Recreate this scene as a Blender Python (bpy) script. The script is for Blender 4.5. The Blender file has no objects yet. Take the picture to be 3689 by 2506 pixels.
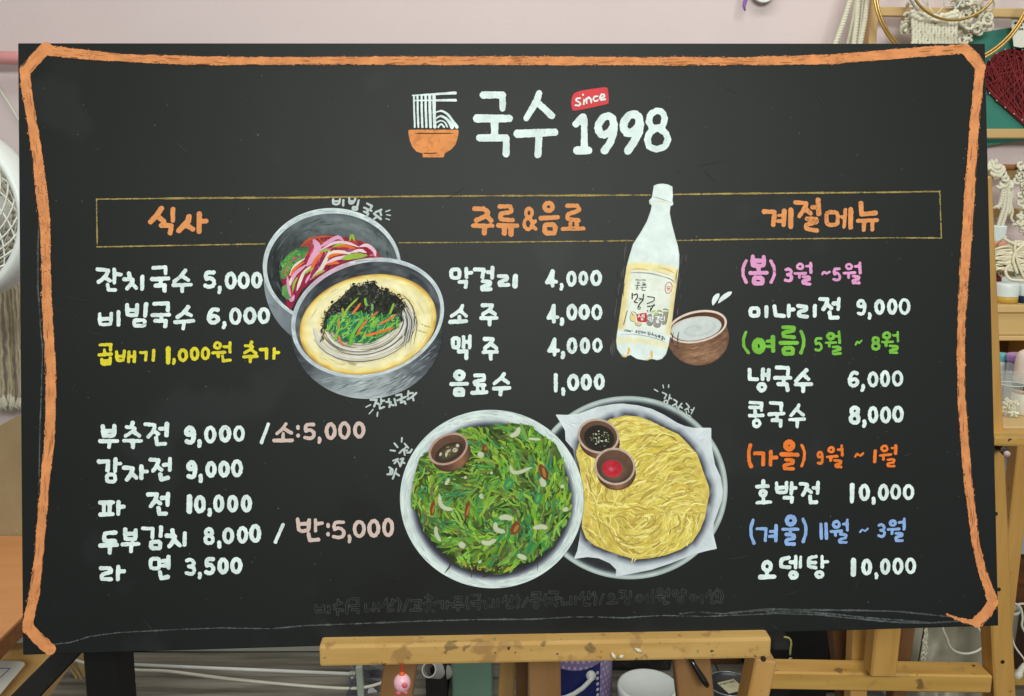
import bpy, bmesh, math, random
import numpy as np
from mathutils import Vector, Matrix
random.seed(7); rng = np.random.default_rng(7)
S = bpy.context.scene; COL = S.collection
# ------------------------------------------------------------------ camera, world, lamps
PW, PH, FPX = 3689.0, 2506.0, 3028.0
CX, CY = PW/2, PH/2
CAMZ = 1.25
PITCH = math.radians(10.3498)
cam = bpy.data.cameras.new('camera'); camo = bpy.data.objects.new('camera', cam); COL.objects.link(camo)
camo.location = (0, 0, CAMZ); camo.rotation_euler = (math.pi/2 - PITCH, 0, 0)
cam.sensor_fit = 'HORIZONTAL'; cam.sensor_width = 36.0; cam.lens = 36.0*FPX/PW
cam.clip_start = 0.05; cam.clip_end = 60
S.camera = camo
W = bpy.data.worlds.new('World'); S.world = W; W.use_nodes = True
W.node_tree.nodes['Background'].inputs[0].default_value = (0.97, 1.0, 0.96, 1)
W.node_tree.nodes['Background'].inputs[1].default_value = 0.34
def area(name, loc, target, sx, sy, power, col):
    l = bpy.data.lights.new(name, 'AREA'); l.shape = 'RECTANGLE'; l.size = sx; l.size_y = sy
    l.energy = power; l.color = col
    o = bpy.data.objects.new(name, l); COL.objects.link(o); o.location = loc
    o.rotation_euler = (Vector(target)-Vector(loc)).to_track_quat('-Z', 'Y').to_euler()
    return o
area('ceiling_lamp', (0.30, -2.35, 2.60), (0.05, 1.0, 1.0), 1.9, 0.7, 112, (0.985, 1.0, 0.95))
area('ceiling_lamp_back', (0.35, 1.05, 2.9), (0.3, 2.0, 0.9), 2.4, 0.35, 19, (0.985, 1.0, 0.95))
vs = S.view_settings
vs.view_transform = 'Standard'; vs.look = 'None'; vs.exposure = 0.0; vs.gamma = 1.0; vs.use_curve_mapping = False
# ------------------------------------------------------------------ picture <-> place
FW = np.array([0, math.cos(PITCH), -math.sin(PITCH)]); RT = np.array([1., 0, 0]); UP = np.cross(RT, FW)
O3 = np.array([0, 0, CAMZ])
def ray(px, py):
    px = np.asarray(px, float); py = np.asarray(py, float)
    return FW + ((px-CX)/FPX)[..., None]*RT - ((py-CY)/FPX)[..., None]*UP
def at(px, py, Y):                     # point seen at px,py lying at distance Y in front of the camera
    d = ray(px, py); return Vector(O3 + d*(Y/d[1]))
def atz(px, py, Z):                    # ... lying on the level Z
    d = ray(px, py); return Vector(O3 + d*((Z-CAMZ)/d[2]))
def pxm(Y): return Y/FPX               # metres per picture pixel, roughly, at distance Y
# ------------------------------------------------------------------ colours and materials
def lin(c):
    c = np.asarray(c, float)/255.0
    return np.where(c <= .04045, c/12.92, ((c+.055)/1.055)**2.4)
def L4(c, k=1.0): return tuple(float(v)*k for v in lin(c)) + (1.0,)
MATS = {}
def mat(name, c1, c2=None, rough=.6, scale=(20, 20, 20), contrast=1.0, bump=0.0, bscale=60, spec=.4, metal=0.0,
        spots=None, trans=0.0, alpha=1.0, k=1.0, detail=5, sss=0.0):
    """procedural material: two colours mixed by stretched noise, optional spots of other colours, bump"""
    if name in MATS: return MATS[name]
    m = bpy.data.materials.new(name); m.use_nodes = True; nt = m.node_tree; N = nt.nodes; LK = nt.links
    b = N['Principled BSDF']
    b.inputs['Roughness'].default_value = rough; b.inputs['Metallic'].default_value = metal
    b.inputs['Specular IOR Level'].default_value = spec
    tc = N.new('ShaderNodeTexCoord'); mp = N.new('ShaderNodeMapping'); mp.inputs['Scale'].default_value = scale
    LK.new(tc.outputs['Object'], mp.inputs[0])
    nz = N.new('ShaderNodeTexNoise'); nz.inputs['Scale'].default_value = 1.0; nz.inputs['Detail'].default_value = detail
    LK.new(mp.outputs[0], nz.inputs['Vector'])
    cr = N.new('ShaderNodeValToRGB'); h = .5/max(contrast, .01)*.5
    cr.color_ramp.elements[0].position = max(0, .5-h); cr.color_ramp.elements[1].position = min(1, .5+h)
    c2 = c2 if c2 is not None else tuple(v*.93 for v in c1)
    cr.color_ramp.elements[0].color = L4(c2, k); cr.color_ramp.elements[1].color = L4(c1, k)
    LK.new(nz.outputs[0], cr.inputs[0]); out = cr.outputs[0]
    for i, (sc, th, col) in enumerate(spots or []):
        n2 = N.new('ShaderNodeTexNoise'); n2.inputs['Scale'].default_value = sc; n2.inputs['Detail'].default_value = 3
        mp2 = N.new('ShaderNodeMapping'); mp2.inputs['Location'].default_value = (i*3.1+1, i*1.7, i*.9)
        LK.new(tc.outputs['Object'], mp2.inputs[0]); LK.new(mp2.outputs[0], n2.inputs['Vector'])
        r2 = N.new('ShaderNodeValToRGB'); r2.color_ramp.elements[0].position = th; r2.color_ramp.elements[1].position = th+.05
        r2.color_ramp.elements[0].color = (0, 0, 0, 1); r2.color_ramp.elements[1].color = (1, 1, 1, 1)
        LK.new(n2.outputs[0], r2.inputs[0])
        mx = N.new('ShaderNodeMix'); mx.data_type = 'RGBA'
        LK.new(r2.outputs[0], mx.inputs[0]); LK.new(out, mx.inputs[6]); mx.inputs[7].default_value = L4(col, k)
        out = mx.outputs[2]
    LK.new(out, b.inputs['Base Color'])
    if bump:
        n3 = N.new('ShaderNodeTexNoise'); n3.inputs['Scale'].default_value = bscale; n3.inputs['Detail'].default_value = 4
        LK.new(tc.outputs['Object'], n3.inputs['Vector'])
        bp = N.new('ShaderNodeBump'); bp.inputs['Strength'].default_value = bump; bp.inputs['Distance'].default_value = .002
        LK.new(n3.outputs[0], bp.inputs['Height']); LK.new(bp.outputs[0], b.inputs['Normal'])
    if trans: b.inputs['Transmission Weight'].default_value = trans
    if alpha < 1: b.inputs['Alpha'].default_value = alpha
    MATS[name] = m; return m
def pigment(name, col=None, board=(44, 47, 45), grain=.0, gscale=900.0, var=.06, rough=.85, k=.97):
    """chalk / paint on the board: one pigment colour (or the stroke colours 'Col'), thin places let the board through"""
    if name in MATS: return MATS[name]
    m = bpy.data.materials.new(name); m.use_nodes = True; nt = m.node_tree; N = nt.nodes; LK = nt.links
    b = N['Principled BSDF']; b.inputs['Roughness'].default_value = rough; b.inputs['Specular IOR Level'].default_value = .25
    tc = N.new('ShaderNodeTexCoord')
    if col is None:
        a = N.new('ShaderNodeAttribute'); a.attribute_name = 'Col'; src = a.outputs['Color']
    else:
        r = N.new('ShaderNodeRGB'); r.outputs[0].default_value = L4(col, k); src = r.outputs[0]
    n1 = N.new('ShaderNodeTexNoise'); n1.inputs['Scale'].default_value = 60; n1.inputs['Detail'].default_value = 6
    LK.new(tc.outputs['Object'], n1.inputs['Vector'])
    mr = N.new('ShaderNodeMapRange'); mr.inputs[1].default_value = .3; mr.inputs[2].default_value = .7
    mr.inputs[3].default_value = 1-var*1.6; mr.inputs[4].default_value = 1+var*.4
    LK.new(n1.outputs[0], mr.inputs[0])
    mu = N.new('ShaderNodeMix'); mu.data_type = 'RGBA'; mu.blend_type = 'MULTIPLY'; mu.inputs[0].default_value = 1
    LK.new(src, mu.inputs[6]); LK.new(mr.outputs[0], mu.inputs[7]); out = mu.outputs[2]
    if grain:
        n2 = N.new('ShaderNodeTexNoise'); n2.inputs['Scale'].default_value = gscale; n2.inputs['Detail'].default_value = 3
        LK.new(tc.outputs['Object'], n2.inputs['Vector'])
        n4 = N.new('ShaderNodeTexNoise'); n4.inputs['Scale'].default_value = 22; n4.inputs['Detail'].default_value = 2
        LK.new(tc.outputs['Object'], n4.inputs['Vector'])
        ad = N.new('ShaderNodeMath'); ad.operation = 'ADD'; ad.use_clamp = False; LK.new(n2.outputs[0], ad.inputs[0])
        m4 = N.new('ShaderNodeMath'); m4.operation = 'MULTIPLY'; m4.inputs[1].default_value = .6; LK.new(n4.outputs[0], m4.inputs[0])
        LK.new(m4.outputs[0], ad.inputs[1])
        r2 = N.new('ShaderNodeValToRGB'); r2.color_ramp.elements[0].position = (1.06-grain*.9-.03)*.6; r2.color_ramp.elements[1].position = (1.06-grain*.9+.05)*.6
        r2.color_ramp.elements[0].color = (0, 0, 0, 1); r2.color_ramp.elements[1].color = (.72, .72, .72, 1)
        hf = N.new('ShaderNodeMath'); hf.operation = 'MULTIPLY'; hf.inputs[1].default_value = .6; LK.new(ad.outputs[0], hf.inputs[0]); LK.new(hf.outputs[0], r2.inputs[0])
        mx = N.new('ShaderNodeMix'); mx.data_type = 'RGBA'; LK.new(r2.outputs[0], mx.inputs[0])
        LK.new(out, mx.inputs[6]); mx.inputs[7].default_value = L4(board, .9); out = mx.outputs[2]
    LK.new(out, b.inputs['Base Color']); MATS[name] = m; return m
# ------------------------------------------------------------------ objects
def tag(o, label=None, cat=None, group=None, kind=None):
    if label: o['label'] = label
    if cat: o['category'] = cat
    if group: o['group'] = group
    if kind: o['kind'] = kind
    return o
def thing(name, loc, label, cat, group=None, kind=None):
    o = bpy.data.objects.new(name, None); COL.objects.link(o); o.location = loc; o.empty_display_size = .05
    return tag(o, label, cat, group, kind)
def origin_of(p):
    v = Vector((0, 0, 0))
    while p is not None: v += p.location; p = p.parent
    return v
def mk(name, verts, faces, m, parent=None, label=None, cat=None, group=None, kind=None, smooth=False, base=None, cols=None, raw=False):
    """one mesh object; verts in place coordinates (raw: in the parent's own)"""
    V = np.array([tuple(v) for v in verts], float)
    off = np.zeros(3)
    if not raw:
        if parent is not None: off = np.array(origin_of(parent))
        else:
            off = np.array(base) if base is not None else np.array([(V[:, 0].min()+V[:, 0].max())/2, (V[:, 1].min()+V[:, 1].max())/2, V[:, 2].min()])
    me = bpy.data.meshes.new(name); me.from_pydata((V-off).tolist(), [], [tuple(int(i) for i in f) for f in faces]); me.update()
    if cols is not None:
        a = me.color_attributes.new('Col', 'FLOAT_COLOR', 'POINT'); C = np.ones((len(V), 4), np.float32); C[:, :3] = cols
        a.data.foreach_set('color', C.ravel())
    if smooth: me.polygons.foreach_set('use_smooth', [True]*len(me.polygons))
    if m is not None: me.materials.append(m)
    o = bpy.data.objects.new(name, me); COL.objects.link(o)
    if parent is not None: o.parent = parent
    elif not raw: o.location = off
    return tag(o, label, cat, group, kind)
class MB:
    """collects shapes for ONE mesh"""
    def __init__(s): s.v = []; s.f = []
    def add(s, V, F):
        n = len(s.v); s.v += [tuple(v) for v in V]; s.f += [tuple(i+n for i in f) for f in F]; return s
    def mk(s, name, m, parent=None, **k): return mk(name, s.v, s.f, m, parent, **k)
def box(c, ax, sz, bev=.002, seg=1):
    """bevelled box: centre, three axes, three full sizes"""
    bm = bmesh.new(); bmesh.ops.create_cube(bm, size=1)
    for v in bm.verts: v.co = Vector((v.co.x*sz[0], v.co.y*sz[1], v.co.z*sz[2]))
    if bev: bmesh.ops.bevel(bm, geom=bm.edges[:], offset=min(bev, min(sz)*.3), segments=seg, profile=.6, affect='EDGES')
    M = Matrix((ax[0], ax[1], ax[2])).transposed()
    V = [M @ v.co + Vector(c) for v in bm.verts]; bm.verts.index_update()
    F = [[v.index for v in f.verts] for f in bm.faces]; bm.free(); return V, F
AX = (Vector((1, 0, 0)), Vector((0, 1, 0)), Vector((0, 0, 1)))
def bar(p0, p1, w, d, bev=.002, fwd=(0, 1, 0)):
    """beam from p0 to p1, w wide across the view, d deep"""
    p0 = Vector(p0); p1 = Vector(p1); z = (p1-p0); ln = z.length; z.normalize()
    x = z.cross(Vector(fwd)); x.normalize(); y = z.cross(x); y.normalize()
    return box((p0+p1)/2, (x, y, z), (w, d, ln), bev)
def tube(pts, r, n=8, lobes=0, twist=0., caps=True, closed=False):
    P = [Vector(p) for p in pts]; k = len(P); R = r if hasattr(r, '__len__') else [r]*k
    V = []; F = []; up = None; s = 0.
    for i in range(k):
        t = (P[(i+1) % k]-P[i-1]) if closed else (P[min(i+1, k-1)]-P[max(i-1, 0)])
        t.normalize()
        if up is None:
            up = t.orthogonal(); up.normalize()
        up = (up - t*up.dot(t)); up.normalize(); sd = t.cross(up)
        if i: s += (P[i]-P[i-1]).length
        for j in range(n):
            a = 2*math.pi*j/n; rr = R[i]*(1+(.20*math.cos(lobes*(a-twist*s)) if lobes else 0))
            V.append(P[i]+up*(rr*math.cos(a))+sd*(rr*math.sin(a)))
    for i in range(k if closed else k-1):
        b = ((i+1) % k)*n
        for j in range(n): F.append((i*n+j, i*n+(j+1) % n, b+(j+1) % n, b+j))
    if caps and not closed: F.append(tuple(range(n-1, -1, -1))); F.append(tuple((k-1)*n+j for j in range(n)))
    return V, F
def rope(pts, r, n=12, step=.0013):
    """three strand twisted rope through points"""
    P = [np.array(p, float) for p in pts]; P = crom(P, max(24, len(P)*6)); A = np.array(P); d = np.concatenate([[0], np.cumsum(np.linalg.norm(np.diff(A, axis=0), axis=1))])
    k = max(6, int(d[-1]/step)); u = np.linspace(0, d[-1], k); Q = np.stack([np.interp(u, d, A[:, i]) for i in range(3)], -1)
    return tube([Vector(q) for q in Q], r, n, lobes=3, twist=330)
def lathe(c, prof, n=32, axis=(0, 0, 1), a0=0., a1=2*math.pi):
    """turned shape: prof = [(radius, height)], open profile"""
    z = Vector(axis).normalized(); x = z.orthogonal().normalized(); y = z.cross(x); c = Vector(c)
    full = abs(a1-a0-2*math.pi) < 1e-6; V = []; F = []; k = len(prof); m = n if full else n+1
    for i in range(m):
        a = a0+(a1-a0)*i/n
        for r, h in prof: V.append(c+x*(r*math.cos(a))+y*(r*math.sin(a))+z*h)
    for i in range(n):
        for j in range(k-1):
            a = i*k+j; b = ((i+1) % m)*k+j; F.append((a, b, b+1, a+1))
    return V, F
def ell(c, r, n=8, m=6):
    V = []; F = []; c = Vector(c)
    for i in range(1, m):
        p = math.pi*i/m
        for j in range(n):
            a = 2*math.pi*j/n; V.append(c+Vector((r[0]*math.sin(p)*math.cos(a), r[1]*math.sin(p)*math.sin(a), r[2]*math.cos(p))))
    t = len(V); V += [c+Vector((0, 0, r[2])), c-Vector((0, 0, r[2]))]
    for i in range(m-2):
        for j in range(n): F.append((i*n+j, (i+1)*n+j, (i+1)*n+(j+1) % n, i*n+(j+1) % n))
    for j in range(n): F.append((t, j, (j+1) % n)); F.append((t+1, (m-2)*n+(j+1) % n, (m-2)*n+j))
    return V, F
def crom(P, n):
    """smooth curve through points"""
    P = [np.array(p, float) for p in P]
    if len(P) < 3: return [P[0]+(P[-1]-P[0])*t for t in np.linspace(0, 1, n)]
    Q = [2*P[0]-P[1]]+P+[2*P[-1]-P[-2]]; out = []; k = len(P)-1
    for u in np.linspace(0, k, n):
        i = min(int(u), k-1); t = u-i; a, b, c, d = Q[i:i+4]
        out.append(.5*(2*b+(c-a)*t+(2*a-5*b+4*c-d)*t*t+(3*b-a-3*c+d)*t**3))
    return out
def prism(P, back):
    """a flat outline of points with real thickness: pushed along the vector back"""
    n = len(P); V = [Vector(p) for p in P]+[Vector(p)+Vector(back) for p in P]
    F = [tuple(range(n)), tuple(range(2*n-1, n-1, -1))]+[(i, i+n, (i+1) % n+n, (i+1) % n) for i in range(n)]
    return V, F
# ------------------------------------------------------------------ the board's own plane
BW, BH, BT = 1.2, .73676, .009
def _rot(a, b, c):
    return Matrix.Rotation(a, 4, 'Z') @ Matrix.Rotation(b, 4, 'X') @ Matrix.Rotation(c, 4, 'Y')
BR = _rot(.04330373, -.19412936, -.00732294)
BC = Vector((.00749314, 1.02210908, 1.07301982))
# board frame: x right, y up along the board, z out of its face
BM = Matrix.Translation(BC) @ BR @ Matrix(((1, 0, 0, 0), (0, 0, -1, 0), (0, 1, 0, 0), (0, 0, 0, 1)))
BMi = np.array(BM.inverted()); BMn = np.array(BM)
BXv, BYv, BZv = (Vector(BMn[:3, i]) for i in range(3))
def B2(px, py, z=0.0):
    """picture position -> x,y on the board (numpy), on the level z in front of its face"""
    d = ray(px, py); o = BMi[:3, :3] @ O3 + BMi[:3, 3]; dl = d @ BMi[:3, :3].T
    t = (z-o[2])/dl[..., 2]; return o[0]+dl[..., 0]*t, o[1]+dl[..., 1]*t
def onb(px, py, z=0.0):
    """same, as a place point"""
    x, y = B2(px, py, z); return BM @ Vector((float(x), float(y), z))
def mkb(name, xy, z, faces, m, parent, cols=None, label=None, kind=None):
    """mesh lying on the board; xy in picture px, z above the face"""
    xy = np.asarray(xy, float); X, Y = B2(xy[:, 0], xy[:, 1]); V = np.stack([X, Y, np.broadcast_to(z, X.shape)], -1)
    return mk(name, V, faces, m, parent, cols=cols, label=label, raw=True, kind=kind)
# ------------------------------------------------------------------ drawing on the board
def vnoise(x, y, s, seed=0):
    g = np.random.default_rng(seed).random((64, 64)); x = np.asarray(x)/s; y = np.asarray(y)/s
    i = np.floor(x).astype(int); j = np.floor(y).astype(int); u = x-i; v = y-j; u = u*u*(3-2*u); v = v*v*(3-2*v)
    a = g[i % 64, j % 64]; b = g[(i+1) % 64, j % 64]; c = g[i % 64, (j+1) % 64]; d = g[(i+1) % 64, (j+1) % 64]
    return (a*(1-u)+b*u)*(1-v)+(c*(1-u)+d*u)*v
def seg_d(X, Y, P, H):
    """distance to a pen stroke P with half widths H (negative inside)"""
    D = np.full(X.shape, 1e9)
    if len(P) == 1: return np.hypot(X-P[0][0], Y-P[0][1])-H[0]
    for i in range(len(P)-1):
        ax, ay = P[i]; bx, by = P[i+1]; dx, dy = bx-ax, by-ay; l2 = dx*dx+dy*dy+1e-9
        t = np.clip(((X-ax)*dx+(Y-ay)*dy)/l2, 0, 1)
        D = np.minimum(D, np.hypot(X-ax-t*dx, Y-ay-t*dy)-(H[i]+(H[i+1]-H[i])*t))
    return D
def contour(X, Y, D, full=True):
    """filled outline of D<0 on a grid: (xy, faces); rows of whole cells are merged when full"""
    xs = X[0]; ys = Y[:, 0]; I = D < 0; V = []; F = []
    a = I[:-1, :-1]; b = I[:-1, 1:]; c = I[1:, 1:]; d = I[1:, :-1]
    n = a.astype(int)+b+c+d
    for j in range(n.shape[0]):
        row = n[j] == 4
        if row.any():
            e = np.flatnonzero(np.diff(np.concatenate([[0], row.astype(int), [0]])))
            for s, t in zip(e[::2], e[1::2]):
                k = len(V); V += [(xs[s], ys[j]), (xs[t], ys[j]), (xs[t], ys[j+1]), (xs[s], ys[j+1])]; F.append((k, k+1, k+2, k+3))
    for j, i in zip(*np.nonzero((n > 0) & (n < 4))):
        q = [(i, j), (i+1, j), (i+1, j+1), (i, j+1)]; k = len(V); m = 0
        for e in range(4):
            (i0, j0), (i1, j1) = q[e], q[(e+1) % 4]; d0, d1 = D[j0, i0], D[j1, i1]
            if d0 < 0: V.append((xs[i0], ys[j0])); m += 1
            if (d0 < 0) != (d1 < 0):
                t = d0/(d0-d1); V.append((xs[i0]+(xs[i1]-xs[i0])*t, ys[j0]+(ys[j1]-ys[j0])*t)); m += 1
        if m > 2: F.append(tuple(range(k, k+m)))
    return V, F
def sdf_strokes(strokes, h=2.0, smooth=3.0, rough=.9, ring=None, seed=1):
    A = np.concatenate([s[0] for s in strokes]); mh = max(max(s[1]) for s in strokes)+6
    x0, y0 = A.min(0)-mh; x1, y1 = A.max(0)+mh
    X, Y = np.meshgrid(np.arange(x0, x1+h, h), np.arange(y0, y1+h, h)); D = np.full(X.shape, 50.)
    for P, H in strokes:
        P = np.asarray(P); m = max(H)+8; lo = P.min(0)-m; hi = P.max(0)+m
        i0, i1 = max(0, int((lo[0]-x0)/h)), int((hi[0]-x0)/h)+2; j0, j1 = max(0, int((lo[1]-y0)/h)), int((hi[1]-y0)/h)+2
        d = seg_d(X[j0:j1, i0:i1], Y[j0:j1, i0:i1], P, H); g = D[j0:j1, i0:i1]
        k = smooth; t = np.clip(.5+.5*(g-d)/k, 0, 1); D[j0:j1, i0:i1] = g*(1-t)+d*t-k*t*(1-t)
    if rough: D = D+(vnoise(X, Y, 7, seed)-.5)*(2*min(rough, 1))+(vnoise(X, Y, 3.2, seed+1)-.5)*rough*1.3
    if ring: D = np.abs(D)-ring
    return contour(X, Y, D)
DIG = {'0': 'O', '1': [[(.5, 0), (.5, 1)]],
 '3': [[(.05, .06), (.5, 0), (.93, .18), (.8, .4), (.32, .47), (.85, .55), (1, .78), (.65, 1), (.0, .93)]],
 '4': [[(.62, 0), (.3, .45), (.02, .76), (1, .72)], [(.62, 0), (.62, 1)]],
 '5': [[(.95, 0), (.15, .04), (.1, .45), (.55, .38), (.98, .6), (.9, .9), (.45, 1), (0, .93)]],
 '6': [[(.92, .06), (.55, 0), (.2, .2), (0, .58), (.12, .88), (.5, 1), (.9, .86), (.95, .66), (.6, .48), (.12, .62)]],
 '9': [[(.93, .3), (.75, .05), (.38, 0), (.05, .17), (.08, .38), (.4, .45), (.8, .38), (.95, .2), (1, .5), (.85, .88), (.5, 1), (.08, .94)]],
 '8': [[(.5, .46), (.12, .36), (.1, .1), (.5, 0), (.9, .1), (.88, .36), (.5, .46), (.02, .6), (.03, .9), (.5, 1), (.97, .9), (.98, .6), (.5, .46)]]}
def ellp(x0, y0, x1, y1, n=22):
    a = np.linspace(0, 2*math.pi, n+1); return np.stack([(x0+x1)/2+(x1-x0)/2*np.cos(a), (y0+y1)/2+(y1-y0)/2*np.sin(a)], -1)
def rrect(x0, y0, x1, y1):
    r = .28*min(x1-x0, y1-y0); out = []
    for cx, cy, a in ((x1-r, y0+r, -90), (x1-r, y1-r, 0), (x0+r, y1-r, 90), (x0+r, y0+r, 180)):
        for t in (0, 45, 90): out.append((cx+r*math.cos(math.radians(a+t)), cy+r*math.sin(math.radians(a+t))))
    return np.array(out+[out[0]])
def glyphs(txt, crop, hw):
    """'x,y x,y / ...' pen lines in a crop's pixels -> strokes in picture pixels.  O/M boxes are rings/squares round the
    centre line, 5:box a digit in its outer box, @n changes the half width"""
    ox, oy, sc = crop; out = []; w = hw
    for part in txt.split('/'):
        tk = part.split()
        if not tk: continue
        if tk[0][0] == '@': w = float(tk[0][1:]); tk = tk[1:]
        if not tk: continue
        if tk[0] in ('O', 'M'):
            b = [float(v) for v in tk[1].split(',')]; P = [ellp(*b) if tk[0] == 'O' else rrect(*b)]
        elif ':' in tk[0]:
            c, bx = tk[0].split(':'); b = [float(v) for v in bx.split(',')]; b = [b[0]+w, b[1]+w, b[2]-w, b[3]-w]
            if DIG[c] == 'O': P = [ellp(*b)]
            else:
                P = [np.array([(b[0]+u*(b[2]-b[0]), b[1]+v*(b[3]-b[1])) for u, v in s]) for s in DIG[c]]
                if c not in '14': P = [np.array(crom(p, len(p)*3)) for p in P]
        else:
            P = [np.array([[float(v) for v in t.split(',')] for t in tk])]
            if len(P[0]) > 3: P = [soften(P[0])]
        for p in P:
            p = np.asarray(p, float)*sc+np.array([ox, oy]); ww = w*sc*(1+.06*rng.standard_normal())
            out.append((p, [ww*(1+.07*math.sin(3*i+ww)) for i in range(len(p))]))
    return out
def soften(P):
    """round the corners of a pen line a little"""
    out = [P[0]]
    for i in range(1, len(P)-1): out += [P[i]*.72+P[i-1]*.28, P[i]*.9+P[i-1]*.05+P[i+1]*.05, P[i]*.72+P[i+1]*.28]
    return np.array(out+[P[-1]])
def text(name, strokes, m, parent, z=.0004, label=None, **k):
    V, F = sdf_strokes(strokes, **k); return mkb(name, V, z, F, m, parent, label=label)
class Paint:
    """coloured strokes and fields of one drawing, every one a hair above the last"""
    def __init__(s, z0=.0003): s.z = z0; s.k = 0; s.reset()
    def flush(s): s.z += (min(s.k, 300)+1)*3e-6; s.k = 0
    def reset(s): s.V = []; s.F = []; s.C = []; s.Z = []
    def _add(s, V, F, C, zs):
        n = len(s.V); s.V += [tuple(v) for v in V]; s.F += [tuple(i+n for i in f) for f in F]; s.C += [tuple(c) for c in C]; s.Z += list(zs)
    def stroke(s, P, w, col, n=None, taper=.35, col2=None):
        n = n or max(4, min(14, 3*len(P))); Q = np.array(crom(P, n)); T = np.gradient(Q, axis=0); T /= np.linalg.norm(T, axis=1)[:, None]+1e-9
        Nn = np.stack([-T[:, 1], T[:, 0]], -1); u = np.linspace(0, 1, n)
        ww = np.interp(u, np.linspace(0, 1, len(w)), w) if hasattr(w, '__len__') else np.full(n, float(w))
        ww = ww*.5*np.clip(np.minimum(u, 1-u)/max(taper, 1e-3)+.25, .25, 1)
        V = np.concatenate([Q+Nn*ww[:, None], Q-Nn*ww[:, None]]); F = [(i, i+1, n+i+1, n+i) for i in range(n-1)]
        c = lin(col); c2 = lin(col2) if col2 is not None else c
        C = c[None]*(1-u[:, None])+c2[None]*u[:, None]; C = np.concatenate([C, C])
        s._add(V, F, C, [s.z+(s.k % 300)*3e-6]*(2*n)); s.k += 1
    def blob(s, P, col, n=None):
        """closed soft outline through points"""
        s.flush(); P = list(P); Q = crom(P+[P[0]], len(P)*4+1)[:-1] if n is None else P
        s._add(Q, [tuple(range(len(Q)))], [lin(col)]*len(Q), [s.z]*len(Q)); s.z += 4e-6
    def field(s, sd, bb, colf, h=3.5):
        """area sd(x,y)<0 coloured by colf(x,y) (sRGB arrays)"""
        s.flush(); X, Y = np.meshgrid(np.arange(bb[0], bb[2]+h, h), np.arange(bb[1], bb[3]+h, h)); D = sd(X, Y)
        xs = X[0]; ys = Y[:, 0]; I = D < 0; n = I[:-1, :-1].astype(int)+I[:-1, 1:]+I[1:, 1:]+I[1:, :-1]
        idx = -np.ones(X.shape, int); V = []; F = []
        for j, i in zip(*np.nonzero(n == 4)):
            q = []
            for a, b in ((i, j), (i+1, j), (i+1, j+1), (i, j+1)):
                if idx[b, a] < 0: idx[b, a] = len(V); V.append((xs[a], ys[b]))
                q.append(idx[b, a])
            F.append(tuple(q))
        for j, i in zip(*np.nonzero((n > 0) & (n < 4))):
            q = [(i, j), (i+1, j), (i+1, j+1), (i, j+1)]; k = len(V); m = 0
            for e in range(4):
                (i0, j0), (i1, j1) = q[e], q[(e+1) % 4]; d0, d1 = D[j0, i0], D[j1, i1]
                if d0 < 0: V.append((xs[i0], ys[j0])); m += 1
                if (d0 < 0) != (d1 < 0):
                    t = d0/(d0-d1); V.append((xs[i0]+(xs[i1]-xs[i0])*t, ys[j0]+(ys[j1]-ys[j0])*t)); m += 1
            if m > 2: F.append(tuple(range(k, k+m)))
        if not V: return
        A = np.array(V); C = lin(np.clip(colf(A[:, 0], A[:, 1]), 0, 255)); s._add(V, F, C, [s.z]*len(V)); s.z += 4e-6
    def done(s, name, parent, m, label=None):
        C = np.array(s.C)*.97; o = mkb(name, s.V, np.array(s.Z), s.F, m, parent, cols=C, label=label); s.reset(); s.flush(); return o
class El:
    def __init__(s, cx, cy, a, b, deg=0): s.c = (cx, cy); s.a = a; s.b = b; s.t = math.radians(deg)
    def uv(s, x, y):
        x = np.asarray(x)-s.c[0]; y = np.asarray(y)-s.c[1]; c, n = math.cos(s.t), math.sin(s.t)
        return (x*c+y*n)/s.a, (-x*n+y*c)/s.b
    def r(s, x, y): u, v = s.uv(x, y); return np.hypot(u, v)
    def sd(s, x, y): return (s.r(x, y)-1)*min(s.a, s.b)
    def ang(s, x, y): u, v = s.uv(x, y); return np.arctan2(v, u)
    def pt(s, deg, k=1.0):
        a = math.radians(deg); u, v = s.a*k*math.cos(a), s.b*k*math.sin(a); c, n = math.cos(s.t), math.sin(s.t)
        return (s.c[0]+u*c-v*n, s.c[1]+u*n+v*c)
    def bb(s, m=6): q = max(s.a, s.b)+m; return (s.c[0]-q, s.c[1]-q, s.c[0]+q, s.c[1]+q)
    def arc(s, d0, d1, k=1.0, n=9): return [s.pt(d0+(d1-d0)*i/(n-1), k) for i in range(n)]
def polysd(P):
    P = np.array(P, float)
    def f(X, Y):
        D = np.full(X.shape, 1e9); ins = np.zeros(X.shape, bool); n = len(P)
        for i in range(n):
            (ax, ay), (bx, by) = P[i], P[(i+1) % n]; dx, dy = bx-ax, by-ay
            t = np.clip(((X-ax)*dx+(Y-ay)*dy)/(dx*dx+dy*dy+1e-9), 0, 1); D = np.minimum(D, np.hypot(X-ax-t*dx, Y-ay-t*dy))
            ins ^= ((ay > Y) != (by > Y)) & (X < (bx-ax)*(Y-ay)/((by-ay) if by != ay else 1e-9)+ax)
        return np.where(ins, -D, D)
    return f
def pbb(P, m=4): P = np.array(P); return (P[:, 0].min()-m, P[:, 1].min()-m, P[:, 0].max()+m, P[:, 1].max()+m)
def mixc(a, b, t): t = np.clip(t, 0, 1)[..., None]; return np.asarray(a, float)*(1-t)+np.asarray(b, float)*t
def ramp(t, stops):
    ts = [s[0] for s in stops]; return np.stack([np.interp(t, ts, [s[1][k] for s in stops]) for k in range(3)], -1)
def cr(crop, s):
    """'x,y x,y' in a crop's pixels -> list of picture points"""
    return [(crop[0]+float(a)*crop[2], crop[1]+float(b)*crop[2]) for a, b in (t.split(',') for t in s.split())]
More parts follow.
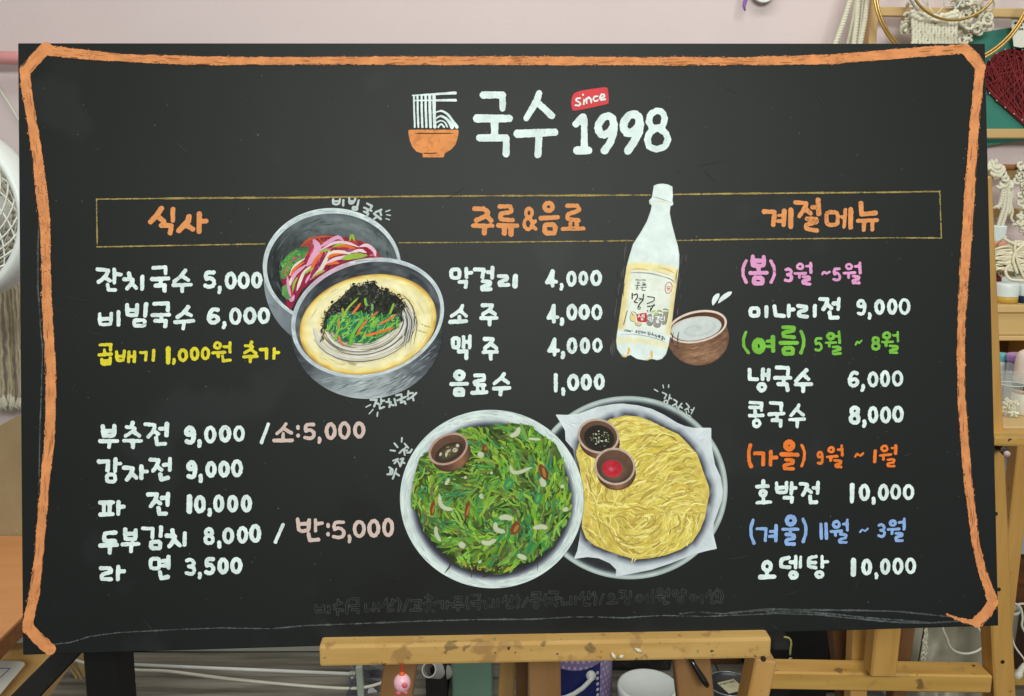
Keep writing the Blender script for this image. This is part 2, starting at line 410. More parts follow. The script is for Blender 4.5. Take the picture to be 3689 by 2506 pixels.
# ================================================================== THE MENU BOARD
board = bpy.data.objects.new('menu_board', None); COL.objects.link(board); board.matrix_world = BM
tag(board, 'large black menu board with hand painted Korean lettering and food pictures inside an orange border', 'menu board')
m_board = mat('board_black', (24, 28, 27), (19, 22, 21), rough=.50, scale=(2.2, 4, 4), contrast=1.0, bump=.05, bscale=900, spec=.22,
              spots=[(5, .60, (29, 33, 32)), (3.2, .64, (16, 18, 17))])
V, F = box((0, 0, -BT/2), AX, (BW, BH, BT), .0008); mk('board_panel', V, F, m_board, board, raw=True)
WHITE = pigment('white_paint', (226, 243, 241), var=.13, grain=.05, gscale=500, board=(160, 174, 174)); ORG = pigment('orange_paint', (226, 151, 92), var=.10, grain=.10, gscale=420, board=(150, 95, 55))
BORD = pigment('orange_chalk', (222, 147, 92), var=.14, grain=.08, gscale=620)
YEL = pigment('yellow_paint', (226, 214, 52), var=.12); BEI = pigment('beige_paint', (212, 190, 181), var=.08)
PNK = pigment('pink_paint', (227, 158, 205), var=.10, grain=.06, board=(150, 90, 135)); GRN = pigment('green_paint', (122, 192, 68), var=.14, grain=.08, board=(80, 130, 40))
ORR = pigment('orange_red_paint', (240, 124, 48), var=.12); BLU = pigment('blue_paint', (143, 179, 232), var=.12, grain=.06, board=(95, 120, 180))
GRY = pigment('grey_paint', (190, 203, 201), var=.1); DIM = pigment('faint_chalk', (67, 72, 71), var=.35); SK = pigment('sketch_chalk', (96, 103, 103), var=.3, grain=.3, gscale=700)
GOLD = pigment('gold_chalk', (172, 150, 84), var=.25, grain=.16, gscale=600); RED = pigment('red_paint', (214, 74, 80), var=.10); BRN = pigment('dark_line', (84, 52, 32))
ART = pigment('picture_paint', None, var=.08)
def C4(x, y): return (x, y, 582/2324.)
cA = (330, 690, 775/2324.); cB = (330, 1000, 775/2324.); cC = C4(330, 1490); cD = C4(330, 1750); cE = C4(870, 1490); cF = C4(870, 1750)
cG = C4(1440, 290); cH = C4(1960, 290); cI = C4(1580, 680); cJ = C4(1580, 930); cK = C4(1580, 1080); cL = (1900, 930, 400/1215.)
cM = C4(2640, 680); cN = C4(2640, 900); cO = C4(2800, 1030); cP = C4(2640, 1160); cQ = C4(2800, 1290); cR = C4(2640, 1560); cS = C4(2800, 1560)
cT = C4(2800, 1820); cU = C4(2640, 1820); cX1 = C4(1100, 2060); cX2 = C4(1640, 2060); cX3 = C4(2180, 2060)
def jitc(c, s=14): return tuple(np.clip(np.array(c)+rng.normal(0, s)+rng.normal(0, s*.4, 3), 0, 255))
# ---- border, ruled header, construction lines
def run(pts, ws, jit=.8, n=9):
    P = np.array(pts, float); k = (len(P)-1)*n; u = np.linspace(0, 1, k+1); t = np.linspace(0, 1, len(P))
    Q = np.stack([np.interp(u, t, P[:, 0]), np.interp(u, t, P[:, 1])], -1); H = np.interp(u, t, ws)/2+rng.normal(0, jit, k+1)
    return (Q, list(np.maximum(H, .5)))
bst = [run([(180, 182), (250, 191), (443, 209), (754, 219), (1000, 219), (1400, 218), (1849, 218), (2300, 220), (2690, 220), (3000, 213), (3265, 191), (3476, 175)],
           [38, 36, 30, 33, 27, 30, 31, 30, 29, 35, 35, 36]),
       run([(166, 172), (130, 210), (92, 254)], [42, 44, 42]), run([(3478, 176), (3505, 205), (3532, 240)], [38, 44, 38]),
       run([(91, 262), (94, 310), (117, 443), (137, 576), (151, 700), (162, 798), (167, 972), (169, 1077), (176, 1210), (184, 1343), (183, 1476), (178, 1600), (167, 1691),
            (150, 1882), (140, 2010), (124, 2137), (102, 2238), (101, 2262)], [36, 37, 35, 38, 44, 38, 33, 35, 37, 40, 38, 36, 35, 33, 32, 37, 38, 38]),
       run([(104, 2262), (140, 2302), (180, 2337)], [40, 44, 44]),
       run([(3530, 246), (3523, 310), (3510, 443), (3492, 700), (3483, 850), (3474, 960), (3463, 1150), (3461, 1270), (3463, 1428), (3474, 1587), (3488, 1746), (3502, 1853), (3514, 1955),
            (3538, 2057), (3571, 2150), (3577, 2168)], [36, 34, 34, 37, 37, 36, 28, 29, 28, 30, 30, 28, 27, 30, 37, 36]),
       run([(3576, 2170), (3555, 2205), (3520, 2240)], [36, 40, 42]), run([(3512, 2243), (3460, 2232), (3410, 2212)], [22, 14, 5])]
text('border', bst, BORD, board, h=2.0, smooth=4, rough=1.5)
bp = Paint(.0006)
for Q, H in bst:
    Q = np.array(Q); d = np.concatenate([[0], np.cumsum(np.hypot(*np.diff(Q, axis=0).T))]); at_ = lambda v: np.array([np.interp(v, d, Q[:, 0]), np.interp(v, d, Q[:, 1])])
    for _ in range(int(d[-1]/5)):
        v = rng.uniform(0, d[-1]); l = min(rng.uniform(8, 55), d[-1]-v); hw_ = float(np.interp(v, d, H)); e = rng.random(); l = min(rng.uniform(1.5, 7), d[-1]-v) if e >= .28 else l
        off = rng.uniform(-.8, .8)*hw_ if e < .22 else rng.choice([-1, 1])*hw_*rng.uniform(.86, 1.0) if e < .28 else rng.choice([-1, 1])*(hw_+rng.uniform(-3.5, 2.5))
        a, m_, b = at_(v), at_(v+l/2), at_(v+l); n_ = np.array([-(b-a)[1], (b-a)[0]]); n_ = n_/(np.hypot(*n_)+1e-6); c = (206, 132, 82) if e < .16 else (172, 112, 72) if e < .22 else (96, 72, 56) if e < .28 else (70, 58, 50) if e < .6 else (208, 136, 86)
        bp.stroke([a+n_*off, m_+n_*(off+rng.normal(0, .8)), b+n_*off], rng.uniform(1.2, 3.4), jitc(c, 8), n=6, taper=.3)
gst = [run([(348, 717), (730, 713), (1105, 711), (1580, 706), (2162, 703), (2342, 702)], [5, 6, 6, 5, 5, 4.5], .5), run([(2428, 700), (2640, 697), (3222, 692), (3385, 689)], [4.5, 5.5, 5.5, 4.5], .5),
       run([(348, 714), (351, 888)], [4, 4.5], .4), run([(348, 889), (730, 882), (955, 878)], [4.5, 4, 4], .4), run([(1437, 874), (1640, 873), (2162, 868), (2284, 866)], [3, 4, 4, 4], .4),
       run([(2438, 866), (2640, 862), (3222, 856), (3390, 857)], [4, 4.5, 4, 4], .4), run([(3385, 689), (3391, 857)], [4, 4], .4)]
bord_streaks = bp.done('chalk_streaks', bpy.data.objects['border'], ART); bord_streaks['kind'] = 'stuff'
text('header_rule', gst, GOLD, board, h=2.0, rough=.9, label='thin gold chalk rectangle behind the headings')
sk = [run([(196, 2320), (255, 2313), (323, 2292), (427, 2278), (633, 2267), (803, 2261), (975, 2264), (1113, 2252), (1285, 2246), (1500, 2237), (1710, 2231), (1916, 2230), (2054, 2222), (2138, 2221),
           (2241, 2225), (2379, 2216), (2534, 2220), (2800, 2209), (2950, 2214), (3100, 2229), (3227, 2241), (3353, 2243), (3455, 2237)], [4]*17+[5, 5, 6, 6, 6, 4], .5),
      run([(2450, 2210), (2506, 2203), (2606, 2210), (2700, 2200), (2790, 2194), (2900, 2196), (3100, 2198), (3239, 2202), (3412, 2220)], [3, 3, 4, 9, 9, 7, 6, 6, 5], .6),
      run([(2760, 2204), (2900, 2203), (3010, 2212), (3100, 2222), (3200, 2230), (3330, 2240)], [4, 6, 5, 4, 5, 4], .5),
      run([(141, 800), (137, 900), (137, 1030), (146, 1170), (154, 1260), (150, 1400), (146, 1500), (143, 1600), (140, 1780)], [5, 7, 5, 4, 4, 5, 5, 4, 4], .6)]
text('sketch_line', sk, SK, board, h=2.0, rough=1.0, z=.0003, label='faint grey chalk sketch lines along the bottom and left')
# ---- title
title = text('title', glyphs("@50 1205,208 1380,205 1478,212 / @43 1482,215 1480,330 1478,405 / @53 1115,545 1575,545 / @52 1365,560 1365,820 / @55 1150,824 1525,824 / @46 1533,840 1530,1055 / "
    "@48 2005,180 1970,290 1822,540 / @50 2000,330 2185,505 / @56 1695,765 2230,742 / @50 2005,760 1988,1065", cG, 50)
    + glyphs("@46 455,625 560,512 578,560 578,1000 / @48 478,1006 642,1004 / @52 1003,640 985,540 920,505 850,530 785,620 775,700 820,775 880,780 960,720 1003,640 1000,740 960,880 870,1005 / "
    "1378,610 1360,520 1300,480 1220,500 1150,590 1140,680 1190,755 1260,750 1340,680 1378,610 1370,730 1300,870 1205,1008 / "
    "@46 1505,590 1530,480 1620,432 1700,450 1735,540 1710,650 1620,690 1540,660 1505,590 / 1485,850 1520,740 1630,680 1740,740 1785,840 1740,950 1610,990 1510,950 1485,850", cH, 48),
    WHITE, board, label='white title lettering reading the shop name and 1998')
badge = Paint(.0003); badge.blob(cr(cH, "400,250 420,200 470,165 560,140 740,112 880,97 912,115 925,200 928,300 905,335 760,370 560,412 430,430 405,412 390,330"), (214, 72, 78))
bo = badge.done('title_badge', board, ART, label='small red badge reading since')
text('badge_lettering', glyphs("520,255 470,255 455,285 500,310 527,335 505,362 450,355 / 575,275 570,340 / 560,205 561,207 / 605,262 612,325 / 605,280 640,240 670,262 680,320 / "
    "768,225 725,230 705,268 730,300 772,285 / 800,258 868,235 865,205 830,195 800,240 820,285 878,268", cH, 12), WHITE, bo, z=.0006, h=1.6, rough=.4)
ic = Paint(.0003); P = cr(cG, "125,712 150,706 845,706 846,760 832,830 800,925 740,990 645,1048 635,1104 330,1104 330,1048 240,1020 180,950 145,860 128,780")
ic.field(polysd(P), pbb(P), lambda x, y: mixc((226, 148, 88), (196, 122, 68), (vnoise(x, y, 9, 3)-.55)*2.2), h=3)
for q in ("205,758 480,760 780,758", "330,1044 440,1046 545,1041"): ic.stroke(cr(cG, q), 4, (90, 52, 28), taper=.1)
icon = ic.done('bowl_emblem', board, ART, label='orange bowl emblem with white noodles lifted by chopsticks')
nst = [(np.array(cr(cG, f"{x},215 {x+3},440 {x+12},668")), [w*.25]*3) for x, w in ((205, 13), (256, 14), (314, 15), (372, 16), (432, 20), (493, 23))]
nst += [run(cr(cG, "185,214 800,178"), [4, 10], .2), run(cr(cG, "200,286 805,282"), [4, 10], .2)]
for q, a, b in (("525,455 600,437 690,485 760,580 822,668", 4, 11), ("525,548 580,512 660,540 720,605 752,668", 4, 13), ("530,602 590,576 650,602 685,668", 4, 5), ("555,668 580,636 605,628 638,668", 6, 6)):
    Q = np.array(crom(cr(cG, q), 14)); nst.append((Q, list(np.linspace(a, b, 14)*.55)))
text('emblem_noodles', nst, WHITE, icon, z=.0005, h=1.6, rough=.5, smooth=1.0)
# ---- headings
HD = "heading"
text(HD, glyphs("755,180 705,258 640,325 / 702,258 780,318 / 880,190 878,312 / 755,362 862,368 850,445 / 1052,270 1045,315 945,420 / 1030,365 1095,405 / 1165,240 1162,430 / 1170,320 1238,318", cA, 27), ORG, board, label='orange heading over the meals column')
text(HD, glyphs("520,288 650,285 712,330 690,385 540,452 / 692,385 755,456 / @37 500,530 775,530 / @40 665,545 655,635 / @32 880,252 1035,250 1050,330 890,355 890,440 1062,450 / @34 860,525 1130,530 / 948,540 945,640 / 1045,540 1040,650 / "
    "@24 O 1255,282,1345,405 / O 1232,425,1345,582 / 1335,535 1388,465 / 1340,530 1398,575 / @34 O 1525,203,1638,315 / 1475,420 1715,408 / M 1525,515,1675,636 / @30 1850,242 1998,240 2025,310 1862,362 1850,430 2010,455 / 1900,450 1895,560 / 1985,450 1985,560 / 1785,575 2085,570", cI, 34), ORG, board, label='orange heading over the drinks column')
text(HD, glyphs("450,325 600,330 588,440 580,515 / 738,320 730,515 / @26 660,380 725,380 / 650,465 720,460 / @36 835,305 832,545 / @32 900,195 1060,205 1040,270 955,390 / 1030,280 1115,350 / 1225,160 1235,360 / 1150,265 1225,265 / "
    "1065,430 1205,432 1205,478 1050,512 1050,572 1210,600 / M 1345,335,1507,518 / @28 1620,300 1598,545 / 1570,405 1600,400 / @33 1695,295 1692,555 / 1840,210 1850,368 2050,345 / @28 1800,460 2075,450 / 1890,470 1880,590 / 2005,470 2005,585", cM, 32), ORG, board, label='orange heading over the seasonal menu column')
# ---- menu lines: dish name with its price below it as a piece of its own
def item(lab, name, price, m=WHITE, mp=None, extra=None):
    o = text('menu_item', name, m, board, label=lab); text('price', price, mp or m, o)
    if extra: text('last_syllable', extra, m, o)
    return o
item('white menu line, first meal, 5,000', glyphs("65,838 190,850 140,930 78,975 / 140,925 200,962 / 248,840 248,980 / 250,890 318,895 / 175,1005 185,1060 258,1062 / 405,885 415,925 / 355,945 450,948 440,985 385,1045 / 435,990 485,1040 / 550,920 548,1050 / "
    "665,825 800,815 800,880 / 655,945 830,938 / 745,945 745,1000 / 695,1015 790,1010 788,1065 / 1015,850 965,915 895,970 / 975,910 1048,955 / 885,1010 1075,1005 / 980,1010 980,1075", cA, 21),
    glyphs("5:1210,852,1345,1048 / 1385,1035 1388,1060 1378,1085 / 0:1438,865,1568,1055 / 0:1578,865,1710,1052 / 0:1725,865,1846,1045", cA, 21))
item('white menu line, second meal, 6,000', glyphs("90,1318 88,1435 210,1435 215,1315 / 92,1375 212,1372 / 292,1300 292,1440 / 385,1225 385,1330 490,1335 495,1222 / 385,1280 490,1278 / 590,1215 580,1340 / M 462,1388,575,1448 / 680,1210 828,1205 825,1280 / "
    "655,1335 838,1328 / 755,1335 757,1385 / 690,1395 805,1395 795,1455 / 1045,1245 990,1310 930,1355 / 1000,1300 1075,1335 / 905,1410 1100,1395 / 1000,1405 990,1480", cA, 21),
    glyphs("6:1245,1248,1392,1438 / 1435,1418 1440,1440 1425,1465 / 0:1485,1250,1622,1440 / 0:1640,1245,1780,1432 / 0:1795,1248,1928,1430", cA, 21))
text('menu_note', glyphs("95,725 210,722 205,780 / 140,780 140,830 / 85,832 215,825 / 110,880 118,935 200,930 202,868 / 112,900 200,895 / 272,800 275,890 345,895 355,795 / 275,850 345,848 / 405,800 400,905 / 465,800 462,905 / 405,850 465,848 / 530,808 592,805 585,890 / 672,785 668,890 / "
    "@23 830,768 828,912 / @17 890,880 895,900 885,925 / 0:932,762,1042,908 / 0:1062,745,1165,895 / 0:1180,745,1282,890 / O 1330,702,1392,762 / 1495,700 1495,800 / 1430,745 1490,742 / 1310,810 1440,805 / 1370,810 1370,850 / 1415,850 1425,898 1500,890 / "
    "1730,695 1715,728 / 1662,735 1742,740 1725,770 1655,812 / 1722,775 1775,815 / 1645,855 1785,848 / 1715,855 1715,905 / 1825,775 1892,772 1890,868 / 1975,765 1970,870 / 1978,812 2018,808", cB, 17), YEL, board, label='yellow lettering, larger portion for 1,000 more')
o = item('white menu line, 9,000 with a smaller one in beige', glyphs("165,180 170,315 325,315 330,175 / 170,250 325,245 / 125,392 370,392 / 260,395 255,480 / 595,130 575,180 / 505,188 632,208 590,255 490,320 / 595,255 690,315 / 465,385 715,390 / 600,395 595,480 / 775,150 918,160 890,250 820,330 / 900,250 960,290 / 1085,150 1080,310 / 985,215 1075,210 / 930,345 942,440 1060,430", cC, 29),
    glyphs("9:1330,175,1502,440 / 1552,395 1558,425 1550,460 / 0:1618,170,1800,428 / 0:1835,165,2010,412 / 0:2035,162,2210,408", cC, 30) + glyphs("385,150 288,415", cE, 27))
text('small_price', glyphs("640,145 590,220 510,285 / 610,215 720,275 / 600,285 598,370 / 470,385 725,382 / 812,190 812,205 / 815,310 815,320 / 5:888,128,1070,380 / 1122,350 1128,375 1118,410 / 0:1198,125,1368,375 / 0:1390,108,1572,370 / 0:1605,110,1782,355", cE, 26), BEI, o, label='beige price for the small size')
item('white menu line, potato pancake, 9,000', glyphs("110,688 242,682 230,810 / 345,655 340,820 / 350,720 420,715 / M 222,872,340,975 / 470,775 600,785 565,870 510,945 / 585,860 645,920 / 720,760 718,925 / 730,830 800,828 / 850,660 970,665 940,750 885,820 / 940,750 1005,805 / 1130,645 1128,810 / 1040,735 1125,725 / 990,870 1000,945 1100,920", cC, 29),
    glyphs("9:1360,670,1522,940 / 1570,890 1575,925 1570,965 / 0:1638,680,1800,918 / 0:1825,675,1990,915 / 0:2005,652,2180,915", cC, 30))
item('white menu line, spread out name, 10,000', glyphs("125,1275 315,1272 / 130,1450 305,1440 / 180,1280 178,1440 / 262,1280 262,1440 / 388,1270 385,1440 / 395,1345 465,1335", cC, 29),
    glyphs("@38 1410,1195 1408,1398 / @30 0:1475,1170,1645,1435 / 1698,1385 1708,1415 1698,1450 / 0:1748,1160,1912,1420 / 0:1948,1165,2112,1420 / 0:2148,1165,2310,1418", cC, 30), extra=glyphs("815,1160 945,1155 915,1250 855,1325 / 915,1240 990,1290 / 1100,1150 1095,1310 / 1015,1210 1090,1200 / 965,1355 975,1440 1070,1435", cC, 29))
o = item('white menu line, 8,000 with a half one in beige', glyphs("345,668 190,680 180,790 340,790 / 130,858 365,845 / 265,860 262,960 / 488,625 485,765 635,765 635,635 / 488,690 635,685 / 450,838 680,832 / 572,840 568,940 / 740,608 882,615 875,740 / 1000,595 995,720 / M 858,802,988,895 / 1165,640 1172,690 / 1085,715 1205,722 1180,790 1120,865 / 1195,780 1270,855 / 1342,680 1338,850", cD, 29),
    glyphs("8:1612,590,1770,850 / 1835,810 1842,835 1838,870 / 0:1880,595,2055,835 / 0:2090,575,2255,830", cD, 29) + glyphs("0:112,548,285,815 / @26 598,555 490,805", cF, 29))
text('half_price', glyphs("810,480 825,635 880,648 965,635 975,490 / 828,548 970,542 / 1065,490 1065,645 / 1075,545 1160,535 / 965,695 985,780 1105,770 / 1245,560 1248,580 / 1245,690 1246,700 / 5:1300,495,1500,768 / 1548,720 1560,750 1550,800 / 0:1600,490,1790,745 / 0:1812,478,1995,740 / 0:2025,460,2195,735", cF, 26), BEI, o, label='beige price for the half size')
item('white menu line at the bottom left, 3,500', glyphs("135,1180 275,1185 285,1240 150,1270 150,1338 280,1340 / 385,1165 380,1340 / 390,1230 470,1225", cD, 29),
    glyphs("3:1338,1030,1508,1295 / 1558,1262 1562,1285 1555,1315 / 5:1620,1022,1780,1282 / 0:1812,1030,1975,1270 / 0:1995,1022,2170,1265", cD, 29), extra=glyphs("M 850,1045,978,1185 / 1108,1020 1108,1175 / 1030,1080 1100,1075 / 1030,1145 1100,1140 / 985,1240 1000,1328 1100,1305", cD, 29))
item('white drinks line, 4,000, uppermost', glyphs("M 182,158,300,282 / 400,150 400,270 / 410,215 475,205 / 300,340 400,335 388,415 / 520,160 655,160 642,210 630,270 / 775,135 770,280 / 710,200 770,200 / 635,330 745,335 740,380 625,405 625,452 745,445 / 865,255 980,257 990,300 875,342 880,390 1005,380 / @37 1105,262 1098,395", cJ, 28),
    glyphs("4:1530,160,1715,422 / 1770,380 1775,405 1765,440 / 0:1835,180,1987,410 / 0:2008,180,2154,392", cJ, 27) + glyphs("0:688,128,815,303", cL, 20))
item('white drinks line, 4,000, second', glyphs("345,682 320,740 190,830 / 310,750 395,830 / 300,840 300,900 / 170,915 395,905 / 635,675 775,672 740,740 640,800 / 735,750 810,800 / 615,860 835,855 / 735,865 735,950", cJ, 28),
    glyphs("4:1550,655,1735,938 / 1775,880 1780,905 1772,940 / 0:1838,655,1997,895 / 0:2012,660,2175,885", cJ, 27) + glyphs("0:698,500,822,678", cL, 20))
item('white drinks line, 4,000, third', glyphs("M 205,1150,290,1282 / 360,1130 358,1280 / 450,1120 448,1285 / 365,1205 445,1200 / 295,1340 405,1335 397,1435 / 665,1160 785,1162 760,1212 670,1290 / 745,1225 830,1290 / 645,1350 840,1345 / 750,1355 750,1445", cJ, 27),
    glyphs("4:1558,1140,1745,1412 / 1788,1360 1795,1390 1782,1425 / 0:1842,1140,1997,1375 / 0:2032,1140,2178,1370", cJ, 27) + glyphs("0:708,870,824,1035", cL, 20))
item('white drinks line, 1,000', glyphs("@32 O 245,1030,355,1135 / @29 185,1210 410,1205 / M 238,1285,352,1362 / @26 525,1085 655,1085 655,1150 520,1172 520,1215 660,1225 / 560,1225 565,1330 / 640,1225 640,1330 / @28 485,1335 690,1325 / 940,1065 900,1125 805,1200 / 920,1135 1000,1190 / 795,1275 1020,1265 / 900,1275 890,1360", cK, 28),
    glyphs("1685,1080 1685,1302 / 1790,1282 1800,1310 1790,1352 / 0:1850,1065,2022,1308 / 0:2045,1065,2202,1300", cK, 27) + glyphs("0:728,1262,846,1440", cL, 20))
def season(lab, word, months, m):
    o = text('season_heading', word, m, board, label=lab); text('months', months, m, o); return o
season('pink season line, spring, months 3 to 5', glyphs("@24 190,1032 145,1130 145,1240 190,1342 / @30 285,975 278,1105 450,1105 442,980 / 280,1035 445,1030 / @26 368,1120 370,1195 / @27 250,1210 485,1205 / @32 M 303,1280,425,1360 / @24 545,1038 595,1130 595,1240 550,1342", cM, 26),
    glyphs("@20 3:735,1132,864,1342 / O 927,1083,1007,1150 / 1118,1070 1120,1200 / 1055,1110 1110,1110 / 890,1218 1045,1215 / 957,1220 957,1275 / 1010,1265 1100,1265 1105,1302 1005,1322 1010,1358 1105,1370 / @15 1285,1228 1310,1190 1345,1218 1392,1195 / @20 5:1430,1130,1557,1332 / "
    "O 1630,1082,1710,1150 / 1825,1065 1830,1210 / 1760,1115 1820,1112 / 1595,1212 1755,1205 / 1662,1215 1662,1275 / 1730,1255 1812,1260 1805,1298 1722,1318 1725,1352 1815,1352", cM, 20), PNK)
item('white seasonal line, 9,000', glyphs("M 252,838,368,945 / 482,825 480,955 / 598,815 612,940 735,948 / 805,800 800,950 / 815,860 875,855 / 940,805 1055,815 1055,860 950,892 950,945 1060,960 / 1178,805 1175,945 / 1255,705 1365,710 1345,770 1300,855 / 1345,770 1415,835 / 1522,700 1515,850 / 1450,770 1510,765 / 1390,900 1402,975 1505,970", cN, 28),
    glyphs("9:1135,185,1282,427 / 1325,400 1335,425 1322,460 / 0:1395,188,1543,412 / 0:1578,180,1726,412 / 0:1742,170,1915,415", cO, 25))
season('green season line, summer, months 5 to 8', glyphs("@23 185,1182 150,1280 158,1390 220,1475 / @42 O 314,1305,430,1455 / @28 575,1255 580,1450 / @22 490,1310 560,1310 / 495,1385 565,1380 / @25 720,1112 880,1112 875,1165 725,1182 725,1242 880,1255 / @28 685,1335 920,1335 / @29 M 730,1410,862,1492 / @24 980,1172 1020,1280 1015,1380 978,1478", cN, 26),
    glyphs("@20 5:1165,1253,1293,1462 / @22 O 1362,1200,1448,1280 / @19 1525,1175 1535,1335 / 1485,1240 1520,1240 / 1335,1335 1480,1330 / 1388,1340 1388,1385 / 1440,1395 1540,1397 1545,1432 1440,1457 1445,1495 1550,1485 / @13 1762,1362 1785,1315 1820,1338 1852,1302 / @20 8:1990,1240,2118,1447", cN, 19)
    + glyphs("O 1527,672,1618,750 / 1730,660 1735,790 / 1665,705 1725,710 / 1508,805 1655,800 / 1562,805 1562,855 / 1620,860 1730,865 1725,905 1620,922 1620,955 1720,960", cO, 19), GRN)
item('white seasonal line, 6,000', glyphs("240,682 240,820 350,820 / 432,680 425,820 / 515,690 510,825 / 435,755 510,755 / O 368,888,462,982 / 630,650 795,657 790,745 / 605,800 830,800 / 730,800 728,880 / 655,890 775,892 785,975 / 1055,690 1000,750 910,845 / 1005,745 1085,820 / 905,895 1130,890 / 1010,900 1010,990", cP, 28),
    glyphs("6:1012,178,1182,422 / 1232,395 1238,420 1220,460 / 0:1295,188,1453,420 / 0:1475,170,1623,415 / 0:1645,172,1813,410", cQ, 26))
item('white seasonal line, 8,000', glyphs("245,1155 415,1165 410,1270 / 245,1225 400,1225 / 320,1280 320,1345 / 240,1345 430,1340 / O 297,1408,386,1502 / 540,1160 700,1170 690,1260 / 520,1325 730,1315 / 635,1325 635,1400 / 570,1410 690,1415 685,1490 / 950,1190 925,1240 835,1340 / 930,1265 1010,1335 / 820,1400 1025,1395 / 925,1405 925,1500", cP, 25),
    glyphs("8:1035,683,1190,952 / 1248,905 1258,935 1245,975 / 0:1300,688,1451,935 / 0:1478,692,1636,935 / 0:1652,680,1819,925", cQ, 26))
season('orange season line, autumn, months 9 to 1', glyphs("@27 250,172 228,260 232,390 262,478 / 315,288 438,288 435,450 / 545,265 540,450 / 555,350 625,348 / @34 O 760,128,858,225 / @28 700,300 930,310 / @24 760,380 870,385 865,432 735,457 740,507 865,510 / @20 990,172 1030,260 1025,370 990,468", cR, 28),
    glyphs("9:562,250,668,456 / O 737,202,812,272 / 925,180 935,315 / 870,235 930,235 / 712,340 862,330 / 768,340 768,390 / 825,390 915,397 910,432 835,452 840,482 915,484 / @15 1118,335 1145,295 1195,325 1235,288 / @25 1408,255 1400,405 / @19 O 1500,180,1582,256 / @21 1705,180 1700,290 / @18 1645,215 1695,210 / 1480,320 1635,305 / 1525,320 1525,375 / 1590,380 1680,372 1675,417 1590,437 1590,472 1680,472", cS, 19), ORR)
item('white seasonal line, 10,000, for autumn', glyphs("437,690 437,750 / 345,768 505,762 / O 395,825,475,900 / 440,910 440,1000 / 350,998 540,990 / 628,715 630,850 770,850 772,710 / 630,785 770,780 / 845,715 838,865 / 850,790 905,785 / 740,925 850,927 845,985 / 970,725 1075,732 1055,800 1005,885 / 1055,795 1125,845 / 1225,705 1218,860 / 1155,785 1215,785 / 1110,910 1117,995 1200,990", cR, 26),
    glyphs("@34 1078,748 1072,978 / @26 0:1172,728,1330,976 / 1380,940 1388,970 1382,1005 / 0:1447,728,1603,970 / 0:1620,728,1781,960 / 0:1802,732,1971,963", cS, 26))
season('blue season line, winter, months 11 to 3', glyphs("@24 292,208 258,310 260,430 302,542 / 345,335 477,335 465,505 / 622,290 618,505 / 540,375 610,370 / 525,445 605,440 / @33 O 775,162,887,271 / @22 715,342 935,342 / 825,345 825,410 / @25 765,415 880,427 880,472 765,497 765,552 880,555 / @22 1008,198 1050,300 1045,420 1010,518", cU, 25),
    glyphs("@24 1265,268 1272,472 / 1338,268 1345,470", cU, 24) + glyphs("@24 O 805,232,890,315 / @20 1005,210 1005,355 / 945,270 1000,265 / 770,375 925,365 / 835,375 835,425 / 905,415 990,422 985,467 890,492 895,530 990,530 / @13 1190,380 1220,345 1260,372 1302,332 / @20 3:1438,256,1561,467 / O 1622,220,1698,288 / 1825,190 1822,340 / 1745,245 1815,240 / 1590,345 1750,340 / 1648,350 1648,405 / 1705,400 1795,402 1795,437 1705,457 1710,505 1800,505", cT, 20), BLU)
item('white seasonal line, 10,000, lowest', glyphs("@31 O 438,815,545,935 / 490,945 490,1020 / 395,1030 595,1025 / @28 805,750 695,775 690,880 810,890 / @25 905,735 900,890 / 825,815 895,815 / @22 975,745 968,885 / @27 O 826,963,916,1041 / @25 1195,735 1090,755 1085,880 1190,895 / 1090,825 1185,820 / 1283,735 1285,885 / 1290,815 1360,808 / O 1198,956,1289,1030", cU, 28),
    glyphs("@36 1095,788 1093,988 / @26 0:1208,768,1361,1005 / 1420,985 1430,1010 1422,1042 / 0:1478,760,1626,996 / 0:1655,750,1813,996 / 0:1835,748,1996,990", cT, 26))
og = glyphs("150,475 155,575 255,570 255,480 / 155,525 255,520 / 300,490 300,580 / 345,485 345,580 / 300,535 345,530 / 470,400 480,440 / 420,530 540,550 / 465,560 465,610 / 410,480 520,440 / 620,400 597,480 600,590 / 670,385 760,382 750,460 / 640,490 770,475 / 670,545 760,542 760,585 / 865,470 872,560 955,545 / 990,450 985,555 / 1055,445 1055,555 / 990,500 1050,500 / 1170,385 1150,430 1105,490 / 1155,430 1205,475 / 1250,395 1245,480 / 1250,425 1285,415 / 1190,505 1200,560 1265,545 / "
    "1330,385 1365,450 1340,555 / 1480,395 1412,555 / 1530,412 1655,407 1640,490 / 1590,470 1590,540 / 1520,550 1660,545 / 1775,325 1780,360 / 1730,362 1820,372 1765,420 / 1715,450 1850,460 / 1780,470 1740,565 / 1790,520 1840,560 / 1880,432 1975,425 1970,510 / 2040,420 2035,520 / 2050,460 2090,460 / 2155,365 2240,357 2240,400 2150,420 2150,455 2245,450 / 2130,500 2270,490 / 2200,500 2195,545", cX1, 15)
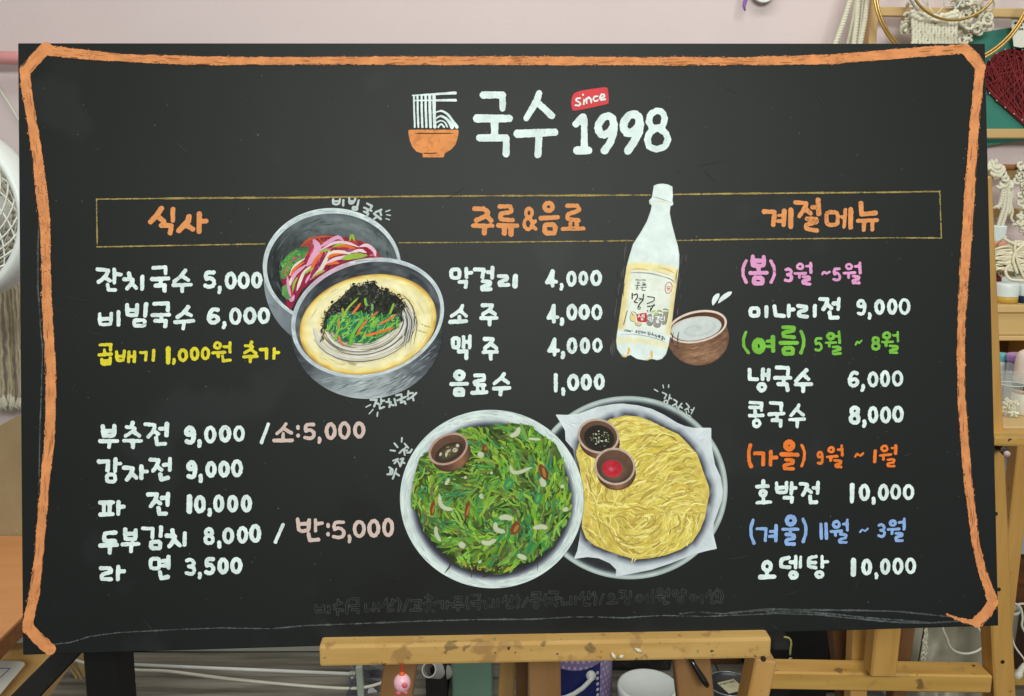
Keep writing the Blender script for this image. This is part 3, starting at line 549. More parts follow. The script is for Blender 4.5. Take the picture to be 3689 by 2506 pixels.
og += glyphs("175,355 162,440 185,530 / 240,335 355,327 340,390 / 235,430 370,420 / 300,430 300,470 / 250,480 345,477 340,530 / 420,425 435,508 515,488 / 548,400 545,500 / 615,395 612,495 / 730,340 680,430 / 710,380 768,415 / 810,345 805,420 / 815,375 855,370 / 745,465 757,515 828,500 / 895,335 920,400 900,505 / 1038,372 968,495 / 1110,300 1215,297 1200,370 / 1110,345 1200,340 / 1080,410 1230,400 / O 1132,452,1188,503 / 1298,325 1278,400 1305,485 / "
    "1360,290 1470,287 1460,350 / 1345,385 1490,375 / 1420,390 1420,430 / 1355,440 1450,437 1450,485 / 1532,375 1545,462 1635,442 / 1662,355 1660,460 / 1728,355 1724,455 / 1838,295 1782,385 / 1815,340 1868,375 / 1920,290 1920,380 / 1930,335 1970,330 / 1855,418 1868,478 1930,465 / 1995,295 2025,370 2005,462 / 2128,320 2078,455", cX2, 15)
og += glyphs("O 58,318,128,388 / 90,400 90,440 / 40,450 168,437 / 210,278 280,277 235,375 / 260,330 308,363 / 365,280 365,355 / O 294,404,344,456 / O 452,337,533,423 / 605,330 605,435 / 565,375 600,375 / 690,262 672,340 690,437 / O 757,242,818,308 / 910,245 910,345 / 870,285 905,285 / 735,355 848,350 / 790,357 787,408 / 842,392 852,453 905,440 / O 977,267,1043,338 / 1110,255 1110,340 / 1115,280 1155,275 / 1115,315 1155,310 / O 1047,377,1113,438 / "
    "O 1227,332,1303,403 / 1395,330 1395,435 / 1345,360 1390,360 / 1510,265 1452,352 / 1490,310 1543,343 / 1610,255 1610,355 / 1565,300 1605,300 / 1527,388 1537,438 1608,425 / 1660,265 1688,340 1662,435", cX3, 15)
text('origin_note', og, DIM, board, z=.0003, h=1.6, rough=.5, ring=1.2, label='faint dark outlined lettering along the bottom, origin of the ingredients')
# ---- dust and smudges
sp = Paint(.0002)
for _ in range(210):
    x, y = rng.uniform(120, 3480), rng.uniform(260, 2230); r = rng.uniform(1.0, 2.6); a = rng.uniform(0, 3.1)
    sp.stroke([(x-r*math.cos(a), y-r*math.sin(a)), (x+r*math.cos(a), y+r*math.sin(a))], rng.uniform(1.5, 3.2), (rng.uniform(95, 165),)*3, n=3)
for _ in range(46):
    t = rng.random(); sx = rng.choice([0, 1]); y = 830+t*430
    x = (2262-(y-830)*.13 if sx == 0 else 2462-(y-830)*.06)+rng.normal(0, 9); l = rng.uniform(15, 55)
    sp.stroke([(x, y), (x-l*.12, y+l*.5), (x-l*.1, y+l)], rng.uniform(1.5, 5), (rng.uniform(64, 98),)*3, n=4)
for _ in range(60):
    x, y = rng.uniform(150, 3400), rng.uniform(250, 2250); l = rng.uniform(15, 90); a = rng.normal(.1, .9)
    sp.stroke([(x, y), (x+l*math.cos(a)*.5, y+l*math.sin(a)*.5+2), (x+l*math.cos(a), y+l*math.sin(a))], rng.uniform(.8, 2), (rng.uniform(58, 76),)*3, n=4)
sp.done('chalk_dust', board, pigment('dust', None, var=.3), label='loose chalk dust and smudges')['kind'] = 'stuff'
# ================================================================== PICTURES ON THE BOARD
def scatter(n, sd, bb):
    out = []
    while len(out) < n:
        x, y = rng.uniform(bb[0], bb[2], 400), rng.uniform(bb[1], bb[3], 400); d = sd(x[None], y[None])[0]
        out += [(a, b) for a, b, c in zip(x, y, d) if c < -2]
    return out[:n]
def hatch(n, sd, bb, dirf, l, w, cols, lim=-3):
    k = 0
    for x, y in scatter(n, sd, bb):
        a = dirf(x, y)+rng.normal(0, .08); s_ = rng.uniform(*l)
        q = [(x-s_/2*math.cos(a), y-s_/2*math.sin(a)), (x, y), (x+s_/2*math.cos(a), y+s_/2*math.sin(a))]; e = np.array(q)
        if (sd(e[None, :, 0], e[None, :, 1])[0] > lim).any(): continue
        p.stroke(q, rng.uniform(*w), jitc(random.choice(cols), 7), n=4, taper=.4)
def tang(E): return lambda x, y: math.atan2(*(lambda d: (d[1], d[0]))((lambda a, b: (b[0]-a[0], b[1]-a[1]))(E.pt(math.degrees(float(E.ang(x, y)))), E.pt(math.degrees(float(E.ang(x, y)))+4))))
# ---- two noodle bowls
k1 = (930, 690, 710/2324.); k2 = (930, 1060, 710/2324.)
E1 = El(1196, 960, 249, 211); E1i = El(1198, 964, 236, 196); E1b = El(1199, 1008, 248, 252)
E2 = El(1325, 1144, 279, 211, -15); E2i = El(1326, 1145, 265, 197, -15); E2b = El(1322, 1195, 272, 241); E2s = El(1327, 1168, 249, 176, -13)
p = Paint()
p.field(lambda x, y: np.maximum(E1b.sd(x, y), 800-y), E1b.bb(), lambda x, y: ramp(E1b.uv(x, y)[0], [(-1, (150, 160, 166)), (-.9, (132, 142, 150)), (-.6, (112, 120, 128)), (0, (60, 64, 66)), (1, (44, 47, 45))])+(vnoise(x, y, 18, 4)-.5)[:, None]*14, 4)
def c1(x, y):
    a = E1.ang(x, y); b = ramp(np.cos(a+.9), [(-1, (196, 210, 212)), (0, (206, 220, 222)), (1, (216, 230, 232))])
    b = mixc(b, (150, 160, 166), (np.cos(a-.2)-.55)*1.6); return b+(vnoise(a*60, E1.r(x, y)*40, 4, 5)-.5)[:, None]*16
p.field(E1.sd, E1.bb(), c1, 3.5)
def c1i(x, y):
    u, v = E1i.uv(x, y); a = np.arctan2(v, u); r = np.hypot(u, v)
    t = np.clip(-v*.75+.15+u*.25, 0, 1); b = ramp(t, [(0, (46, 51, 51)), (.35, (62, 68, 70)), (.62, (92, 102, 105)), (.85, (112, 123, 126)), (1, (104, 114, 118))])
    b = mixc(b, (40, 44, 46), (r-.86)*5*np.clip(u+.1, 0, 1)); b = mixc(b, (116, 126, 130), np.exp(-((u-.86)/.13)**2-((v-.05)/.5)**2)*.8)
    b = mixc(b, (48, 52, 54), np.exp(-(v/.22)**2-((u-.2)/.5)**2)*.7)
    return b+((vnoise(a*34, r*90, 5, 8)-.5)*26+(vnoise(a*70, r*140, 5, 9)-.5)*14)[:, None]
p.field(E1i.sd, E1i.bb(), c1i, 3.0)
hatch(150, E1i.sd, E1i.bb(), tang(E1i), (20, 60), (1.2, 3), [(96, 105, 108), (70, 77, 80), (112, 122, 126), (54, 59, 60)])
hatch(160, lambda x, y: np.maximum(E1.sd(x, y), -E1i.sd(x, y)), E1.bb(), tang(E1), (12, 40), (1, 2.4), [(226, 238, 238), (180, 194, 198), (206, 220, 222)], 2)
bowl1 = p.done('spicy_noodle_bowl_picture', board, ART, label='drawn steel bowl of red spicy noodles, behind the other bowl')
R = cr(k1, "480,670 560,590 700,522 900,512 1150,560 1300,615 1400,700 1450,775 1300,850 950,900 700,1010 520,1160 430,1310 385,1400 340,1340 312,1210 295,1100 275,1000 300,880 400,760")
p.field(polysd(R), pbb(R), lambda x, y: mixc(mixc((176, 76, 58), (150, 36, 66), (y-870)/90), (110, 28, 52), (vnoise(x, y, 22, 11)-.5)*2.0), 4)
G = cr(k1, "605,650 540,645 450,668 380,720 330,770 268,845 285,900 262,960 275,1030 330,1025 365,950 450,850 560,780")
p.field(polysd(G), pbb(G), lambda x, y: mixc(mixc((52, 86, 76), (86, 152, 66), (y-890)/25), (58, 120, 72), (vnoise(x, y, 11, 12)-.45)*2.4), 3.5)
G = cr(k1, "285,1120 340,1092 375,1180 385,1280 330,1262 282,1215"); p.field(polysd(G), pbb(G), lambda x, y: mixc((78, 140, 78), (110, 165, 90), vnoise(x, y, 12, 13)), 3.5)
for _ in range(90):
    x, y = scatter(1, polysd(cr(k1, "560,700 450,680 330,780 275,860 270,1020 330,1020 450,850")), (1010, 890, 1110, 1010))[0]
    a = rng.uniform(0, 6.3); l = rng.uniform(4, 10); p.stroke([(x, y), (x+l*math.cos(a), y+l*math.sin(a))], rng.uniform(2, 4), jitc(random.choice([(96, 165, 74), (60, 125, 80), (130, 185, 100)])), n=3)
for _ in range(120):
    x, y = scatter(1, polysd(R), pbb(R))[0]; a = math.atan2(y-1000, x-1320)+1.57+rng.normal(0, .35); l = rng.uniform(15, 50)
    if polysd(R)(np.array([[x+l*math.cos(a+.25)]]), np.array([[y+l*math.sin(a+.25)]]))[0, 0] > -1: continue
    p.stroke([(x, y), (x+l*.5*math.cos(a)+rng.normal(0, 3), y+l*.5*math.sin(a)), (x+l*math.cos(a+.25), y+l*math.sin(a+.25))], rng.uniform(2, 5), jitc(random.choice([(190, 70, 110), (140, 30, 70), (205, 90, 90), (160, 45, 95), (206, 130, 160)])), n=6)
ORA, PIN, WHI, GRE, MAG = (228, 112, 50), (222, 162, 196), (226, 218, 204), (150, 184, 72), (150, 38, 96)
for q, w, c in (("350,1000 360,1110 385,1240", 10, PIN), ("380,1260 400,1280 430,1220", 12, PIN), ("560,1080 600,1010 680,930", 8, PIN), ("655,560 705,660 660,770 575,880", 26, PIN), ("575,860 440,970 385,1090", 13, PIN), ("650,860 545,955 490,1080 460,1170", 11, WHI), ("555,790 440,870 375,990", 8, WHI), ("400,1010 385,1060 380,1110", 9, WHI),
      ("550,830 440,905 385,1000", 10, ORA), ("770,700 670,830 620,960", 13, ORA), ("600,1050 680,900 760,800", 10, MAG), ("850,690 795,820 730,930 650,1000", 14, WHI), ("915,655 1030,640 1150,672", 11, ORA), ("815,785 900,745 1000,730", 9, ORA), ("795,865 900,840 960,845", 10, ORA),
      ("720,665 850,582 945,540 1010,582", 14, PIN), ("740,690 900,605 1050,605 1190,655", 10, (236, 200, 214)), ("1195,650 1290,635 1370,700 1385,765", 13, (236, 196, 214)), ("1230,660 1290,690 1310,760", 12, (150, 30, 50)), ("820,755 900,710 1050,720 1110,748", 11, WHI), ("1090,720 1200,695 1280,720", 11, (236, 206, 218)), ("800,850 900,800 1010,775 1100,762", 12, (228, 200, 212)),
      ("880,660 950,625 1030,622", 8, GRE), ("990,795 1120,765 1285,752", 20, GRE), ("1080,585 1108,515 1140,585", 10, GRE), ("715,715 800,690 850,700", 8, GRE), ("410,1180 430,1080 470,1010", 8, GRE), ("540,980 600,930 660,900", 7, GRE), ("640,1010 720,960 790,930", 8, (190, 180, 90)), ("1090,690 1060,700 1030,690", 8, (150, 60, 140)), ("500,650 600,570 740,535 900,530", 8, (188, 84, 54))):
    p.stroke(cr(k1, q), w, c, n=10)
for _ in range(16):
    x, y = rng.uniform(1110, 1190), rng.uniform(856, 880); p.stroke([(x, y), (x+4, y-2)], 2.5, (225, 130, 60), n=3)
p.done('noodle_topping', bowl1, ART)
p.field(lambda x, y: np.maximum(E2b.sd(x, y), 1120-y), E2b.bb(), lambda x, y: mixc(ramp(E2b.uv(x, y)[0], [(-1, (60, 64, 70)), (-.75, (80, 86, 92)), (-.4, (138, 148, 153)), (-.1, (172, 184, 187)), (.2, (160, 170, 174)), (.55, (106, 112, 118)), (.8, (74, 79, 86)), (1, (60, 65, 70))]),
        (186, 198, 200), np.clip((E2b.r(x, y)-.86)*5, 0, 1)*np.clip(E2b.uv(x, y)[1]-.55, 0, 1)*1.6)+((vnoise(x, y*3, 26, 15)-.5)*26)[:, None], 3.5)
p.field(E2.sd, E2.bb(), lambda x, y: mixc(ramp(np.cos(E2.ang(x, y)+2.2), [(-1, (206, 220, 222)), (0, (196, 208, 212)), (1, (186, 198, 204))]), (216, 168, 196), np.exp(-((x-1180)/130.)**2-((y-990)/60.)**2)*.9)+((vnoise(E2.ang(x, y)*60, y*0, 4, 6)-.5)*16)[:, None], 3.5)
p.field(E2i.sd, E2i.bb(), lambda x, y: ramp(E2i.uv(x, y)[0], [(-1, (98, 106, 112)), (-.6, (66, 71, 76)), (0, (60, 64, 68)), (.4, (80, 86, 92)), (.8, (64, 68, 74)), (1, (90, 97, 104))])+((vnoise(E2i.ang(x, y)*40, E2i.r(x, y)*110, 5, 18)-.5)*38)[:, None], 3.0)
hatch(160, lambda x, y: np.maximum(E2b.sd(x, y), -E2.sd(x, y)+4), E2b.bb(), lambda x, y: -.35+(x-1322)/-700+.0, (20, 60), (1.2, 3), [(150, 160, 165), (120, 128, 134), (180, 190, 194), (92, 98, 104)])
hatch(150, lambda x, y: np.maximum(E2.sd(x, y), -E2i.sd(x, y)), E2.bb(), tang(E2), (12, 40), (1, 2.4), [(224, 236, 236), (178, 190, 195), (204, 216, 220)], 2)
bowl2 = p.done('noodle_soup_bowl_picture', board, ART, label='drawn steel bowl of noodle soup with seaweed and vegetables, in front')
def cs(x, y):
    r = E2s.r(x, y); a = E2s.ang(x, y); r = r+(vnoise(a*20+30, r*14, 3, 21)-.5)*.05
    b = ramp(r, [(.4, (215, 200, 150)), (.56, (228, 204, 140)), (.66, (232, 210, 130)), (.76, (240, 230, 176)), (.88, (242, 234, 176)), (.955, (238, 216, 130)), (.985, (218, 176, 84)), (1.0, (200, 156, 74))])
    b = mixc(b, (242, 236, 196), np.exp(-((r-.82)/.06)**2)*.7); return b+((vnoise(a*30, r*60, 4, 22)-.5)*16)[:, None]
p.field(E2s.sd, E2s.bb(), cs, 3.0)
for x0, y0, w_ in ((1250, 1300, 16), (1238, 1292, 12), (1515, 1165, 10), (1500, 1185, 8)): p.stroke([(x0, y0), (x0+18, y0+9), (x0+40, y0+14)], w_*.6, (196, 182, 124), n=6)
hatch(170, E2s.sd, E2s.bb(), tang(E2s), (14, 55), (1.5, 4), [(244, 238, 196), (238, 222, 150), (230, 206, 128), (246, 240, 206)])
p.done('broth', bowl2, ART)
for i in range(190):
    u = rng.random(); q = El(1312, 1161, 112+u*80, 78+u*62, -10); d0 = rng.uniform(-40, 110); d1 = min(186, d0+rng.uniform(50, 120))
    p.stroke(q.arc(d0, d1, 1, 9), rng.uniform(2.4, 4.6), random.choice([(222, 221, 210), (208, 205, 192), (234, 232, 222), (228, 226, 214), (190, 186, 170), (138, 135, 124), (112, 110, 100), (228, 214, 172)]), n=10, taper=.2)
for i in range(26):
    x = rng.normal(1460, 12); p.stroke([(x, 1120+rng.normal(0, 10)), (x+18, 1160), (x+6, 1230+rng.normal(0, 12))], 3, random.choice([(212, 212, 206), (190, 190, 184), (110, 110, 104), (80, 80, 76)]), n=8)
p.done('noodles', bowl2, ART)
SW = cr(k1, "1375,1062 1400,1100 1420,1140 1500,1170 1530,1150 1560,1210 1640,1230 1700,1290 1740,1350 1700,1420 1700,1500 1500,1560 1000,1600 860,1640 800,1640 775,1600 780,1540 800,1440 880,1330 960,1270 1050,1180 1100,1130 1140,1100 1200,1120 1270,1085 1300,1090 1340,1075")
p.field(polysd(SW), pbb(SW), lambda x, y: mixc((36, 38, 33), (58, 60, 50), (vnoise(x, y, 9, 31)-.4)*2), 3.5)
for x, y in scatter(230, polysd(SW), pbb(SW)):
    if y > 1170: continue
    a = rng.uniform(0, 6.3); l = rng.uniform(6, 16); p.stroke([(x, y), (x+l*.6*math.cos(a), y+l*.6*math.sin(a)), (x+l*math.cos(a+1), y+l*math.sin(a+1))], rng.uniform(1.5, 3.5), random.choice([(94, 98, 94), (22, 24, 22), (70, 74, 62), (30, 32, 28), (120, 124, 120), (60, 66, 46)]), n=5)
for q in ("1140,1100 1120,1085 1160,1090", "1280,1085 1270,1070 1310,1075", "1375,1065 1350,1055 1400,1070", "1520,1160 1500,1145 1550,1150", "880,1320 870,1300 900,1290", "1640,1230 1660,1210 1690,1225"): p.stroke(cr(k1, q), 5, (34, 36, 32), n=6)
for i in range(len(SW)):
    (ax_, ay_), (bx_, by_) = SW[i], SW[(i+1) % len(SW)]
    for t_ in np.linspace(0, 1, max(2, int(math.hypot(bx_-ax_, by_-ay_)/4))):
        x, y = ax_+(bx_-ax_)*t_+rng.normal(0, 3), ay_+(by_-ay_)*t_+rng.normal(0, 3)
        if y > 1170 and x > 1200: continue
        a = rng.uniform(0, 6.3); l = rng.uniform(4, 13); p.stroke([(x, y), (x+l*.5*math.cos(a), y+l*.5*math.sin(a)), (x+l*math.cos(a+1), y+l*math.sin(a+1))], rng.uniform(1.5, 4), random.choice([(34, 36, 32), (44, 46, 40), (84, 86, 78), (26, 28, 25)]), n=5)
for x, y in scatter(60, polysd(SW), pbb(SW)):
    if y < 1150: p.stroke([(x, y), (x+rng.normal(0, 4), y+4)], rng.uniform(1.5, 3), random.choice([(196, 178, 110), (120, 118, 96), (150, 150, 140)]), n=3)
for y in range(7): p.stroke([(1165+rng.normal(0, 4), 1170+y*8), (1163+rng.normal(0, 6), 1185+y*8)], rng.uniform(3, 9), random.choice([(40, 42, 38), (120, 122, 116), (66, 66, 60)]), n=4)
VG = cr(k2, "820,300 870,250 1000,210 1100,200 1300,230 1450,240 1650,240 1690,300 1640,400 1500,480 1330,575 1100,565 960,540 900,440 820,430")
p.field(polysd(VG), pbb(VG), lambda x, y: mixc((42, 122, 92), (34, 92, 66), (vnoise(x, y, 12, 33)-.4)*2.4), 3.5)
for x, y in scatter(230, polysd(VG), pbb(VG)):
    a = rng.normal(-.9, .45); l = rng.uniform(10, 34); c = random.choice([(112, 180, 62), (96, 166, 60), (132, 196, 76), (70, 150, 84), (44, 130, 100), (150, 196, 92)])
    p.stroke([(x-l/2*math.cos(a), y-l/2*math.sin(a)), (x+rng.normal(0, 3), y), (x+l/2*math.cos(a), y+l/2*math.sin(a))], rng.uniform(2.5, 6), jitc(c, 10), n=5)
for q, w, c in (("1190,40 1065,170 1000,290", 7, GRE), ("1268,45 1272,90 1288,145", 9, (128, 184, 72)), ("1350,110 1355,160 1345,195", 8, (120, 176, 96)), ("1605,105 1580,180 1555,240", 8, (134, 184, 72)), ("1640,330 1650,360 1665,395", 8, (116, 190, 66)), ("820,440 880,340 945,240", 10, (122, 186, 66)), ("908,555 935,470 970,390", 9, (124, 190, 70)), ("1090,605 1120,480 1190,370 1260,275", 11, (118, 186, 66)), ("1420,290 1390,340 1370,390", 8, (124, 182, 72)), ("1000,160 1010,220 980,260", 9, (150, 160, 70)),
      ("1215,105 1170,170 1110,240", 8, (224, 120, 64)), ("1425,205 1330,275", 8, (176, 120, 70)), ("1300,300 1220,390 1170,490", 7, (224, 122, 66)), ("1635,235 1540,300 1420,362", 7, (226, 126, 62)), ("1610,392 1450,445 1258,492", 8, (234, 118, 50)), ("962,285 955,340 962,400", 9, (182, 150, 70)), ("950,480 975,540 1015,610", 8, (222, 122, 80))):
    p.stroke(cr(k2, q), w, c, n=8, taper=.15)
for _ in range(14):
    x, y = scatter(1, polysd(VG), pbb(VG))[0]; p.stroke([(x, y), (x+5, y-4)], 2.5, (200, 222, 200), n=3)
p.done('vegetable_topping', bowl2, ART)
# ---- chive pancake plate
k3 = (1360, 1410, 840/1817.)
E3 = El(1772, 1797, 331, 321, 8)
p = Paint()
def c3(x, y):
    r = E3.r(x, y); a = E3.ang(x, y); s = np.clip(np.cos(a+2.3), -1, 1)
    b = ramp(r+.018*s, [(.80, (40, 42, 44)), (.845, (60, 62, 70)), (.875, (126, 132, 146)), (.905, (196, 208, 210)), (.94, (216, 230, 226)), (.98, (220, 235, 232)), (1.02, (206, 222, 222))])
    return b+((vnoise(a*50, r*60, 5, 41)-.5)*13)[:, None]
p.field(E3.sd, E3.bb(), c3, 3.0)
hatch(420, lambda x, y: np.maximum(E3.sd(x, y), (.9-E3.r(x, y))*300), E3.bb(), tang(E3), (14, 60), (1.2, 3.6), [(226, 238, 234), (200, 214, 212), (214, 228, 226), (190, 202, 204)], 1)
plate3 = p.done('chive_pancake_picture', board, ART, label='drawn white plate of green chive pancake')
GP = cr(k3, "620,300 720,285 900,262 1050,245 1180,262 1245,310 1300,350 1390,410 1440,520 1460,640 1500,780 1510,950 1440,1080 1370,1200 1230,1300 1080,1360 1000,1420 900,1410 800,1370 680,1380 580,1320 480,1220 360,1090 320,960 262,900 268,800 290,680 300,610 330,510 410,470 600,330")
sG = polysd(GP)
p.field(sG, pbb(GP), lambda x, y: mixc((72, 104, 40), (48, 60, 30), (vnoise(x, y, 16, 42)-.35)*2.2), 4)
PALG = [(110, 162, 52), (98, 152, 54), (130, 172, 58), (98, 150, 60), (66, 142, 84), (104, 130, 54), (150, 182, 62), (78, 98, 46), (130, 184, 66), (60, 134, 84), (114, 156, 66), (148, 178, 66), (92, 98, 54)]
def flow(x, y):
    dx, dy = x-1790, y-1850; th = math.atan2(dy, dx); w_ = 1/(1+math.exp(-(dy+20)/60))
    return th*w_+(th+1.57+.4)*(1-w_)+(vnoise(np.array([x]), np.array([y]), 70, 44)[0]-.5)*2.6
for i, (x, y) in enumerate(scatter(1250, sG, pbb(GP))):
    a = flow(x, y)+rng.normal(0, .28); l = rng.uniform(22, 80); bnd = rng.normal(0, .4)
    c = random.choice(PALG[:3]+PALG[5:7]+PALG[8:9]+PALG) if vnoise(np.array([x]), np.array([y]), 40, 45)[0] > .38 else random.choice(PALG[3:5]+PALG[7:8]+PALG[9:11]+PALG[12:])
    q = [(x-l/2*math.cos(a-bnd), y-l/2*math.sin(a-bnd)), (x, y), (x+l/2*math.cos(a+bnd), y+l/2*math.sin(a+bnd))]; e = np.array(q)
    if (sG(e[None, :, 0], e[None, :, 1])[0] > 7).any(): continue
    p.stroke(q, rng.uniform(4, 11), jitc(c, 8), n=8, taper=.2)
for x, y in scatter(190, sG, pbb(GP)):
    a = flow(x, y); l = rng.uniform(20, 60); p.stroke([(x, y), (x+l*.5*math.cos(a), y+l*.5*math.sin(a)), (x+l*math.cos(a+.3), y+l*math.sin(a+.3))], rng.uniform(2, 5.5), random.choice([(58, 62, 34), (74, 72, 40), (52, 70, 38)]), n=6)
for x, y in scatter(110, sG, pbb(GP)):
    a = flow(x, y); l = rng.uniform(4, 16); p.stroke([(x, y), (x+l*math.cos(a), y+l*math.sin(a))], rng.uniform(2, 4), jitc((176, 206, 130), 10), n=3)
for _ in range(24):
    a = rng.uniform(1.3, 2.1); x = 1769+280*math.cos(a)*.98; y = 1796+250*math.sin(a)+rng.normal(0, 5); p.stroke([(x, y), (x+rng.normal(0, 9), y+rng.uniform(3, 9))], rng.uniform(3, 6), jitc((186, 150, 52), 14), n=3)
p.done('chive_pancake', plate3, ART)
ON = (190, 200, 168)
for q, w in (("1105,275 1085,325 1030,347", 20), ("1032,570 1050,620 1100,628 1205,588", 15), ("485,800 490,870 530,908 590,915", 17), ("945,985 1000,975 1055,992", 22), ("920,1015 925,1070 995,1092", 20), ("1210,1062 1270,1050 1325,1060", 20), ("455,1045 460,1110 492,1165", 16), ("808,1165 860,1180 925,1150", 19), ("640,1170 660,1195 685,1200", 24), ("795,800 815,815 825,815", 20), ("560,675 545,700 530,725", 14), ("1425,735 1455,738", 15), ("1440,920 1485,912", 17),
             ("815,470 795,510", 26), ("1275,670 1300,740", 24), ("1090,1270 1160,1300", 20), ("678,660 692,675", 12), ("880,640 895,625", 11), ("1175,365 1270,372", 11), ("785,1330 810,1315", 11)):
    w *= 1.02
    p.stroke(cr(k3, q), [w*.8, w, w*.85], (140, 160, 110), n=9, taper=.12); p.stroke(cr(k3, q), [w*.6, w*.85, w*.65], ON, n=9, taper=.15)
    p.done('onion_slice', plate3, ART)
for cx_, cy_, a_, b_, t_, red in ((430, 910, 12, 31, 8, 1), (700, 920, 11, 38, 8, 1), (1073, 1060, 20, 30, 25, 1), (1290, 625, 17, 36, -22, 1), (836, 438, 13, 13, 0, 1), (1022, 720, 20, 27, 35, 0), (1250, 830, 17, 26, 12, 0), (1120, 810, 9, 24, 5, 0)):
    e = El(k3[0]+cx_*k3[2], k3[1]+cy_*k3[2], a_*.78, b_*.85, t_); p.blob(e.arc(0, 345, 1, 14), (126, 62, 42) if red else (52, 138, 88))
    e2 = El(e.c[0]+3*red, e.c[1]+2*red, e.a*.42, e.b*.6, t_+8); p.blob(e2.arc(0, 345, 1, 12), (160, 122, 56) if red else (104, 160, 76))
    p.done('chilli_slice', plate3, ART)
def saucer(name, rim, body, soup, inner, dark, soupc, rimc, plate, lab):
    bb_ = body.bb()
    p.field(body.sd, bb_, lambda x, y: mixc(mixc((84, 58, 46), (142, 100, 72), np.exp(-((body.uv(x, y)[0]-.25)/.5)**2)), (62, 44, 36), (body.r(x, y)-.9)*6)+((vnoise(x, y, 8, 51)-.5)*10)[:, None], 3)
    p.field(rim.sd, rim.bb(), lambda x, y: np.broadcast_to(np.array(rimc, float), x.shape+(3,))+((vnoise(x, y, 10, 52)-.5)*22)[:, None], 3)
    p.field(inner.sd, inner.bb(), lambda x, y: mixc((104, 76, 60), (74, 52, 43), inner.uv(x, y)[1]*.6+.4)+((vnoise(x, y, 9, 53)-.5)*10)[:, None], 3)
    p.field(lambda x, y: np.maximum(soup.sd(x, y), inner.sd(x, y)+1.5), soup.bb(), lambda x, y: mixc(soupc, dark, (soup.r(x, y)-.5)*2), 3)
    o = p.done(name, plate, ART, label=lab); return o
s1 = saucer('sauce_bowl', El(1615, 1616, 75, 53, -28), El(1626, 1637, 72, 58, -25), El(1618, 1628, 54, 29, -28), El(1615.5, 1616, 67, 45.5, -28), (48, 42, 38), (84, 74, 48), (184, 150, 138), plate3, 'drawn brown sauce bowl on the chive pancake')
ks = (1480, 1500, .18365)
for q, w in (("570,770 600,700", 8), ("690,790 710,700 780,640", 9), ("820,665 920,640", 15), ("885,570 950,560", 12), ("690,600 760,590", 6)): p.stroke(cr(ks, q), w, (196, 190, 168) if w != 6 else (120, 130, 70), n=5, taper=.15)
for _ in range(26):
    x, y = El(1620, 1626, 40, 16, -28).pt(rng.uniform(0, 360), rng.random()); p.stroke([(x, y), (x+4, y-3)], 3, random.choice([(120, 112, 70), (96, 84, 50), (150, 140, 110)]), n=3)
p.done('sauce_garnish', plate3, ART)
# ---- potato pancake plate
k4 = (1960, 1390, 680/1491.)
E4 = El(2265, 1756, 356, 330, 3)
vis4 = lambda x, y: -E3.sd(x, y)+1
p = Paint()
def c4(x, y):
    r = E4.r(x, y); a = E4.ang(x, y)
    return ramp(r, [(.80, (44, 47, 48)), (.90, (40, 43, 46)), (.93, (60, 66, 70)), (.955, (150, 164, 166)), (.975, (196, 210, 206)), (1, (150, 164, 164))])+((vnoise(a*40, r*50, 5, 61)-.5)*14)[:, None]
p.field(lambda x, y: np.maximum(E4.sd(x, y), vis4(x, y)), E4.bb(), c4, 3)
plate4 = p.done('potato_pancake_picture', board, ART, label='drawn steel dish of yellow potato pancake on white paper')
PP = cr(k4, "90,225 180,228 270,220 420,165 540,143 620,138 740,152 850,180 950,228 1050,290 1110,315 1180,330 1320,330 1320,420 1328,500 1350,620 1395,720 1412,830 1405,900 1370,1000 1340,1080 1335,1160 1365,1285 1290,1300 1180,1330 1000,1400 850,1450 700,1480 565,1505 570,1450 520,1400 430,1360 340,1350 235,1365 262,1300 280,1200 300,1000 260,700 230,500 170,430 165,350 130,290")
FP = cr(k4, "520,262 640,232 740,240 835,272 890,300 950,330 1060,380 1130,450 1210,540 1245,640 1265,700 1300,790 1305,860 1285,950 1270,1040 1230,1140 1170,1230 1080,1290 960,1335 830,1360 720,1370 600,1335 500,1300 400,1260 330,1200 298,1120 305,950 300,780 280,640 252,540 275,450 400,330")
sF = polysd(FP); sP = polysd(PP)
p.field(lambda x, y: np.maximum(sP(x, y), vis4(x, y)), pbb(PP), lambda x, y: mixc(ramp(sF(x[None], y[None])[0], [(-5, (48, 46, 50)), (4, (72, 74, 84)), (14, (140, 148, 160)), (28, (206, 215, 220)), (60, (216, 226, 230)), (90, (220, 231, 234))]), (196, 207, 214), (vnoise(x, y, 30, 62)-.6)*1.6), 3.5)
hatch(260, lambda x, y: np.maximum(np.maximum(sP(x, y), vis4(x, y)), 24-sF(x, y)), pbb(PP), lambda x, y: math.atan2(y-1756, x-2265)+rng.normal(0, .3), (12, 45), (1.2, 3.6), [(226, 236, 240), (198, 208, 216), (214, 224, 230)])
p.done('paper_lining', plate4, ART)
p.field(lambda x, y: np.maximum(sF(x, y), vis4(x, y)), pbb(FP), lambda x, y: mixc((222, 202, 102), (198, 174, 84), (vnoise(x, y, 14, 63)-.4)*2), 4)
PALY = [(230, 212, 104), (238, 224, 132), (222, 202, 92), (212, 190, 82), (240, 230, 146), (206, 184, 88), (232, 216, 112), (190, 166, 80), (238, 224, 128), (178, 154, 80)]
cen = [(2330, 1700, 1), (2250, 1900, -1), (2200, 1840, 1)]
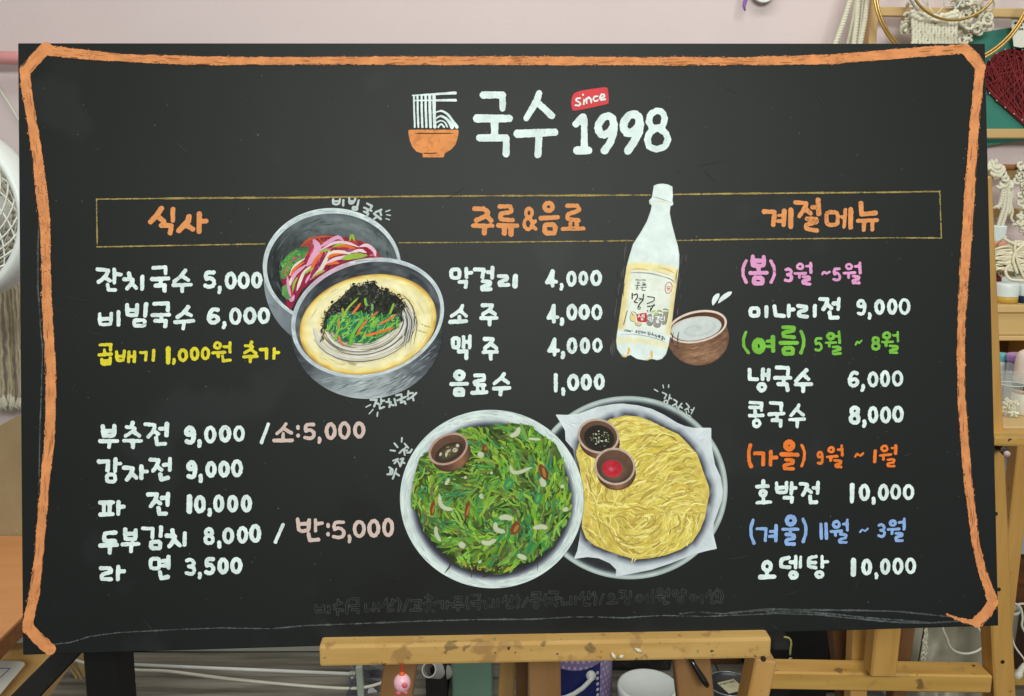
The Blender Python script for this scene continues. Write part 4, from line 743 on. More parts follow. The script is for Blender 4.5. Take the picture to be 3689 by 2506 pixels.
for x, y in scatter(950, lambda x, y: np.maximum(sF(x, y)+6, vis4(x, y)+6), pbb(FP)):
    if y < 1640: a = -.35+(x-2250)/900+rng.normal(0, .22)
    elif x < 2150: a = 1.45+rng.normal(0, .25)-(y-1640)/600
    elif y < 1860: a = math.atan2(y-1800, x-2260)*.25-.45+(x-2250)/700+rng.normal(0, .3)
    else: a = math.atan2(y-1850, x-2290)+1.57+rng.normal(0, .25)
    l = rng.uniform(30, 95); b = rng.normal(.12, .25)
    q = [(x-l/2*math.cos(a-b), y-l/2*math.sin(a-b)), (x, y), (x+l/2*math.cos(a+b), y+l/2*math.sin(a+b))]
    e = np.array(q)
    if (sF(e[None, :, 0], e[None, :, 1])[0] > 3).any() or (E3.r(e[:, 0], e[:, 1]) < 1.0).any(): continue
    p.stroke(q, rng.uniform(3.5, 7), jitc(random.choice(PALY), 6), n=7, taper=.2)
for q in ("590,300 700,262 830,285", "600,330 740,290 880,300", "700,430 820,350 950,325", "740,530 800,420 850,380", "690,1400 715,1330 800,1290", "710,1390 730,1350 760,1320", "950,1130 1100,1140 1250,1080", "720,1250 900,1240 1100,1160"): p.stroke(cr(k4, q), 5.5, (236, 222, 138), n=9)
p.done('potato_pancake', plate4, ART)
k5 = (2040, 1480, 300/867.)
saucer('sauce_bowl', El(2155, 1570, 75, 62, 12), El(2160, 1592, 73, 60, 12), El(2158, 1577, 55, 46, 12), El(2155.5, 1570, 67.5, 54.5, 12), (44, 38, 34), (40, 36, 32), (188, 168, 152), plate4, 'drawn brown bowl of dark sauce with spring onion')
for _ in range(46):
    x, y = El(2162, 1577, 38, 32).pt(rng.uniform(0, 360), rng.random()**.7); a = rng.uniform(0, 3.1); l = rng.uniform(3, 8)
    p.stroke([(x, y), (x+l*math.cos(a), y+l*math.sin(a))], rng.uniform(2.5, 6), random.choice([(206, 208, 180), (196, 196, 168), (96, 140, 62), (70, 96, 54), (216, 216, 200), (150, 150, 130)]), n=4, taper=.2)
p.done('sauce_garnish', plate4, ART)
saucer('sauce_bowl', El(2214, 1679, 74, 67, 12), El(2219, 1700, 71, 64, 12), El(2212, 1690, 50, 44, 8), El(2214.5, 1679, 66.5, 59, 12), (88, 70, 58), (122, 92, 76), (190, 172, 158), plate4, 'drawn brown bowl of red sauce')
rs = El(2205, 1687, 36, 31, 10); p.field(rs.sd, rs.bb(), lambda x, y: mixc(mixc((176, 30, 40), (206, 62, 78), vnoise(x, y, 8, 91)*.8), (214, 110, 130), np.exp(-((rs.uv(x, y)[0]+.1)/.25)**2-((rs.uv(x, y)[1]-.05)/.2)**2)), 2.5)
p.done('red_sauce', plate4, ART)
# ---- rice wine bottle and bowl
k6 = (2180, 960, 480/1995.); k7 = (2180, 640, 480/2105.); k8 = (2220, 940, 240/1024.)
Er = El(2512, 1176, 108, 57, -12); Eb = El(2515, 1214, 111, 102); El2 = El(2504, 1184, 96, 43, -10); Eri = El(2512, 1176.5, 100, 49.5, -12)
p = Paint()
p.field(lambda x, y: np.maximum(Eb.sd(x, y), 1150-y), Eb.bb(), lambda x, y: mixc(mixc((120, 88, 68), (164, 126, 98), np.exp(-((Eb.uv(x, y)[0]-.1)/.55)**2-((Eb.uv(x, y)[1]-.6)/.35)**2)), (84, 60, 46), (Eb.r(x, y)-.95)*9)+((vnoise(x, y*2.2, 15, 71)-.5)*26)[:, None], 3)
p.field(Er.sd, Er.bb(), lambda x, y: np.broadcast_to(np.array((226, 208, 194.)), x.shape+(3,))+((vnoise(x, y, 6, 72)-.5)*18)[:, None], 3)
p.field(Eri.sd, Eri.bb(), lambda x, y: mixc((104, 66, 46), (58, 42, 36), np.abs(Eri.uv(x, y)[1]+.35)*1.0), 3)
def cw(x, y):
    u, v = El2.uv(x, y); r = np.hypot(u-.05, (v-.02)); b = mixc((206, 214, 212), (178, 188, 192), (np.sin(r*11+np.arctan2(v, u))-.3)*.7*(r < .75)); return mixc(b, (206, 190, 180), (r-.85)*4)
p.field(lambda x, y: np.maximum(El2.sd(x, y), Eri.sd(x, y)+2), El2.bb(), cw, 3)
hatch(110, lambda x, y: np.maximum(Eb.sd(x, y), -Er.sd(x, y)+4), Eb.bb(), lambda x, y: -.25-(x-2515)/260, (14, 44), (1.2, 3.2), [(150, 114, 88), (124, 92, 70), (168, 132, 104), (104, 76, 58)])
rb = p.done('rice_wine_bowl_picture', board, ART, label='drawn brown bowl of white rice wine')
for q, w in (("1608,580 1640,490 1705,402", [4, 16, 20, 10]), ("1690,550 1760,470 1895,378", [3, 13, 18, 12])): p.stroke(cr(k6, q), w, (226, 240, 240), n=9, taper=.1)
p.done('splash_mark', rb, ART)
BO = [(2355, 668), (2368, 663), (2386, 661), (2406, 664), (2422, 672), (2424, 704), (2422, 722), (2426, 735), (2419, 742), (2415, 740), (2412.6, 768), (2419.5, 804), (2433, 856), (2442, 886), (2447, 918), (2446, 959), (2441, 1000), (2430, 1080), (2417, 1188), (2408.6, 1244), (2399, 1275), (2385, 1292), (2367.7, 1297), (2348, 1292),
      (2335, 1295), (2319.6, 1297), (2293, 1292), (2271, 1278), (2252, 1283.6), (2235, 1275), (2223, 1256), (2219, 1224), (2235, 1116), (2247, 1027), (2257, 960), (2266, 925), (2280, 879), (2308, 836), (2330, 797), (2344, 758), (2347.6, 739), (2339.6, 734), (2337, 722), (2348, 711)]
sB = polysd(BO); ax0, ax1 = np.array((2388, 665.)), np.array((2312, 1290.))
def axis_uv(x, y):
    t = ((x-ax0[0])*(ax1-ax0)[0]+(y-ax0[1])*(ax1-ax0)[1])/((ax1-ax0)@(ax1-ax0)); nx = (x-(ax0[0]+t*(ax1-ax0)[0])); return nx, t
def cb(x, y):
    nx, t = axis_uv(x, y); d = -sB(x[None], y[None])[0]; ty = y-(nx/100.)**2*10-nx*.12
    b = np.broadcast_to(np.array((226, 240, 238.)), x.shape+(3,)); lab = np.clip((ty-965)/12, 0, 1)*np.clip((1195-ty)/12, 0, 1)
    b = mixc(b, (232, 240, 228), lab); b = mixc(b, (236, 212, 138), lab*np.clip((np.abs(nx)-68)/22, 0, 1)); b = mixc(b, (240, 224, 150), np.exp(-((ty-962)/14)**2)*.9); b = mixc(b, (238, 224, 160), np.exp(-((ty-1228)/12)**2)*.6)
    b = mixc(b, (200, 212, 212), np.clip(1-d/5, 0, 1)*.5); return b+((vnoise(x, y, 12, 81)-.5)*8)[:, None]
p.field(sB, pbb(BO), cb, 3)
for q, w, c in (("755,300 880,335 1060,400", 4, (172, 184, 190)), ("750,370 900,378 1020,430", 5, (226, 222, 180)), ("700,350 710,390 725,412", 3, (170, 184, 190))): p.stroke(cr(k7, q), w, c, n=8)
for q, w, c in (("400,1445 560,1440 700,1465", 4, (222, 170, 84)), ("850,1420 980,1450 1100,1510", 4, (216, 178, 100)), ("390,1500 560,1498 760,1520 1000,1590", 5, (160, 168, 176)), ("800,1480 900,1500 1040,1550", 3, (226, 190, 120))): p.stroke(cr(k7, q), w, c, n=8)
for q, w, c in (("880,150 980,190 1045,240", 4, (130, 138, 150)), ("215,1020 400,1010 620,1040 800,1090 920,1145", 3, (168, 176, 182)), ("350,1200 355,1260 330,1330", 9, (228, 186, 110)), ("690,1250 695,1320 700,1370", 9, (228, 190, 110)), ("690,1350 640,1390 600,1395", 5, (232, 200, 130)), ("240,1330 300,1345 340,1320", 6, (234, 196, 120))): p.stroke(cr(k6, q), w, c, n=8)
hatch(120, sB, pbb(BO), lambda x, y: 1.69, (16, 60), (1.2, 3), [(232, 244, 242), (214, 228, 228), (222, 236, 236)], -6) if False else None
bottle = p.done('rice_wine_bottle_picture', board, ART, label='drawn white rice wine bottle with a yellow banded label')
P_ = cr(k8, "312,830 330,812 450,795 468,820 475,900 465,930 420,940 335,928 318,900"); p.blob(P_, (196, 58, 58))
for P_, c in (("465,845 500,815 535,810 562,870 552,985 480,970", (150, 142, 140)), ("572,830 640,810 705,820 695,950 660,1018 585,998", (158, 148, 146)), ("722,775 795,790 765,955 702,968", (152, 150, 130)), ("215,800 300,832 292,930 228,912", (224, 208, 150)), ("290,930 380,945 385,985 340,1000 290,975", (214, 204, 170))): p.blob(cr(k8, P_), c)
for q, c in (("530,795 570,770 610,760", (166, 196, 112)), ("560,815 610,800 660,800", (176, 200, 124)), ("620,775 660,762 705,775", (160, 192, 112)), ("712,752 750,738 795,755", (150, 176, 110)), ("590,790 600,810 630,820", (170, 196, 116))): p.stroke(cr(k8, q), 6, c, n=6)
DK = (52, 58, 62)
for q in ("215,800 210,880 230,920 290,935", "220,770 240,800 270,845", "240,770 300,800 310,840", "460,850 470,970 540,990 560,930", "575,840 570,990 655,1018 695,950", "710,745 790,740 795,800 765,960 740,970", "620,765 700,775 700,800", "285,930 300,980 350,1000 390,970", "470,790 480,750 490,800"): p.stroke(cr(k8, q), 2.2, (96, 96, 92), n=8)
for i in range(12): p.stroke(cr(k8, f"{98+i*5},{990-i*19} {118+i*5},{968-i*19} {125+i*4},{960-i*19}"), 2.2, (96, 92, 80), n=4)
e = El(k8[0]+803*k8[2], k8[1]+410*k8[2], 12.5, 20, 10)
p.stroke(e.arc(0, 360, 1, 16), 2.5, (190, 88, 76), n=26, taper=.01)
for v in (-.25, 0, .1, .35): p.stroke([(e.c[0]-8, e.c[1]+v*20-1), (e.c[0], e.c[1]+v*20+2), (e.c[0]+8, e.c[1]+v*20-1)], 2.2, (198, 96, 80), n=6)
lab = p.done('label_art', bottle, ART)
zz = p.z+.0002
m_ink = pigment('dark_ink', (48, 54, 60), var=.2)
text('label_lettering', glyphs("@5 O 320,320,350,352 / 290,375 365,375 / 325,375 325,395 / O 305,400,335,435 / 405,335 430,335 / 395,355 455,352 395,385 / 420,365 460,385 / 375,408 460,405 / 395,420 395,450 445,450 / @10 245,500 243,580 / @9 270,522 320,500 325,560 270,628 320,640 / 418,515 410,600 355,660 335,700 / @6 345,600 400,585 / 345,570 395,580 / O 330,700,368,738 / "
    "@9 482,545 588,560 578,612 475,655 / @8 480,700 590,682 / 580,665 525,765 / 530,720 518,772 / @4 115,1062 145,1055 125,1085 / 165,1055 150,1058 165,1070 155,1085 / O 172,1057,190,1083 / 200,1085 203,1068 212,1085 215,1068 222,1085 / 240,1055 240,1085 / "
    "O 298,1068,315,1080 / 290,1092 325,1092 / 305,1092 305,1105 / 345,1070 332,1092 / 340,1080 352,1092 / 362,1068 362,1092 / 340,1100 342,1112 362,1110 / 375,1078 412,1080 410,1092 / 375,1098 415,1100 / 395,1100 395,1112 / O 425,1092,440,1108 / 452,1085 452,1112 / 480,1090 505,1092 500,1105 / 478,1115 512,1118 / 490,1128 508,1130 505,1145 / 525,1100 528,1130 545,1132 / 555,1100 555,1140 / 570,1120 572,1145 590,1142 / "
    "600,1130 596,1150 / 612,1128 612,1150 / O 606,1155,622,1168 / M 640,1140,660,1160 / 670,1140 670,1165 / 650,1172 668,1172 666,1186 / 690,1155 708,1160 700,1178 / 715,1155 715,1185 / 690,1190 712,1192 695,1205 712,1210 / 725,1180 742,1184 728,1200 742,1208 / "
    "@3 295,285 310,278 298,292 310,296 / 320,280 320,296 / 330,296 332,284 342,296 / 352,284 348,296 358,296 / 365,288 375,286 366,296 376,298 / 395,282 395,300 / O 404,284,414,292 / 414,290 410,302 / O 424,285,434,293 / 434,290 431,304 / 452,286 442,288 452,296 444,304", k8, 5), m_ink, lab, z=zz, h=1.0, rough=.15, smooth=.8)
text('label_lettering', glyphs("@6 352,825 332,862 / 350,842 372,862 / 395,820 395,868 / 425,815 425,872 / 397,845 424,843 / O 382,882,408,908 / @7 M 487,862,528,898 / 552,850 552,912 / 555,880 572,878 / 510,920 545,918 545,940 / 600,852 640,852 628,900 / 655,845 655,905 / 640,872 655,872 / 612,918 650,920 615,940 652,948 / 672,862 712,862 680,890 680,912 718,915 / 737,850 737,912", k8, 7), WHITE, lab, z=zz, h=1.0, rough=.15, smooth=.8)
# ---- little captions round the pictures
w1 = (1180, 700, 250/2324.); w2 = (1300, 1380, 230/2324.); w3 = (2330, 1370, 200/2105.); w4 = (1360, 1540, 200/1435.)
text('caption', glyphs("195,165 195,320 300,345 400,310 425,165 / 200,240 410,235 / 540,190 530,370 / 735,125 735,290 800,320 870,290 935,160 / 740,240 900,235 / 1050,200 1005,390 / M 850,430,1000,515 / 1330,310 1490,390 1450,480 / 1230,450 1480,560 / 1350,510 1340,580 / 1225,580 1370,650 1340,710 / 1810,520 1620,600 / 1770,590 1800,700 / 1560,650 1790,830 / 1660,750 1560,830 / @19 1960,580 2100,530 / 1980,685 2110,710 / 1960,815 2080,855", w1, 37), GRY, board, z=.0018, h=1.4, rough=.4, smooth=1.5, label='small grey caption above the spicy noodle bowl')
text('caption', glyphs("360,600 580,600 490,840 / 570,720 650,750 / 740,560 745,740 / 760,650 850,630 / 690,800 700,920 860,860 / 1030,570 1020,650 / 930,680 1090,680 1040,860 / 1090,770 1190,800 / 1230,570 1280,790 / 1290,440 1480,400 1490,520 / 1340,620 1620,500 / 1480,570 1480,640 / 1460,700 1590,660 1630,740 / 1740,290 1710,470 / 1770,370 1890,350 / 1700,580 1850,510 2020,350 / 1890,490 1920,620 / @22 190,865 360,780 / 310,1110 450,950 / @30 620,1060 600,1200", w2, 38), GRY, board, z=.0018, h=1.4, rough=.4, smooth=1.5, label='small grey caption below the noodle soup bowl')
text('caption', glyphs("580,450 740,530 660,680 / 860,540 820,730 / 870,650 930,690 / O 645,750,780,890 / 1020,720 1140,810 1100,880 970,945 / 1090,900 1130,1010 / 1310,870 1230,970 1170,1100 / 1260,990 1330,1040 / 1490,870 1600,1000 1540,1060 1430,1115 / 1560,1090 1580,1210 / 1780,1030 1670,1260 / 1660,1100 1710,1120 / 1480,1180 1500,1280 1640,1360 / @24 600,170 620,280 / 815,170 815,260 / 280,335 410,415", w3, 28), GRY, board, z=.0018, h=1.4, rough=.4, smooth=1.5, label='small grey caption above the potato pancake')
text('caption', glyphs("705,410 800,520 / 700,540 760,480 / 570,650 660,560 / 680,590 770,580 / 690,600 710,700 / 770,640 840,640 890,560 / 410,850 530,800 / 440,920 510,830 / 530,860 590,980 / 590,820 640,790 / 590,990 670,800 / 620,880 700,910 / 310,1020 400,1080 380,1200 260,1200 / 350,1050 320,1190 / 490,1060 400,1310 / 460,1160 560,1230 / @24 635,260 625,365 / 440,400 520,500 / 340,580 455,595", w4, 24), GRY, board, z=.0018, h=1.4, rough=.4, smooth=1.5, label='small grey caption beside the chive pancake plate')
# ================================================================== THE ROOM BEHIND
def struct(name, V, F, m, **k): return mk(name, V, F, m, kind='structure', base=(0, 0, 0), **k)
WY = 2.156                                                          # distance of the wall
m_wall = mat('pink_plaster', (219, 204, 203), (208, 192, 192), rough=.85, scale=(2.0, 2.0, 2.0), contrast=.8, bump=.2, bscale=200, spec=.2, spots=[(45, .72, (206, 188, 186))])
V, F = box((0, WY+.05, 1.3), AX, (7, .1, 3.0), 0); wall = struct('wall', V, F, m_wall)
V, F = box((0, WY-.006, .035), AX, (6.9, .012, .07), .003); struct('skirting_board', V, F, mat('skirting', (176, 176, 166), (150, 150, 140), rough=.5, scale=(3, 3, 3)))
floor = struct('floor', *box((0, -1.45, -.03), AX, (7, 7.4, .05), 0), mat('floor_gap', (46, 42, 36), rough=.9))
m_pl = [mat('plank_grey_%d' % i, c, d, rough=.5, scale=(2.6, 34, 34), contrast=1.5, bump=.2, bscale=70, spots=[(9, .66, e)]) for i, (c, d, e) in
        enumerate([((146, 142, 130), (88, 84, 74), (72, 68, 60)), ((156, 152, 140), (98, 94, 83), (80, 76, 66)), ((136, 130, 118), (80, 75, 66), (66, 62, 54))])]
yy = WY-.013; r = 0
while yy > 1.30:
    w = .118; x = -1.75+(.37*r) % .85-.4; x = x if r != 1 else -1.0265-.9*1
    while x < 1.7:
        V, F = box((x+.45, yy-w/2, -.0025), AX, (.897, w-.003, .008), .0015)
        mk('plank', V, F, random.choice(m_pl), floor); x += .9
    yy -= w; r += 1
# ---- pink rod along the wall at the left
t = thing('curtain_rod', at(20, 208, WY-.05), 'pink round rod running along the wall at upper left', 'rod')
V, F = tube([at(-160, 208, WY-.05), at(330, 208, WY-.05)], 21.5*pxm(WY), 20); mk('pole', V, F, mat('pink_rod', (226, 158, 156), (214, 142, 142), rough=.35), t, smooth=True)
V, F = lathe(at(330, 208, WY-.05), [(.0001, .012), (.02, .010), (.022, .0), (.022, -.02)], 20, (1, 0, 0)); mk('end_cap', V, F, mat('pink_rod'  , (226, 158, 156)), t, smooth=True)
V, F = tube([at(-14, 300, WY-.01), at(40, 385, WY-.01), at(90, 470, WY-.01)], .003, 8)
mk('cord', V, F, mat('white_cord', (226, 226, 214), (204, 204, 190), rough=.7), label='thin white cord slanting down the wall below the pink rod', cat='cord', smooth=True)
# ---- fan
FY = 1.72; fc = at(-222, 768, FY); fs = pxm(FY)*1.0
m_fan = mat('fan_white', (238, 244, 240), (230, 238, 234), rough=.35, spec=.5, scale=(4, 4, 4))
m_wire = mat('fan_wire', (240, 244, 234), rough=.35)
fan = thing('electric_fan', (fc.x, fc.y, 0), 'white electric fan with spiral wire guard cut off by the left edge', 'fan')
ax = Vector((.0, -1, .02))
V, F = lathe(fc, [(292*fs, .0), (296*fs, .016), (308*fs, .022), (322*fs, .017), (332*fs, .0), (333*fs, -.035), (325*fs, -.06), (292*fs, -.06), (292*fs, 0)], 72, ax); mk('rim', V, F, m_fan, fan, smooth=True)
fz = ax.normalized(); fx = fz.orthogonal().normalized(); fy = fz.cross(fx)
for sgn, dpt, n in ((1, .012, 30), (-1, .009, 18)):
    for k in range(n):
        pts = []
        for i in range(15):
            q = i/14; rr = (60+236*q)*fs; a = 2*math.pi*k/n+sgn*1.5*(q**1.15)
            pts.append(fc+fx*(rr*math.cos(a))+fy*(rr*math.sin(a))+fz*(dpt+.012*(1-q*q)))
        V, F = tube(pts, .0019 if sgn > 0 else .0017, 5); mk('guard_wire', V, F, m_wire, fan, smooth=True)
for k in range(9):
    rr = (120+20*k)*fs; V, F = tube([fc+fx*(rr*math.cos(a))+fy*(rr*math.sin(a))-fz*.075 for a in np.linspace(0, 2*math.pi, 60, endpoint=False)], .0009, 4, closed=True); mk('rear_ring', V, F, m_wire, fan, smooth=True)
V, F = lathe(fc-fz*.09, [(.0001, .115), (40*fs, .112), (60*fs, .10), (62*fs, .02), (80*fs, 0), (80*fs, -.08), (.0001, -.09)], 32, ax); mk('motor', V, F, m_fan, fan, smooth=True)
for k in range(3):
    Pb = []
    for i in range(9):
        q = i/8; a = 2.1*k+.2; aw = .55*math.sin(math.pi*min(1, q*.8+.2)); rr = (60+115*q)*fs; Pb.append((rr, a-aw*.4, -.03+.02*q)); 
    V = []
    for rr, a, h in Pb:
        for s_ in (-1, 1): b = a+s_*.32; V.append(fc+fx*(rr*math.cos(b))+fy*(rr*math.sin(b))+fz*(-.035+s_*.014))
    F = [(2*i, 2*i+1, 2*i+3, 2*i+2) for i in range(8)]; V2 = [v-fz*.003 for v in V]; n = len(V); F = F+[tuple(j+n for j in f[::-1]) for f in F]+[(0, 2, 2+n, n), (1, n+1, n+3, 3)]
    mk('blade', V+V2, F, mat('fan_blade', (196, 206, 204), rough=.4), fan)
V, F = tube([fc-fz*.12-Vector((0, 0, .06)), Vector((fc.x-.16, fc.y+.12, .03))], .014, 16); mk('stand_pole', V, F, m_fan, fan, smooth=True)
V, F = lathe(Vector((fc.x-.16, fc.y+.12, 0)), [(.0001, .05), (.03, .045), (.08, .02), (.085, .0), (.0001, 0)], 40); mk('base', V, F, m_fan, fan, smooth=True)
# ---- cord wall hanging behind the fan
m_rope = mat('cotton_rope', (226, 223, 204), (208, 203, 180), rough=.9, scale=(120, 120, 120), bump=.3, bscale=500, contrast=.8)
m_rope2 = mat('cotton_rope_grey', (204, 199, 178), (180, 174, 150), rough=.9, scale=(120, 120, 120), bump=.3, bscale=500, contrast=.8)
HY = 2.08; h = pxm(HY)
hang = thing('knotted_wall_hanging', at(40, 1500, HY), 'cream knotted cord hanging with long fringe behind the white fan', 'wall hanging')
V, F = tube([at(-330, 577, HY+.012), at(190, 577, HY+.012)], .006, 12); mk('hanging_rod', V, F, m_rope2, hang, smooth=True)
for r_ in range(16):
    for c_ in range(14):
        px, py = -270+c_*32+(r_ % 2)*16, 588+r_*21
        if px < -20 and r_ > 2 and (r_+c_) % 2: continue
        V, F = ell(at(px+rng.normal(0, 2), py+rng.normal(0, 2), HY-.004), (16*h, 10*h, (11+3*(c_ % 2))*h), 7, 5); mk('knot', V, F, random.choice([m_rope, m_rope2]), hang, smooth=True)
m_fr = mat('fringe_cord', (206, 197, 168), (180, 168, 136), rough=.95, scale=(90, 90, 90), bump=.3, bscale=400, contrast=.9)
m_fr2 = mat('fringe_cord_grey', (182, 172, 140), (150, 138, 106), rough=.95, scale=(90, 90, 90), bump=.3, bscale=400, contrast=.9)
for k in range(38):
    px = -275+k*12.2+rng.normal(0, 3.5); top = 890+rng.uniform(0, 20); dx = rng.normal(24, 6); am_ = rng.uniform(2, 4.5); yo = rng.uniform(-.012, .008)
    pts = [at(px+dx*u+am_*math.sin(rng.uniform(14, 22)*.3*u*3+k), top+(1440+6*math.sin(k)-top)*u, HY+yo) for u in np.linspace(0, 1, 26)]
    V, F = tube(pts, [(5.2+.9*math.sin(i*2.1+k))*h for i in range(26)], 7); mk('cord', V, F, random.choice([m_fr, m_fr, m_fr2]), hang, smooth=True)
    for j in range(4):
        e = at(px+dx+rng.normal(0, 7), 1472+rng.uniform(-4, 10), HY+yo-.002); V, F = tube([pts[-2], (pts[-1]+e)/2+Vector((rng.normal(0, .003), -.003, 0)), e], [4*h, 5*h, 2*h], 5); mk('tuft', V, F, m_rope, hang, smooth=True)
# ---- table with a standing panel at the left, tray of paper, black legs
m_tab = mat('table_wood', (214, 152, 98), (200, 136, 84), rough=.42, scale=(3, 40, 40), contrast=.8, bump=.05)
m_tabe = mat('table_edge_wood', (150, 98, 56), (120, 76, 42), rough=.6, scale=(10, 60, 60))
TZ = .61; a0 = atz(-160, 2462, TZ); a1 = atz(0, 2300, TZ); a2 = atz(79, 2222, TZ); dr = (a2-a1); a3 = a1+dr*2.6; bk0 = atz(-160, 1930, TZ)
a3.y = min(a3.y, bk0.y-.02); cn = Vector((max(a3.x+.02, at(395, 2450, bk0.y-.06).x+.03), bk0.y, TZ))
tab = thing('side_table', (a1.x, a1.y, 0), 'light wooden table corner with dark edge at the left', 'table')
V, F = prism([a0, a1, a3, cn, bk0], (0, 0, -.004)); mk('table_top', V, F, m_tab, tab)
lo = .026
V, F = prism([p_+Vector((0, 0, -.0045)) for p_ in (a0, a1, a3, cn, bk0)], (0, 0, -lo)); mk('edge_band', V, F, m_tabe, tab)
V, F = box((at(395, 2450, cn.y-.06).x, cn.y-.06, (TZ-.031)/2), AX, (.045, .045, TZ-.031), .003); mk('leg', V, F, m_tabe, tab)
V, F = box((bk0.x-.1, bk0.y-.04, (TZ-.031)/2), AX, (.045, .045, TZ-.031), .003); mk('leg', V, F, m_tabe, tab)
PYd = bk0.y+.004
V, F = prism([at(-170, 1640, PYd), at(0, 1533, PYd), at(78, 1488, PYd), at(240, 1395, PYd), at(240, 2200, PYd), at(-170, 2200, PYd)], (0, .012, 0))
mk('particle_board', V, F, mat('particle_board', (158, 138, 104), (142, 122, 90), rough=.8, scale=(14, 14, 14), bump=.2, bscale=300, spots=[(40, .66, (176, 156, 118))]), label='beige particle board standing upright behind the table', cat='panel', base=tuple(at(40, 2200, PYd)))
m_box = mat('tray_wood', (208, 174, 116), (192, 154, 94), rough=.5, scale=(30, 4, 30), contrast=.8)
tray = thing('wooden_tray', atz(60, 2480, .50), 'yellow wooden tray under the white sheet at bottom left', 'tray')
q0, q1 = atz(-60, 2700, .50), atz(185, 2368, .50); dv = (q1-q0).normalized(); q1 = q0+dv*((q1-q0).length+.06); sd_ = Vector((dv.y, -dv.x, 0))
V, F = box((q0+q1)/2-Vector((0, 0, .02)), (dv, sd_, Vector((0, 0, 1))), ((q1-q0).length, .026, .04), .002); mk('side_rail', V, F, m_box, tray)
V, F = box((q0+q1)/2-sd_*.20-Vector((0, 0, .032)), (dv, sd_, Vector((0, 0, 1))), ((q1-q0).length, .40, .012), .001); mk('tray_floor', V, F, m_box, tray)
V, F = box(q1-sd_*.20-dv*.013-Vector((0, 0, .02)), (sd_, dv, Vector((0, 0, 1))), (.37, .026, .038), .002); mk('end_rail', V, F, m_box, tray)
pp = thing('paper_sheet', atz(30, 2450, .505), 'white laminated sheet with a blue outline on the wooden tray', 'paper')
c0 = atz(88, 2384, .505); b0 = atz(-120, 2376, .505); b1 = atz(-150, 2640, .505); c1_ = atz(0, 2500, .505)
V, F = prism([b0, atz(70, 2381, .505), atz(86, 2385, .505), atz(90, 2392, .505), c1_, b1], (0, 0, -.001)); mk('sheet', V, F, mat('laminated', (226, 230, 220), (218, 222, 212), rough=.3), pp)
ln = [atz(-90, 2405, .5063), atz(36, 2407, .5063), atz(0, 2440, .5063), atz(-60, 2500, .5063)]
for u, v in zip(ln[:-1], ln[1:]):
    V, F = bar(u, v, .0012, .0006, 0, (0, 0, 1)); mk('printed_line', V, F, mat('blue_print', (96, 108, 160), rough=.5), pp)
m_blk = mat('black_metal', (20, 20, 21), (15, 15, 16), rough=.55, scale=(8, 8, 8), bump=.15, bscale=400)
leg = thing('black_metal_frame', at(380, 2400, 1.12)*1, 'black square steel post with a slanting brace under the board', 'frame'); leg.location.z = 0
pz = lambda px, py, Y: at(px, py, Y)
def post(a, b, Y, w, d, m, par, name, bev=.002, z0=.02, top=None):
    """upright seen between two picture points at distance Y, carried on down to the floor; top = extra metres upward"""
    A = at(a[0], a[1], Y); B = at(b[0], b[1], Y); dv = (B-A); B2_ = A+dv*((A.z-z0)/(A.z-B.z)); up_ = -dv.normalized()
    A = A+up_*(top or 0); V, F = bar(A, B2_, w, d, bev); return mk(name, V, F, m, par)
post((392, 2340), (404, 2506), 1.10, 135*pxm(1.10), .048, m_blk, leg, 'upright', top=.1)
V, F = bar(at(330, 2262, 1.16), at(-20, 2625, 1.0), 82*pxm(1.1), .03, .002); mk('brace', V, F, m_blk, leg)
card = thing('folded_card', atz(290, 2400, 0.02), 'folded tan cardboard leaning behind the black post', 'cardboard')
m_card = mat('card_tan', (186, 160, 112), (170, 142, 96), rough=.85, scale=(10, 10, 10))
CYd = 2.02
for q in ([(243, 2392), (252, 2386), (288, 2452), (276, 2454)], [(254, 2384), (262, 2380), (303, 2448), (291, 2452)], [(264, 2362), (330, 2340), (336, 2412), (302, 2442)]):
    V, F = prism([at(a, b, CYd-.004*i) for i, (a, b) in enumerate(q)], (0, .006, 0)); mk('card_flap', V, F, m_card, card)
# ---- white rack and cables on the floor
RY = 1.93; m_wm = mat('white_metal', (222, 226, 220), (210, 214, 208), rough=.35)
rack = thing('white_rack', at(1296, 2506, RY), 'low white rack of a long rod bolted to a post under the board', 'rack'); rack.location.z = 0
V, F = tube([at(330, 2388, RY), at(1272, 2427, RY)], 6.5*pxm(RY), 14); mk('rod', V, F, m_wm, rack, smooth=True)
for px in (1266, 1276):
    a = at(px, 2426.5, RY); V, F = lathe(a, [(.0001, -.004), (.0075, -.004), (.0075, .004), (.0001, .004)], 6, (1, 0, 0)); mk('bolt', V, F, mat('zinc', (186, 190, 180), rough=.3, metal=.6), rack)
post((1294, 2395), (1302, 2506), RY, 26*pxm(RY), .02, mat('rack_grey', (176, 184, 174), (160, 168, 158), rough=.5), rack, 'upright', z0=.0)
post((352, 2370), (352, 2506), RY, 24*pxm(RY), .02, mat('rack_grey', (176, 184, 174)), rack, 'upright', z0=.0)
cb_ = [at(255, 2372, 1.96), at(325, 2392, 1.95), at(480, 2412, 1.95), at(600, 2417, 1.95), at(760, 2437, 1.945), at(900, 2452, 1.94), at(1100, 2470, 1.94), at(1250, 2479, 1.935), at(1330, 2472, 1.93), at(1400, 2447, 1.93), at(1460, 2405, 1.94)]
V, F = tube([Vector(c) for c in crom(cb_, 60)], 6.2*pxm(1.94), 8)
cab = thing('extension_cable', at(330, 2450, 1.94), 'white cable sagging below the board from its plug behind the black post', 'cable'); mk('wire', V, F, mat('cable_white', (226, 224, 208), rough=.5), cab, smooth=True)
V, F = box(at(327, 2437, 1.93), AX, (26*pxm(1.93), .02, 52*pxm(1.93)), .004, 2); mk('plug', V, F, m_wm, cab)
